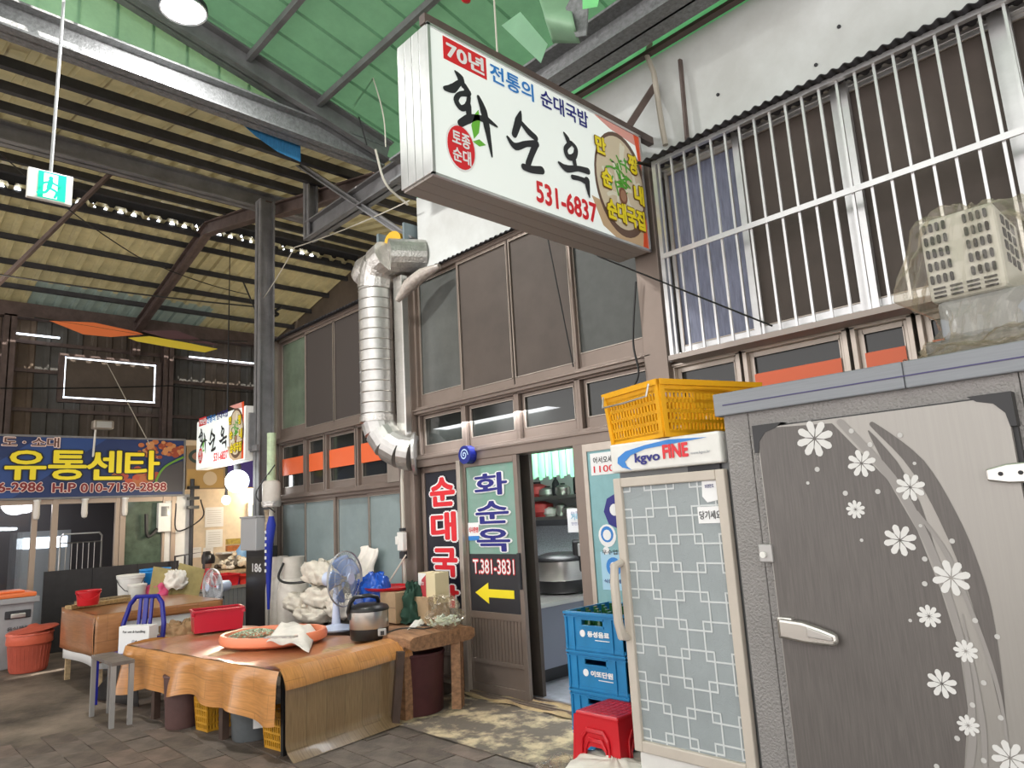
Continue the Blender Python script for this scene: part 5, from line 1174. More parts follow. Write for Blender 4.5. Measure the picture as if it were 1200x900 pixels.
# storefront under the banner
t = thing('storefront', 'glazed far storefront with pale posts under the blue banner', 'shopfront', (FX-.1, 2, 0))
M_post = mat('pale_brown_frame', (.40, .31, .24), .45, .3)
for ya_, yb_ in ((2.17, 2.24), (2.42, 2.50), (3.28, 3.34), (3.345, 3.43), (1.42, 1.46), (4.12, 4.19), (3.98, 4.02)): MB().box((FX-.12, ya_, 0), (FX-.04, yb_, bz0)).build('post', M_post, t, bevel=.005)
MB().box((FX-.11, -.5, 2.10), (FX-.05, 4.2, 2.2)).build('lintel', M_post, t)
MB().box((FX-.09, 1.46, .2), (FX-.08, 2.17, 2.1)).build('glass_pane', M_clear, t); MB().box((FX-.09, 3.43, .9), (FX-.08, 3.98, 2.1)).build('glass_pane', mat('greenish_glass', (.10, .14, .10), .15, noise=.4, nscale=5), t); MB().box((FX-.09, -.5, .2), (FX-.08, 1.42, 2.1)).build('glass_pane', M_clear, t)
MB().box((FX-.09, 4.02, 0), (FX-.08, 4.45, 2.2)).build('white_pipe_panel', M_white, t)
MB().box((FX-1.9, -1, 0), (FX-1.8, 4.5, 3.0)).build('interior_wall', mat('shop_interior', (.07, .065, .07), .7), t); MB().box((FX-1.9, -1, 2.6), (FX-.1, 4.5, 2.65)).build('interior_ceiling', MATS['shop_interior'], t)
t = thing('drinks_cooler', 'small lit white cooler inside the far storefront', 'cooler', (FX-1.1, 2.6, 0))
c = ax(53, 640, FX-1.1)
MB().box((FX-1.3, c.y-.35, 0), (FX-1.1, c.y+.35, 1.72)).build('cooler_body', mat('cooler_grey', (.30, .33, .36), .4), t); MB().box((FX-1.1, c.y-.3, 1.45), (FX-1.09, c.y+.3, 1.62)).build('light_panel', mat('cool_white_light', (.8, .9, 1), .5, emit=2.5), t)
tag(MB().tube([ax(-5, 620, FX-.7), ax(17, 620, FX-.7)], .02, 8).build('tube_light', mat('tube_glow', (.85, .95, 1), .5, emit=5)), 'glowing fluorescent tube inside the left window of the far storefront', 'lamp')
c = ax(95, 625, FX-.6)
t = thing('drying_rack', 'chrome towel rack inside the far storefront', 'rack', c)
b = MB(); y_, z_ = c.y, c.z
MB().tube([(FX-.6, y_-.28, .8), (FX-.6, y_-.28, z_-.05), (FX-.6, y_-.24, z_), (FX-.6, y_+.26, z_), (FX-.6, y_+.30, z_-.05), (FX-.6, y_+.30, .8)], .014, 6).build('frame', M_inox, t, smooth=True)
for k in range(6): MB().tube([(FX-.6, y_-.2+.08*k, z_-.14), (FX-.6, y_-.2+.08*k, .8)], .006, 5).build('bar', M_inox, t)
MB().tube([(FX-.6, y_-.28, z_-.14), (FX-.6, y_+.3, z_-.14)], .01, 5).build('cross_rail', M_inox, t)
for i, px in enumerate((44, 100, 147)):
    c = ax(px, 580, FX-.03); w3 = ('leftmost', 'middle', 'rightmost')[i]
    t = thing('bulb', '%s of the three white bulbs hanging under the blue banner' % w3, 'bulb', (c.x, c.y, bz0-.03), group='bulbs under the banner')
    MB().lathe([(.05, .0), (.05, .03)], 14, (c.x, c.y, bz0-.055)).build('bulb_holder', M_white, t); MB().lathe([(.001, -.28), (.035, -.26), (.045, -.2), (.04, -.03), (.04, 0)], 14, (c.x, c.y, bz0-.05)).build('bulb_glass', mat('milky_bulb', (.7, .66, .6), .3), t, smooth=True)
t = thing('flood_lamp', 'small floodlight on a white arm above the blue banner', 'lamp', (FX, 3.0, 3.1))
a = ax(109, 535, FX+.01); c = ax(112, 503, FX+.3); c2 = ax(120, 498, FX+.55)
MB().tube([a, c, c2], .015, 6).build('arm', M_white, t, smooth=True); MB().box((c2.x-.06, c2.y-.14, c2.z-.07), (c2.x+.1, c2.y+.14, c2.z+.06)).build('lamp_head', mat('lamp_housing', (.30, .26, .22), .4, .4), t, bevel=.02); MB().box((c2.x+.1, c2.y-.10, c2.z-.05), (c2.x+.105, c2.y+.10, c2.z+.04)).build('lamp_lens', M_inox, t)
# black board fence
t = thing('board_barrier', 'long low barrier of black boards in front of the far storefront', 'barrier', (-12.2, 3, 0))
y = 2.30; 
while y < 3.9: MB().box((-12.24, y, .0), (-12.2, y+.61, 1.13)).build('black_board', mat('black_board', (.022, .02, .022), .6, noise=.3), t); y += .615
# food photo board right of the banner
a = ax(216, 520, FX+.02); c = ax(300, 570, FX+.02)
t = thing('menu_board', 'photo board of dishes between the blue banner and the small lightbox', 'sign', (FX, 4.6, 2.3))
MB().box((FX-.05, 4.32, 2.28), (FX, 6.2, 3.02)).build('board', mat('board_tan', (.30, .20, .10), .5), t)
flat(circle(4.55, 2.84, .20, 20, .13), Fb, mat('dark_bowl_print', (.03, .05, .04), .5), t, 'bowl_picture', 0, .002); flat(circle(4.55, 2.84, .14, 16, .08), Fb, mat('salad_print', (.35, .18, .12), .5), t, 'bowl_picture', .002, .004)
flat(rect(4.34, 2.30, 4.95, 2.62), Fb, mat('gold_dish_print', (.45, .27, .08), .5), t, 'dish_picture', 0, .002); flat(circle(4.72, 2.46, .12, 16), Fb, mat('roll_print', (.60, .45, .28), .5), t, 'dish_picture', .002, .004)
flat(rect(5.0, 2.3, 6.15, 3.0), Fb, mat('purple_print', (.06, .04, .20), .5), t, 'panel_picture', 0, .002)
# cream side wall with notices
BX = -13.2
t = struct('wall_far_shop')
MB().box((BX-.1, 4.35, 0), (BX, 7.4, 3.2)).build('cream_wall', mat('cream_paint', (.72, .60, .44), .8, noise=.1), t)
wn = struct('window_%d' % (WN[0]+1)); WN[0] += 1
a = ax(294, 592, BX); c = ax(322, 680, BX)
MB().box((BX, a.y, c.z), (BX+.02, a.y+.95, a.z)).build('glass_pane', mat('grey_green_pane', (.20, .26, .24), .2), wn)
b = MB(); b.box((BX, a.y-.07, c.z-.05), (BX+.05, a.y, a.z+.05)).box((BX, a.y, a.z), (BX+.05, a.y+1, a.z+.05)).box((BX, a.y+.45, c.z), (BX+.05, a.y+.5, a.z)); b.build('window_frame', M_white, wn)
def notice(x0, y0, x1, y1, label, lines, words=None):
    a = ax(x0, y1, BX+.01); c = ax(x1, y0, BX+.01); t = thing('wall_notice', label, 'notice', (BX, a.y, a.z))
    MB().box((BX+.001, a.y, a.z), (BX+.01, c.y, c.z)).build('paper_sheet', M_paper, t)
    b = MB(); F = Fx(BX+.012)
    for i in range(lines): z = c.z-(c.z-a.z)*(.18+.75*i/lines); b.box((BX+.01, a.y+.04, z), (BX+.012, c.y-.04, z+.008))
    b.build('printed_line', mat('pale_ink', (.5, .48, .44), .6), t)
notice(240, 594, 262, 618, 'upper paper notice with table print on the cream wall', 7); notice(241, 620, 261, 642, 'lower paper notice on the cream wall', 6); notice(224, 641, 236, 654, 'small blank paper on the cream wall above the fire extinguisher', 2); notice(238, 641, 250, 655, 'small paper sheet on the cream wall beside the seated person', 2)
c = ax(211, 645, BX+.1)
t = thing('fire_extinguisher', 'small red fire extinguisher hanging on the cream wall', 'fire extinguisher', c)
MB().lathe([(.0, -.2), (.065, -.2), (.07, -.17), (.07, .12), (.03, .17), (.0, .18)], 18, c).build('cylinder', M_red, t, smooth=True); MB().tube([c+V((0, 0, .18)), c+V((0, .05, .24))], .02, 8).build('nozzle', M_black, t)
MB().tube([c+V((0, 0, .2)), c+V((.03, -.1, .1)), c+V((.03, -.09, -.12))], .01, 6).build('hose', M_black, t, smooth=True)
c = ax(208, 628, BX+.01); tag(MB().box((BX, c.y-.05, c.z-.1), (BX+.02, c.y+.05, c.z+.1)).build('wall_plate', mat('brown_plate', (.22, .11, .08), .5)), 'small brown sign plate above the fire extinguisher', 'plate')
c = ax(193, 605, FX+.05)
t = thing('electric_meter', 'white electric meter box on the far storefront corner', 'meter', c)
MB().box((FX-.04, c.y-.10, c.z-.25), (FX+.06, c.y+.10, c.z+.22)).build('meter_case', M_white, t, bevel=.01); MB().box((FX+.06, c.y-.06, c.z+.0), (FX+.065, c.y+.06, c.z+.16)).build('meter_window', mat('meter_glass', (.2, .2, .2), .1), t)
cable('meter_cable', [(FX+.03, c.y-.1, c.z-.2), (FX+.05, c.y-.25, c.z-.3), (FX+.05, c.y-.28, c.z+.05)], .03, M_cable, 'thick black cable looping left of the white meter box', n=4)
# round globe lamps
c = az(278, 564, 2.35) if False else ax(278, 564, -9.9)
t = thing('globe_lamp', 'large glowing white globe lamp under the small lightbox sign', 'lamp', c)
r = 13.5*mpp(c)
MB().lathe([(r*sin(pi*k/12)+.0001, -r*cos(pi*k/12)) for k in range(13)], 24, c, cap=False).build('globe', mat('globe_glow', (.85, .97, 1), .5, emit=2.2), t, smooth=True)
MB().lathe([(.05, r*.9), (.05, r+.06), (.02, r+.12)], 14, c).build('lamp_cap', M_steel, t, smooth=True); MB().tube([c+V((0, 0, r+.1)), c+V((.1, 0, r+.18)), (-9.3, 4.0, c.z+r+.2)], .012, 6).build('lamp_arm', M_steel, t, smooth=True)
plight(c+V((0, -.35, 0)), 12, (.9, .97, 1), .15)
c2 = ax(265, 586, -11.4); t = thing('bare_bulb', 'small bare glowing bulb hanging lower left of the globe lamp', 'bulb', c2)
MB().lathe([(.065*sin(pi*k/8)+.0001, -.075*cos(pi*k/8)) for k in range(9)], 16, c2, cap=False).build('bulb_glass', mat('bulb_glow', (1, .93, .78), .5, emit=14, ecol=(1, .92, .75)), t, smooth=True)
MB().tube([c2+V((0, 0, .07)), c2+V((0, 0, .14)), c2+V((0, 0, 4.5))], [.03, .02, .006], 8).build('bulb_flex', M_black, t)
plight(c2+V((.25, 0, -.1)), 40, (1, .86, .66), .1)
plight((-12.9, 6.0, 2.3), 55, (1, .86, .66), .2); plight((-13.6, 2.2, 2.2), 12, (.95, .95, 1), .2)  # the warm one is a fill added without a fixture to brighten the hall
plight((-11.0, 1.2, 4.6), 22, (1, .88, .70), .5)  # added warm fill hanging in mid-air, no lamp there
# black pole with wiring by cream wall
c = ax(216, 600, FX+.05)
t = thing('wire_pole', 'thin dark utility pole with switches left of the cream wall', 'pole', (c.x, c.y, 0))
MB().tube([(c.x, c.y+.12, .6), (c.x, c.y+.12, 2.45)], .035, 8).build('pole', M_dark, t)
for z in (1.95, 2.1, 2.28): MB().box((c.x-.05, c.y+.05, z), (c.x+.06, c.y+.22, z+.05)).build('insulator', M_black, t)
cable('pole_wire', [(c.x+.03, c.y+.25, 2.1), (c.x+.05, c.y+.28, 1.8), (c.x+.04, c.y-.12, 1.6), (c.x+.04, c.y-.15, 2.05)], .012, M_cable, 'black wire hooped around the thin utility pole', n=4)
# counter with red basins, onions and the seated person
t = thing('stall_counter', 'grey corrugated metal counter behind the far desk fan', 'counter', (-11.5, 4.7, 0))
cy0 = 3.9; cy1 = 5.45; cz = .66
corr_sheet('corrugated_front', t, Fx(-11.45), cy0, cy1, .0, cz, mat('grey_corrugated', (.24, .25, .26), .4, .4), .07, .018)
MB().box((-12.0, cy0-.03, cz), (-11.42, cy1, cz+.04)).build('counter_top', M_inox, t); MB().box((-12.0, cy0, 0), (-11.95, cy1, cz)).build('rear_panel', M_steel, t)
def rbasin(px, py, w_, d, h, label, m, z):
    c = ax(px, py, -11.7); t = thing('plastic_basin', label, 'basin', (c.x, c.y, z)); k = 1.12
    b = MB(); pts = [(x, y, zz) for zz, kk in ((z, 1), (z+h, k)) for x, y in ((-d*kk, -w_*kk), (d*kk, -w_*kk), (d*kk, w_*kk), (-d*kk, w_*kk))]
    b.q([(c.x+x, c.y+y, zz) for x, y, zz in pts], [(3, 2, 1, 0), (0, 1, 5, 4), (1, 2, 6, 5), (2, 3, 7, 6), (3, 0, 4, 7)]).build('basin_body', m, t, solid=.008)
    P_ = [V((c.x+x, c.y+y, zz)) for x, y, zz in pts[4:]]; b = MB()
    for i in range(4): b.bar(P_[i], P_[(i+1) % 4], .025, .02)
    b.build('rim', m, t); return c
zc = cz+.04
rbasin(232, 680, .22, .2, .20, 'red basin at the left end of the far counter, in front of the person', M_red, zc); rbasin(258, 678, .20, .2, .17, 'wide red basin in the middle of the far counter', M_red, zc)
rbasin(272, 684, .08, .13, .12, 'small purple basin between two red ones on the far counter', mat('purple_plastic', (.30, .05, .30), .4), zc); rbasin(286, 684, .13, .16, .13, 'red basin at the right end of the far counter', mat('tomato_plastic', (.62, .03, .02), .4), zc)
random.seed(8)
b0 = None; ca = ax(262, 667, -12.3); cb = ax(291, 667, -12.3); M_on = [mat('onion_%d' % i, c_, .6) for i, c_ in enumerate(((.62, .52, .38), (.10, .08, .06), (.68, .64, .55)))]
t = thing('produce_table', 'table heaped with onions behind the far counter', 'table', (-12.4, (ca.y+cb.y)/2, 0))
MB().box((-12.75, ca.y-.1, .85), (-12.15, cb.y+.25, .9)).build('table_top', M_ply, t)
for x in (-12.7, -12.2):
    for y in (ca.y-.05, cb.y+.2): MB().box((x-.02, y-.02, 0), (x+.02, y+.02, .85)).build('leg', M_leg, t)
om = []
for i in range(3):
    o = MB().lathe([(.001, -.035), (.03, -.028), (.045, 0), (.03, .03), (.008, .042), (.001, .05)], 10, (0, 0, 0)).build('onion', M_on[i], smooth=True); om.append(o.data); bpy.data.objects.remove(o)
for k in range(90):
    u = random.random(); v = random.random(); z = .945+.16*random.random()*(1-abs(2*v-1))*(1-abs(2*u-1)*.6)*1.6
    o = bpy.data.objects.new('onion', random.choice(om)); COL.objects.link(o); o.location = (-12.68+v*.48, ca.y+u*(cb.y-ca.y+.05), z); o.rotation_euler = (random.random(), random.random(), random.random())
    tag(o, 'onion in the heap behind the red basins of the far counter', 'onion', 'onions heaped behind the counter')
# items on stand behind: blue water bottle and yellow boxes in window
c = ax(284, 650, -12.6)
t = thing('water_jug', 'clear blue water jug standing behind the onion heap', 'jug', (c.x, c.y, c.z-.18)); MB().lathe([(.10, 0), (.11, .02), (.105, .12), (.11, .14), (.105, .26), (.05, .33), (.03, .38), (.03, .42), (.0, .42)], 20, (c.x, c.y, c.z-.18)).build('jug_body', mat('blue_pet', (.22, .42, .70), .15), t, smooth=True)
MB().box((c.x-.15, c.y-.2, .9), (c.x+.1, c.y+.2, c.z-.18)).build('stand_box', M_card, t)
for i, (px, py, cc) in enumerate(((276, 634, (.55, .40, .08)), (276, 642, (.5, .16, .04)))):
    c = ax(px, py, -13.05); tag(MB().box((c.x-.05, c.y-.16, c.z-.05), (c.x+.05, c.y+.16, c.z+.045)).build('food_box', mat('food_box_%d' % i, cc, .6, noise=.4, nscale=18)), ('yellow', 'red-brown')[i]+' box on the sill of the far window', 'box')
# person seated behind the counter
hc = ax(243, 655, -12.35)
t = thing('person', 'person with short black hair, seen from behind beyond the red basins', 'person', (hc.x, hc.y, 0))
def skin(name, pts, edges, rad, m, parent, sub=2):
    me = bpy.data.meshes.new(name); inv = wm(parent).inverted(); me.from_pydata([tuple(inv @ V(p)) for p in pts], edges, []); o = bpy.data.objects.new(name, me); COL.objects.link(o); o.parent = parent
    md = o.modifiers.new('skin', 'SKIN'); 
    for i, r in enumerate(rad): me.skin_vertices[0].data[i].radius = (r, r)
    me.skin_vertices[0].data[0].use_root = True
    s = o.modifiers.new('sub', 'SUBSURF'); s.levels = sub; s.render_levels = sub; me.materials.append(m); return o
M_skin = mat('skin', (.62, .38, .26), .55); M_shirt = mat('dark_red_top', (.35, .04, .05), .8)
hz = hc.z; X = hc.x; Yc = hc.y
B = [(X-.05, Yc, hz-.78), (X-.03, Yc, hz-.55), (X, Yc, hz-.34), (X+.01, Yc, hz-.22), (X+.02, Yc, hz-.12),   # pelvis..neck
     (X, Yc-.19, hz-.33), (X-.08, Yc-.25, hz-.55), (X-.30, Yc-.16, hz-.60), (X, Yc+.19, hz-.33), (X-.08, Yc+.25, hz-.55), (X-.30, Yc+.16, hz-.60),
     (X, Yc-.10, hz-.80), (X-.38, Yc-.13, hz-.80), (X-.38, Yc-.13, .08), (X, Yc+.10, hz-.80), (X-.38, Yc+.13, hz-.80), (X-.38, Yc+.13, .08)]
Ee = [(0, 1), (1, 2), (2, 3), (3, 4), (2, 5), (5, 6), (6, 7), (2, 8), (8, 9), (9, 10), (0, 11), (11, 12), (12, 13), (0, 14), (14, 15), (15, 16)]
skin('clothed_body', B, Ee, [.15, .14, .14, .07, .05, .07, .055, .04, .07, .055, .04, .1, .08, .05, .1, .08, .05], M_shirt, t)
hd = MB(); Hc = V((X+.03, Yc, hz-.03))
def headf(u, v):
    a = 2*pi*u; th = pi*v; r = .105; x = r*sin(th)*cos(a)*.95; y = r*sin(th)*sin(a)*.80; z = .13*cos(th)
    if z < -.02: x *= .86; y *= .84
    if abs(a-0) < .3 or abs(a-2*pi) < .3:
        if -.03 < z < .02: x += .022*(1-min(abs(a), abs(a-2*pi))/.3)
    return Hc+V((-x, y, z))
hd.grid(headf, 32, 20).build('head', M_skin, t, smooth=True)
for s_ in (-1, 1):
    MB().lathe([(.012*sin(pi*k/6)+.0001, -.009*cos(pi*k/6)) for k in range(7)], 8, Hc+V((-.092, s_*.034, .0))).build('eye', M_black, t); MB().lathe([(.02*sin(pi*k/6)+.0001, -.03*cos(pi*k/6)) for k in range(7)], 8, Hc+V((0, s_*.085, -.01)), .6, .5).build('ear', M_skin, t, smooth=True)
MB().box(Hc+V((-.096, -.022, -.062)), Hc+V((-.085, .022, -.054))).build('mouth', mat('lips', (.45, .16, .13), .5), t)
MB().grid(lambda u, v: Hc+V((.012, 0, .01))+V((.118*sin(pi*.66*v)*cos(2*pi*u), .105*sin(pi*.62*v)*sin(2*pi*u), .148*cos(pi*.62*v)+(.05 if cos(2*pi*u) < -.3 else 0)*v)), 28, 12).build('hair', M_black, t, smooth=True)
for s_ in (-1, 1):
    w0 = V((X-.30, Yc+s_*.16, hz-.60)); skin('hand', [w0, w0+V((-.07, 0, -.01))], [(0, 1)], [.03, .032], M_skin, t, 2)
    for k in range(4): skin('finger', [w0+V((-.07, (k-1.5)*.018, -.01)), w0+V((-.11, (k-1.5)*.022, -.015)), w0+V((-.14+.006*abs(k-1.5), (k-1.5)*.023, -.03))], [(0, 1), (1, 2)], [.009, .008, .007], M_skin, t, 1)
    skin('thumb', [w0+V((-.03, -s_*.02, -.01)), w0+V((-.06, -s_*.05, -.02)), w0+V((-.08, -s_*.055, -.03))], [(0, 1), (1, 2)], [.010, .009, .008], M_skin, t, 1)
t = thing('stool', 'low wooden seat under the person behind the counter', 'stool', (X, Yc, 0)); MB().box((X-.2, Yc-.18, hz-.96), (X+.14, Yc+.18, hz-.92)).build('seat', M_ply, t)
for a_ in (-.17, .11):
    for c_ in (-.15, .15): MB().box((X+a_-.02, Yc+c_-.02, 0), (X+a_+.02, Yc+c_+.02, hz-.96)).build('leg', M_ply, t)
# second fan
pf = az(256, 740, .05); fz = ay(250, 685, 3.6)
fp = ax(263, 735, -9.4); zz_ = 0
c = ax(250, 688, -9.4)
fan((c.x-.02, c.y+.10, 0), c.z, 21*mpp(c), (.15, -1, .0), 'white-guarded pale fan standing behind the red bin before the far counter', mat('white_guard_wire', (.60, .60, .62), .4), M_fanb, (.40, .42, .46))
# dark cabinet, umbrella, canister and box by the column
x0_ = ay(288, 680, 3.95).x; x1_ = ay(311, 680, 3.95).x
t = thing('dark_cabinet', 'tall black cabinet between the steel column and the gas cylinders', 'cabinet', (x0_, 4, 0))
zt = ay(300, 640, 3.95).z
MB().box((x0_, 3.95, 0), (x1_+.1, 4.06, zt)).build('cabinet_body', mat('black_lacquer', (.02, .018, .02), .3), t, bevel=.01); MB().box((x0_+.03, 3.94, zt*.15), (x1_+.05, 3.95, zt*.9)).build('door', MATS['black_lacquer'], t)
a = ay(296, 668, 3.94); text('186', Fy(3.938), a.x, a.z-.02, .26, .10, M_print_w, t, .02, .001)
a = ay(289, 612, 3.9); c = ay(307, 640, 3.9)
t = thing('speaker_box', 'light grey metal box hanging left of the steel column', 'box', (a.x, 3.9, c.z))
MB().box((a.x, 3.82, c.z-.05), (c.x, 3.98, a.z+.05)).build('box_body', mat('light_grey_metal', (.38, .39, .40), .45), t, bevel=.01); MB().box((a.x-.01, 3.81, a.z+.05), (c.x+.01, 3.99, a.z+.07)).build('box_lid', MATS['light_grey_metal'], t)
uc = ay(318, 605, 3.85); ud = ay(315, 638, 3.85)
t = thing('folded_umbrella', 'rolled blue umbrella with white lettering standing beside the column', 'umbrella', (uc.x, 3.85, 0))
MB().tube([(ud.x, 3.85, ud.z-.75), (ud.x, 3.85, ud.z), (uc.x, 3.85, uc.z-.1), (uc.x, 3.85, uc.z)], [.015, .05, .055, .03], 10).build('canopy', mat('royal_blue_cloth', (.012, .03, .35), .6), t, smooth=True)
MB().tube([(ud.x, 3.85, 0), (ud.x, 3.85, ud.z-.75)], .012, 6).build('shaft', M_inox, t)
for k in range(7): MB().box((uc.x-.05, 3.790, uc.z-.2-.075*k), (uc.x-.02, 3.80, uc.z-.165-.075*k)).build('white_mark', M_print_w, t)
c = ay(318, 578, 3.95)
t = thing('pipe_canister', 'pale plastic canister with a foil band on the pipe beside the column', 'canister', (c.x, 3.95, c.z-.2))
MB().lathe([(.10, -.17), (.11, -.15), (.11, .12), (.09, .15), (.05, .16)], 20, (c.x, 3.95, c.z)).build('canister', M_tank, t, smooth=True); MB().lathe([(.115, -.16), (.12, -.10)], 20, (c.x, 3.95, c.z), cap=False).build('foil_band', M_foil, t, smooth=True)
MB().tube([(c.x, 3.95, c.z+.15), (c.x, 3.95, c.z+.75)], .055, 12).build('pipe', mat('green_white_pipe', (.50, .62, .40), .5, noise=.4, nscale=5), t); MB().tube([(c.x, 3.95, c.z-.17), (c.x, 3.95, c.z-.6)], .03, 8).build('pipe', M_cablew, t)
MB().lathe([(.04, -.5), (.06, -.46), (.05, -.3), (.07, -.2)], 9, (c.x-.05, 3.95, c.z)).build('wrapped_bottle', mat('tan_wrap', (.42, .33, .22), .5, noise=.6, nscale=20), t)
# rack beside the cream wall (dark tubes)
a = ax(205, 660, -12.1); c = ax(240, 650, -12.1)
t = thing('metal_rail', 'dark metal hand rail at the end of the black board barrier', 'rail', (-12.1, a.y, 0))
MB().tube([(-12.1, a.y, 0), (-12.1, a.y, 1.2), (-12.1, a.y+.45, 1.24), (-12.1, a.y+.45, 0)], .02, 6).build('rail_tube', M_dark, t); MB().tube([(-12.1, a.y+.15, 0), (-12.1, a.y+.15, 1.2)], .015, 6).build('upright', M_dark, t)
# ================================================================ left group: bins and vinyl-covered table
pw = V((-11.0, 1.62, 0))
t = thing('wheelie_bin', 'grey food-waste bin with an orange lid at the far left', 'bin', (-10.9, 1.6, 0))
xb, yb0, yb1, hb = -11.25, 1.20, 2.05, .80
MB().q([(xb-.45, yb0+.05, 0), (xb-.03, yb0+.05, 0), (xb-.03, yb1-.06, 0), (xb-.45, yb1-.06, 0), (xb-.5, yb0, hb), (xb, yb0, hb), (xb, yb1-.02, hb), (xb-.5, yb1-.02, hb)], [(3, 2, 1, 0), (0, 1, 5, 4), (1, 2, 6, 5), (2, 3, 7, 6), (3, 0, 4, 7), (4, 5, 6, 7)]).build('bin_body', mat('grey_bin_plastic', (.34, .34, .35), .45, noise=.1), t, bevel=.01)
MB().box((xb-.55, yb0-.03, hb), (xb+.05, yb1+.03, hb+.07)).build('rim', MATS['grey_bin_plastic'], t, bevel=.01)
MB().box((xb-.5, yb0, hb+.07), (xb+.02, yb1, hb+.13)).build('lid', mat('orange_lid', (.82, .19, .05), .4), t, bevel=.02); MB().box((xb-.4, yb0+.15, hb+.13), (xb-.05, yb1-.12, hb+.16)).build('lid_panel', MATS['orange_lid'], t, bevel=.012)
Fbin = (V((xb-.005, 0, 0)), V((0, 1, 0)), V((0, 0, 1)))
c = ax(21, 720, xb); MB().box((xb-.01, c.y-.14, c.z-.05), (xb+.012, c.y+.14, c.z+.05)).build('catch_recess', M_dark, t, bevel=.01); MB().box((xb+.0, c.y-.08, c.z-.04), (xb+.035, c.y+.08, c.z+.015)).build('catch', M_inox, t, bevel=.008)
for i, wds in enumerate(('음식물전용', '수거용기', '분리배출')):
    c = ax(8, 740+i*5, xb); text(wds, Fx(xb), c.y, c.z, .30, .045, M_print_b, t, .01, .004)
c = ax(43, 748, -10.5)
t = thing('rubbish_bucket', 'reddish round rubbish bucket with loose lid and bag in front of the grey bin', 'bucket', (-10.7, 1.9, 0))
Mrd = mat('brick_red_plastic', (.45, .085, .05), .5, noise=.15); cb_ = az(27, 787, 0); cb_ = V((cb_.x, cb_.y+.05, 0))
MB().lathe([(.19, 0), (.20, .02), (.24, .42), (.245, .43)], 32, cb_).build('bucket_body', Mrd, t, smooth=True)
b = MB()
for k in range(32): a = 2*pi*k/32; b.tube([cb_+V((.20*cos(a), .20*sin(a), .03)), cb_+V((.228*cos(a), .228*sin(a), .30))], .004, 4)
b.build('rib', Mrd, t)
MB().lathe([(.245, .33), (.252, .34), (.245, .44), (.26, .445), (.25, .47), (.2, .475)], 32, cb_).build('bag_rim', mat('orange_red_bag', (.66, .13, .07), .4, bump=.6, bscale=20), t, smooth=True)
MB().lathe([(.27, 0), (.28, .012), (.26, .03), (.08, .05), (.04, .08), (.0, .08)], 32, (0, 0, 0), 1, 1, MX.Translation(cb_+V((0, .03, .475))) @ MX.Rotation(R(6), 4, 'X')).build('lid', Mrd, t, smooth=True)
# vinyl covered white table
x0, x1, y0, y1, zt = -9.82, -8.42, 2.08, 3.35, .79
t = thing('covered_table', 'white table half covered by brown wood-print vinyl left of the big table', 'table', (-9.1, 2.7, 0))
MB().box((x0+.02, y0+.03, zt-.04), (x1-.02, y1, zt)).build('tabletop', M_ply, t)
for x, y in ((x0+.02, y0+.02), (x1-.07, y0+.02), (x1-.07, y1-.1), (x0+.02, y1-.1)): MB().box((x, y, 0), (x+.05, y+.05, zt-.04)).build('leg', M_ply, t)
MB().grid(lambda u, v: (x0+u*(x1-x0)+.01, y0-.004-.02*sin(u*6)*v, zt-v*(.55-.04*sin(u*3))), 20, 6).build('white_sheet', M_paper, t, smooth=True, solid=.006)
MB().grid(lambda u, v: (x1+.006+.01*sin(u*8)*v, y0+u*(y1-y0), zt-v*(.52+.06*sin(u*2.5))), 20, 6).build('white_sheet', M_paper, t, smooth=True, solid=.006)
MB().grid(lambda u, v: (x0-.02+u*(x1-x0+.05), y0-.03-.02*sin(v*pi)*sin(u*7), zt+.012-v*(.40+.04*cos(u*3)+.05*u)), 30, 8, lambda u, v: (u*1.4, v*.45)).build('vinyl_front', M_pvcb, t, smooth=True, solid=.003)
MB().grid(lambda u, v: (x1+.028, y0-.03+u*(y1-y0+.02), zt+.012-v*(.10 if u > .22 else .48-.1*u)), 40, 4, lambda u, v: (u*1.3, v*.2)).build('vinyl_side', M_pvcb, t, smooth=True, solid=.003)
MB().grid(lambda u, v: (x0-.02+u*(x1-x0+.05), y0-.03+v*(y1-y0+.03), zt+.013+.003*sin(u*9+v*5)), 20, 12, lambda u, v: (u*1.4, v*1.3)).build('vinyl_top', M_pvcb, t, smooth=True)
for i, (pxa, pya, pxb, pyb, lb) in enumerate(((80, 712, 150, 702, 'long timber plank lying at the front of the covered table'), (90, 707, 150, 699, 'weathered plank lying behind the first one on the covered table'))):
    a = az(pxa, pya, zt+.04); c = az(pxb, pyb, zt+.04); tag(MB().bar((a.x, a.y, zt+.04), (c.x, c.y, zt+.04), .12, .04).build('timber_plank', mat('worn_plank_%d' % i, ((.40, .26, .11), (.30, .22, .12))[i], .7, noise=.5, nscale=6, stretch=(1, 8, 8))), lb, 'plank')
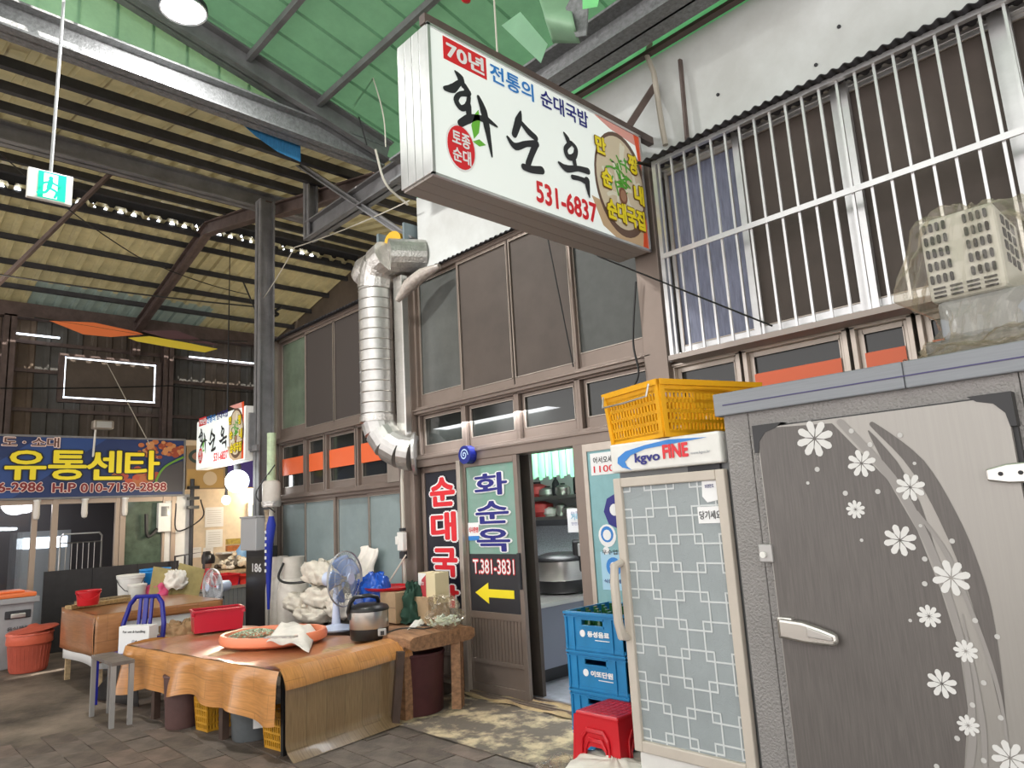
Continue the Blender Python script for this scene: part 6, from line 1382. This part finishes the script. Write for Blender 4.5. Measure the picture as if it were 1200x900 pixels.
def pail(px, py, pw_, ph, z, label, m, name='pail', lid=None, handle=True, cat='pail'):
    p = az(px, py, z); k = mpp(p); r = pw_*k/2; h = ph*k; t = thing(name, label, cat, (p.x, p.y, z))
    MB().lathe([(r*.82, 0), (r*.85, .01), (r*.97, h*.93)], 26, (p.x, p.y, z)).build('body', m, t, smooth=True)
    MB().lathe([(r*1.0, h*.86), (r*1.03, h*.87), (r*1.03, h*.92), (r, h*.93)], 26, (p.x, p.y, z), cap=False).build('ring', m, t, smooth=True)
    if lid: MB().lathe([(r*1.02, h*.93), (r*1.05, h*.94), (r*1.05, h*.99), (r*.97, h), (.0, h*1.0)], 26, (p.x, p.y, z)).build('lid', lid, t, smooth=True)
    else: MB().lathe([(r*.97, h*.93), (r*1.04, h*.97), (r*1.02, h), (r*.93, h*.98), (r*.8, h*.1), (.0, h*.08)], 26, (p.x, p.y, z), cap=False).build('rim', m, t, smooth=True)
    if handle:
        dd = (O-p); dd.z = 0; dd.normalize(); s_ = V((-dd.y, dd.x, 0)); c = V((p.x, p.y, z))
        MB().tube([c+s_*(-r)+V((0, 0, h*.85))]+[c+dd*(r*1.05)+s_*(r*q)+V((0, 0, h*(.85-.45*(1-q*q)))) for q in (-.8, -.4, 0, .4, .8)]+[c+s_*r+V((0, 0, h*.85))], .006, 6).build('handle', M_dark if m is not M_red else M_red, t, smooth=True)
    return t
pail(103, 709, 26, 17, zt+.061, 'small bright red pail on the planks of the covered table', M_red)
# rear bench with pails
t = thing('back_bench', 'dark bench behind the covered table carrying the pails', 'bench', (-10.2, 3.6, 0))
MB().box((-11.7, 2.5, .66), (-9.88, 3.95, .70)).build('bench_top', M_dark, t)
for x in (-11.65, -9.93):
    for y in (2.55, 3.9): MB().box((x-.02, y-.02, 0), (x+.02, y+.02, .66)).build('leg', M_steel, t)
pail(152, 706, 29, 32, .702, 'white lidded pail with a black handle left of the blue pail', M_white, lid=M_white)
pail(160, 709, 20, 24, .702, 'short white tub standing in front of the white lidded pail', mat('off_white_plastic', (.66, .65, .6), .4), lid=M_white, handle=False, name='tub', cat='tub')
pail(181, 701, 33, 34, .702, 'large blue pail on the bench behind the covered table', mat('sky_blue_plastic', (.015, .24, .62), .35), lid=None)
pk_ = az(186, 706, .702)
crumpled('plastic_bag', 'bright pink bag in front of the blue pail', 'bag', (pk_.x, pk_.y, .702), .17, .15, .26, mat('pink_bag_film', (.66, .08, .20), .35), 51, .02)
crumpled('cloth', 'crumpled white cloth lying on the pink bag', 'cloth', (pk_.x+.08, pk_.y+.16, .86), .16, .12, .22, M_cloth, 52, .028)
pa = az(209, 716, .64)
for i, (o1, o2, lb) in enumerate((((-.12), .0, 'yellowed cardboard sheet leaning left behind the white cloth'), (.10, .04, 'yellowed cardboard sheet leaning right against the far counter'))):
    tag(MB().bar((pa.x-.55, pa.y+.1+o1+.05*i, .703), (pa.x-.75, pa.y+.1+o1+.12+.10*i, 1.12), .34, .012, (1, 0, .3)).build('cardboard_sheet', mat('yellowed_board', (.38, .30, .12), .8, noise=.2)), lb, 'cardboard')
# small bench, blue chair, white sign box
t = thing('small_bench', 'small grey steel bench at the left end of the big draped table', 'bench', (-7.4, 1.9, 0))
q0 = V((-7.58, 1.93, 0)); 
MB().box((-7.62, 1.84, .50), (-6.96, 2.02, .53)).build('bench_top', mat('grey_bench_top', (.18, .15, .13), .5, noise=.4), t, bevel=.003)
for x, y in ((-7.60, 1.86), (-6.98, 1.86), (-6.98, 2.00), (-7.60, 2.00)): MB().box((x-.018, y-.018, 0), (x+.018, y+.018, .50)).build('leg', MATS['satin_grey'], t)
# plastic chair
Mbl = mat('navy_chair_plastic', (.012, .016, .24), .3)
ccx, ccy = -8.10, 2.40
t = thing('plastic_chair', 'dark blue plastic chair with slotted back between the small bench and the covered table', 'chair', (ccx, ccy, 0), R(35))
Mc = wm(t)
zt_ = .95; zs = .44; w2 = .235
MB().box((-w2, -.36, zs-.03), (w2, .02, zs), Mc).build('seat', Mbl, t, bevel=.012)
bk = [(-w2, .0, zs-.02), (-w2, .03, zs+.25), (-w2+.05, .06, zt_-.07), (-w2+.11, .07, zt_), (w2-.11, .07, zt_), (w2-.05, .06, zt_-.07), (w2, .03, zs+.25), (w2, .0, zs-.02)]
MB().tube([Mc @ V(p) for p in bk], .024, 8).build('back_frame', Mbl, t, smooth=True)
for q in (-.28, 0, .28): MB().bar(Mc @ V((q*w2, .025, zs+.08)), Mc @ V((q*w2, .065, zt_-.01)), .05 if q == 0 else .03, .02, Mc.to_3x3() @ V((0, 1, 0))).build('back_slat', Mbl, t)
MB().bar(Mc @ V((-w2, .02, zs+.10)), Mc @ V((w2, .02, zs+.10)), .05, .02, Mc.to_3x3() @ V((0, 1, 0))).build('back_rail', Mbl, t)
for x, y in ((-w2+.02, -.34), (w2-.02, -.34), (-w2+.02, .0), (w2-.02, .0)): MB().bar(Mc @ V((x, y, 0)), Mc @ V((x, y, zs-.03)), .045, .04, (0, 1, 0)).build('leg', Mbl, t)
t = thing('white_box', 'white carton with small print on the seat of the blue chair', 'box', Mc @ V((.10, -.17, zs)), R(35)); Mw = wm(t)
MB().box((-.17, -.06, .002), (.17, .06, .26), Mw).build('box_body', M_paper, t, bevel=.004)
Fw_ = (Mw @ V((0, -.062, 0)), Mw.to_3x3() @ V((1, 0, 0)), V((0, 0, 1)))
text('For use & handling', Fw_, -.12, .19, .25, .03, M_print_b, t, .01, .002); flat(circle(.0, .11, .022, 14), Fw_, mat('grey_print', (.45, .45, .48), .5), t, 'round_mark', 0, .002)
# cloth heap between chair and table
pq = az(212, 736, .60)
crumpled('cloth', 'folded brown paper bag behind the left corner of the draped table', 'paper bag', (pq.x, pq.y, .45), .22, .2, .20, mat('brown_paper', (.36, .22, .11), .8), 61, .04)
# exhaust / broom under bench
t = thing('dark_tarp', 'dark folded tarpaulin hanging under the small grey bench', 'tarpaulin', (-7.9, 2.6, 0)); a = az(100, 829, 0)
MB().grid(lambda u, v: V((-8.3+.8*u*(1-v*.3)+.1*v, 2.02+.2*u, .02+(1-v)*.0+v*.5*(.15+u))), 14, 8).build('tarp_sheet', mat('charcoal_cloth', (.03, .026, .024), .8, noise=.3), t, smooth=True, solid=.006)
# ================================================================ overhead: exit sign, lamp, cables
t = thing('exit_sign', 'green and white running-man exit sign hanging from a rod', 'exit sign', (-5.9, 1.0, 4.2))
EXX = -5.9; a = ax(31, 229, EXX); c = ax(85, 211, EXX); y0e, y1e = a.y, ax(84, 243, EXX).y; ze1 = ax(35, 195, EXX).z; ze0 = ax(30, 229, EXX).z
MB().box((EXX-.04, y0e, ze0), (EXX, y1e, ze1)).build('sign_case', M_white, t, bevel=.004)
MB().box((EXX, y0e+.065, ze0+.012), (EXX+.003, y1e-.045, ze1-.012)).build('sign_face', mat('exit_green', (.0, .50, .33), .4, emit=.5), t)
MB().box((EXX+.003, y0e+.10, ze0+.02), (EXX+.005, y1e-.10, ze1-.022)).build('doorway_symbol', mat('exit_white', (.75, .95, .88), .4, emit=.5), t)
Fe_ = Fx(EXX+.006); hE = ze1-ze0; ym = (y0e+y1e)/2+.01; S_ = hE
b = MB(); b.prism(circle(ym-.01, ze0+hE*.76, hE*.065, 12), Fe_, 0, .002)
for pts, w_ in (([(ym-.01, ze0+hE*.66), (ym-.02, ze0+hE*.42)], .11), ([(ym-.01, ze0+hE*.63), (ym+.04, ze0+hE*.55), (ym+.06, ze0+hE*.62)], .05), ([(ym-.01, ze0+hE*.63), (ym-.055, ze0+hE*.55), (ym-.07, ze0+hE*.42)], .05), ([(ym-.02, ze0+hE*.42), (ym+.03, ze0+hE*.32), (ym+.02, ze0+hE*.13)], .06), ([(ym-.02, ze0+hE*.42), (ym-.04, ze0+hE*.25), (ym-.09, ze0+hE*.18)], .06)): b.stroke(pts, hE*w_*1.2, Fe_, 0, .002)
b.build('running_figure', MATS['exit_green'], t, fix=False)
MB().tube([(EXX-.02, (y0e+y1e)/2, ze1), (EXX-.02, (y0e+y1e)/2+.02, 6.5)], .012, 8).build('hanging_rod', MATS['light_grey_metal'], t)
c = ax(215, 12, -5.5)
t = thing('high_bay_lamp', 'round bright LED high-bay lamp under the green roof', 'lamp', (c.x, c.y, c.z+.05))
MB().lathe([(.175, 0), (.19, .01), (.185, .05), (.10, .08), (.08, .20), (.0, .2)], 32, c).build('lamp_housing', M_dark, t, smooth=True); MB().lathe([(.0, -.004), (.165, -.004), (.175, .003)], 32, c, cap=False).build('lamp_lens', mat('led_glow', (1, 1, 1), .5, emit=12), t); MB().tube([c+V((0, 0, .2)), (c.x, c.y, gz(c.y)-.05)], .008, 6).build('hook_wire', M_dark, t)
MB().lathe([(.172, -.008), (.185, -.008), (.185, .0)], 32, c, cap=False).build('lens_ring', M_silver, t, smooth=True)
al = bpy.data.lights.new('high_bay_light', 'AREA'); al.energy = 110; al.size = .3; al.color = (1, .98, .95); ao = bpy.data.objects.new('high_bay_light', al); COL.objects.link(ao); ao.location = c+V((0, 0, -.03))
# blue tarp under the tie beam
P_ = [ax(275, 138, -6.35), ax(352, 165, -6.35), ax(352, 190, -6.35), ax(325, 178, -6.35), ax(300, 160, -6.35)]
tag(MB().prism([(p.y, p.z) for p in P_], Fx(-6.35), 0, .006).build('blue_tarp', mat('blue_tarp', (.03, .17, .36), .5, noise=.3, nscale=9, stretch=(1, 6, 1))), 'torn blue tarpaulin hanging below the textured tie beam', 'tarpaulin')
# orange and yellow cloth garland near the far wall
def rag(pts, X, m, label):
    q = [ax(x, y, X) for x, y in pts]; b = MB(); b.prism([(p.y, p.z) for p in q], Fx(X), 0, .01); return tag(b.build('flag_cloth', m), label, 'flag')
rag([(58, 376), (110, 378), (160, 389), (168, 392), (130, 395), (98, 392)], -13.5, mat('orange_cloth', (.80, .20, .06), .7, emit=.0), 'faded orange cloth strip hung below the yellowed roof')
rag([(150, 396), (175, 394), (215, 401), (255, 409), (240, 413), (205, 408), (160, 400)], -13.4, mat('yellow_cloth', (.75, .60, .05), .7), 'yellow cloth strip hung beside the orange one'); rag([(165, 388), (205, 387), (235, 398), (258, 405), (200, 398)], -13.6, mat('plum_cloth', (.12, .06, .07), .7), 'dark plum cloth strip behind the yellow one')
MB_ = MB().tube([ax(40, 372, -13.5), ax(110, 383, -13.5), ax(200, 398, -13.5), ax(290, 400, -13.5)], .012, 5); tag(MB_.build('hanging_line', M_cable), 'cord carrying the orange and yellow cloth strips', 'cord')
# loose green sheets hanging from the roof
for i, (pts, lb) in enumerate((([(588, 30), (610, 14), (642, 52), (634, 74)], 'pale green loose sheet hanging under the roof above the sign'), ([(683, -5), (704, -8), (700, 8), (683, 11)], 'bright green scrap of sheet above the eave beam'))):
    q = [ay(x, y, 3.2-.3*i) for x, y in pts]; o = MB().q(q, [(0, 1, 2, 3)]).build('loose_sheet', sheetmat('loose_green_%d' % i, ((.40, .66, .46), (.35, .85, .40))[i], ((.34, .58, .40), (.3, .8, .4))[i], .5), None, fix=False, solid=.003); tag(o, lb, 'sheet')
o = MB().grid(lambda u, v: ay(628+u*38+v*20*(1-u*.3), -12+v*62+8*sin(v*pi)*u, 3.3-.25*sin(v*pi)), 10, 14).build('loose_sheet', sheetmat('curled_green', (.38, .60, .40), (.30, .50, .33), .35), None, smooth=True, solid=.004); tag(o, 'curled green sheet sagging from the roof by the eave beam', 'sheet')
q = [ay(x, y, 3.1) for x, y in ((672, -6), (690, 6), (688, 42), (676, 44), (664, 10))]
tag(MB().q(q, [(0, 1, 2, 3, 4)]).build('loose_board', M_steelb, None, fix=False, solid=.01), 'grey loose board hanging beside the curled green sheet', 'board')
q = ax(546, 0, -3.6); tag(MB().lathe([(.03*sin(pi*k/6)+.0001, -.02*cos(pi*k/6)) for k in range(7)], 10, q, 1, 1.4).build('red_lantern', M_red, smooth=True), 'tiny red ornament hanging under the green roof', 'ornament')
# wall hose and iron rod on cement wall
tag(MB().tube([ay(x, y, 4.33) for x, y in ((762, 50), (758, 65), (766, 85), (770, 110), (776, 150), (780, 170))], .022, 8).build('wall_hose', mat('tan_hose', (.42, .38, .32), .6), smooth=True), 'tan flexible hose running down the cement wall', 'hose')
# overhead cables
def cab(pts, r, m, label, sag=.0): 
    cable('overhead_cable', [ (ax(x, y, D) if D < 0 else ay(x, y, D)) for x, y, D in pts], r, m, label, sag, 10)
cab([(0, 322, -11), (305, 360, -9.3)], .012, M_cable, 'black overhead cable sagging from the far left to the column', .03)
cab([(0, 258, -8.5), (90, 330, -8.5), (300, 500, -9.4)], .006, M_cable, 'thin black wire slanting down across the lower roof', .0) if False else None
cab([(0, 180, -8), (160, 300, -9), (290, 345, -9.3)], .007, M_cable, 'thin wire running diagonally behind the exit sign', .05)
cab([(382, 0, -6.0), (430, 170, -6.0)], .008, M_cable, 'thin black cord hanging from the roof rafter left of the large sign')
cab([(300, 362, -9.2), (345, 290, -8.3), (480, 235, 4.2)], .007, M_cablew, 'pale wire from the column up to the end of the large sign', .03)
cab([(0, 455, -15.0), (200, 452, -15.0), (300, 460, -15.0)], .014, M_cable, 'cable strung low across the dark corrugated wall', .02)
cab([(125, 425, -14.8), (175, 520, -12.4)], .008, M_cablew, 'pale wire hanging down behind the blue banner')
cab([(410, 10, -5.4), (440, 100, -5.4), (450, 140, -5.4), (452, 172, -5.4)], .007, M_cablew, 'pale string dangling from the green roof left of the sign')
cab([(440, 175, -5.9), (452, 215, -5.9), (478, 240, -5.9)], .014, M_cablew, 'thick pale cable end curling below the string')
cab([(640, 270, 4.2), (672, 430, 4.28)], .006, M_cable, 'black wire hanging in front of the third upper window')
cab([(745, 330, 4.22), (742, 400, 4.22), (748, 440, 4.22), (730, 470, 4.22)], .008, M_cable, 'black twisted wire beside the right post of the big window')
cab([(700, 300, 4.0), (905, 382, 4.1)], .006, M_cable, 'thin black wire running to the lower rail of the grille')
cab([(303, 362, -9.05), (326, 368, -9.05), (310, 372, -9.05), (330, 360, -9.05)], .02, M_cable, 'bundle of black wire knotted round the steel column')
cab([(285, 330, -9.3), (303, 372, -9.1)], .012, M_cable, 'short black wire dropping to the knot on the column')
cab([(322, 545, 3.9), (300, 580, 3.9), (322, 600, 3.9)], .008, M_cable, 'black wire curl behind the globe lamp')
# ================================================================ kitchen contents
t = thing('kitchen_counter', 'grey steel kitchen counter seen through the open doorway', 'counter', (-5.1, 5.2, .05))
MB().box((-5.5, 4.56, .18), (-4.72, 6.3, .72)).build('counter_body', mat('counter_grey', (.22, .23, .28), .35, .3), t); MB().box((-5.5, 4.54, .72), (-4.68, 6.32, .76)).build('worktop', M_inox, t, bevel=.004); MB().box((-5.5, 4.58, .05), (-4.8, 6.28, .18)).build('plinth', M_black, t)
pc2 = az(660, 693, .77)
t, Mq = cooker((pc2.x, pc2.y, .775), 30*mpp(pc2), 46*mpp(pc2), 'big steel electric rice cooker on the kitchen counter', 'rice_cooker', False)
k = mpp(pc2); MB().box((k*14, -k*22, k*22), (k*34, k*2, k*58), Mq).build('control_head', M_black, t, bevel=.02); MB().box((k*20, -k*24, k*40), (k*31, -k*21, k*54), Mq).build('display', MATS['satin_grey'], t, bevel=.004)
t = thing('wall_shelf', 'steel wall shelf of kitchenware inside the doorway', 'shelf', (-5.8, 6.6, 1.2))
s1 = ay(650, 583, 6.6).z; s2 = ay(650, 607, 6.6).z; xa, xb2 = -7.4, -4.9
for z in (s1, s2): MB().box((xa, 6.5, z-.02), (xb2, 6.88, z+.02)).build('shelf_board', M_inox, t)
MB().box((xa, 6.8, .8), (xb2+.3, 6.88, s2-.1)).build('tiled_splashback', mat('glitter_tile', (.62, .66, .70), .4, noise=.4, nscale=60), t)
MB().box((xa, 6.82, s2-.35), (xb2, 6.86, s2)).build('shelf_back', mat('dim_grey', (.25, .26, .28), .5), t)
random.seed(12); items = (('pot', 'small dark grinder', .05, .22, M_dark), ('bowl', 'grey metal bowl stack', .12, .12, M_galv), ('bottle', 'dark sauce bottle', .04, .26, M_black), ('box', 'red carton', .14, .10, M_red), ('pot', 'steel pot', .1, .14, M_inox), ('bag', 'red plastic sack', .16, .18, mat('red_bag', (.60, .06, .06), .4)))
for i, (nm, lb, r, h, m) in enumerate(items):
    px = (652, 642, 676, 688, 660, 630)[i]; x = ay(px, 580, 6.65).x; z = s1+.021
    t = thing('kitchen_'+nm, lb+' on the upper kitchen shelf', nm, (x, 6.65, z)); MB().lathe([(r*.8, 0), (r, h*.2), (r*.95, h*.7), (r*.5, h*.9), (.0, h)], 16, (x, 6.65, z)).build('body', m, t, smooth=True); MB().lathe([(r*.3, h*.95), (r*.3, h*1.08), (0, h*1.1)], 10, (x, 6.65, z)).build('knob', M_dark, t)
for i, px in enumerate((634, 645, 658, 668)):
    x = ay(px, 600, 6.65).x; r = (.17, .09, .07, .1)[i]; h = (.2, .12, .16, .12)[i]; m = (MATS['red_bag'], M_white, M_galv, M_inox)[i]; z = s2+.021
    t = thing(('kitchen_sack', 'bowl', 'jar', 'steel_bowl')[i], ('red plastic sack', 'white bowl', 'grey jar', 'steel bowl')[i]+' on the lower kitchen shelf', ('bag', 'bowl', 'jar', 'bowl')[i], (x, 6.65, z)); MB().lathe([(r*.7, 0), (r, h*.3), (r*.95, h*.8), (r*.3, h), (0, h)], 16, (x, 6.65, z)).build('body', m, t, smooth=True)
a = ay(666, 624, 5.2); c = ay(690, 595, 5.2)
t = thing('hanging_notice', 'white paper notice hanging inside the open doorway', 'notice', (a.x, 5.2, a.z)); MB().box((a.x, 5.2, a.z), (c.x+.05, 5.206, c.z)).build('paper_sheet', M_print_w, t)
text('거리두기', Fy(5.199), a.x+.05, a.z+(c.z-a.z)*.52, (c.x-a.x)*.8, .06, mat('pale_blue_ink', (.25, .55, .70), .5), t, .03, .001); text('안전한 식사', Fy(5.199), a.x+.05, a.z+(c.z-a.z)*.3, (c.x-a.x)*.7, .03, M_print_n, t, .0, .001); text('손님 여러분', Fy(5.199), a.x+.05, a.z+(c.z-a.z)*.76, (c.x-a.x)*.5, .03, M_print_n, t, .0, .001)
t = thing('strip_curtain', 'short green strip curtain at the top of the open doorway', 'curtain', (-4.9, 5.6, 2.0)); zc_ = ay(650, 559, 5.6).z; x = ay(610, 545, 5.6).x-.3; x9 = ay(692, 545, 5.6).x+.3
n = 0
while x < x9:
    MB().box((x, 5.6+.01*(n % 2), zc_+.02*sin(n*2.1)), (x+.05, 5.604+.01*(n % 2), 2.5)).build('curtain_strip', sheetmat('green_strip_%d' % (n % 3), ((.30, .72, .42), (.38, .80, .52), (.22, .60, .36))[n % 3], ((.3, .7, .42), (.4, .8, .5), (.25, .6, .38))[n % 3], .4), t); x += .052; n += 1
c = ay(688, 660, 5.9); t = thing('red_kettle', 'small red extinguisher at the right edge of the doorway', 'extinguisher', (c.x, 5.9, c.z-.1)); t.name = 'kitchen_extinguisher'
MB().lathe([(.06, -.12), (.065, .1), (.02, .16), (0, .17)], 16, c).build('cylinder', M_red, t, smooth=True); 
a = ax(276, 646, -13.05); MB().box((BX, a.y-.3, a.z-.03), (BX+.3, a.y+.4, a.z)).build('window_sill', M_white, wn)
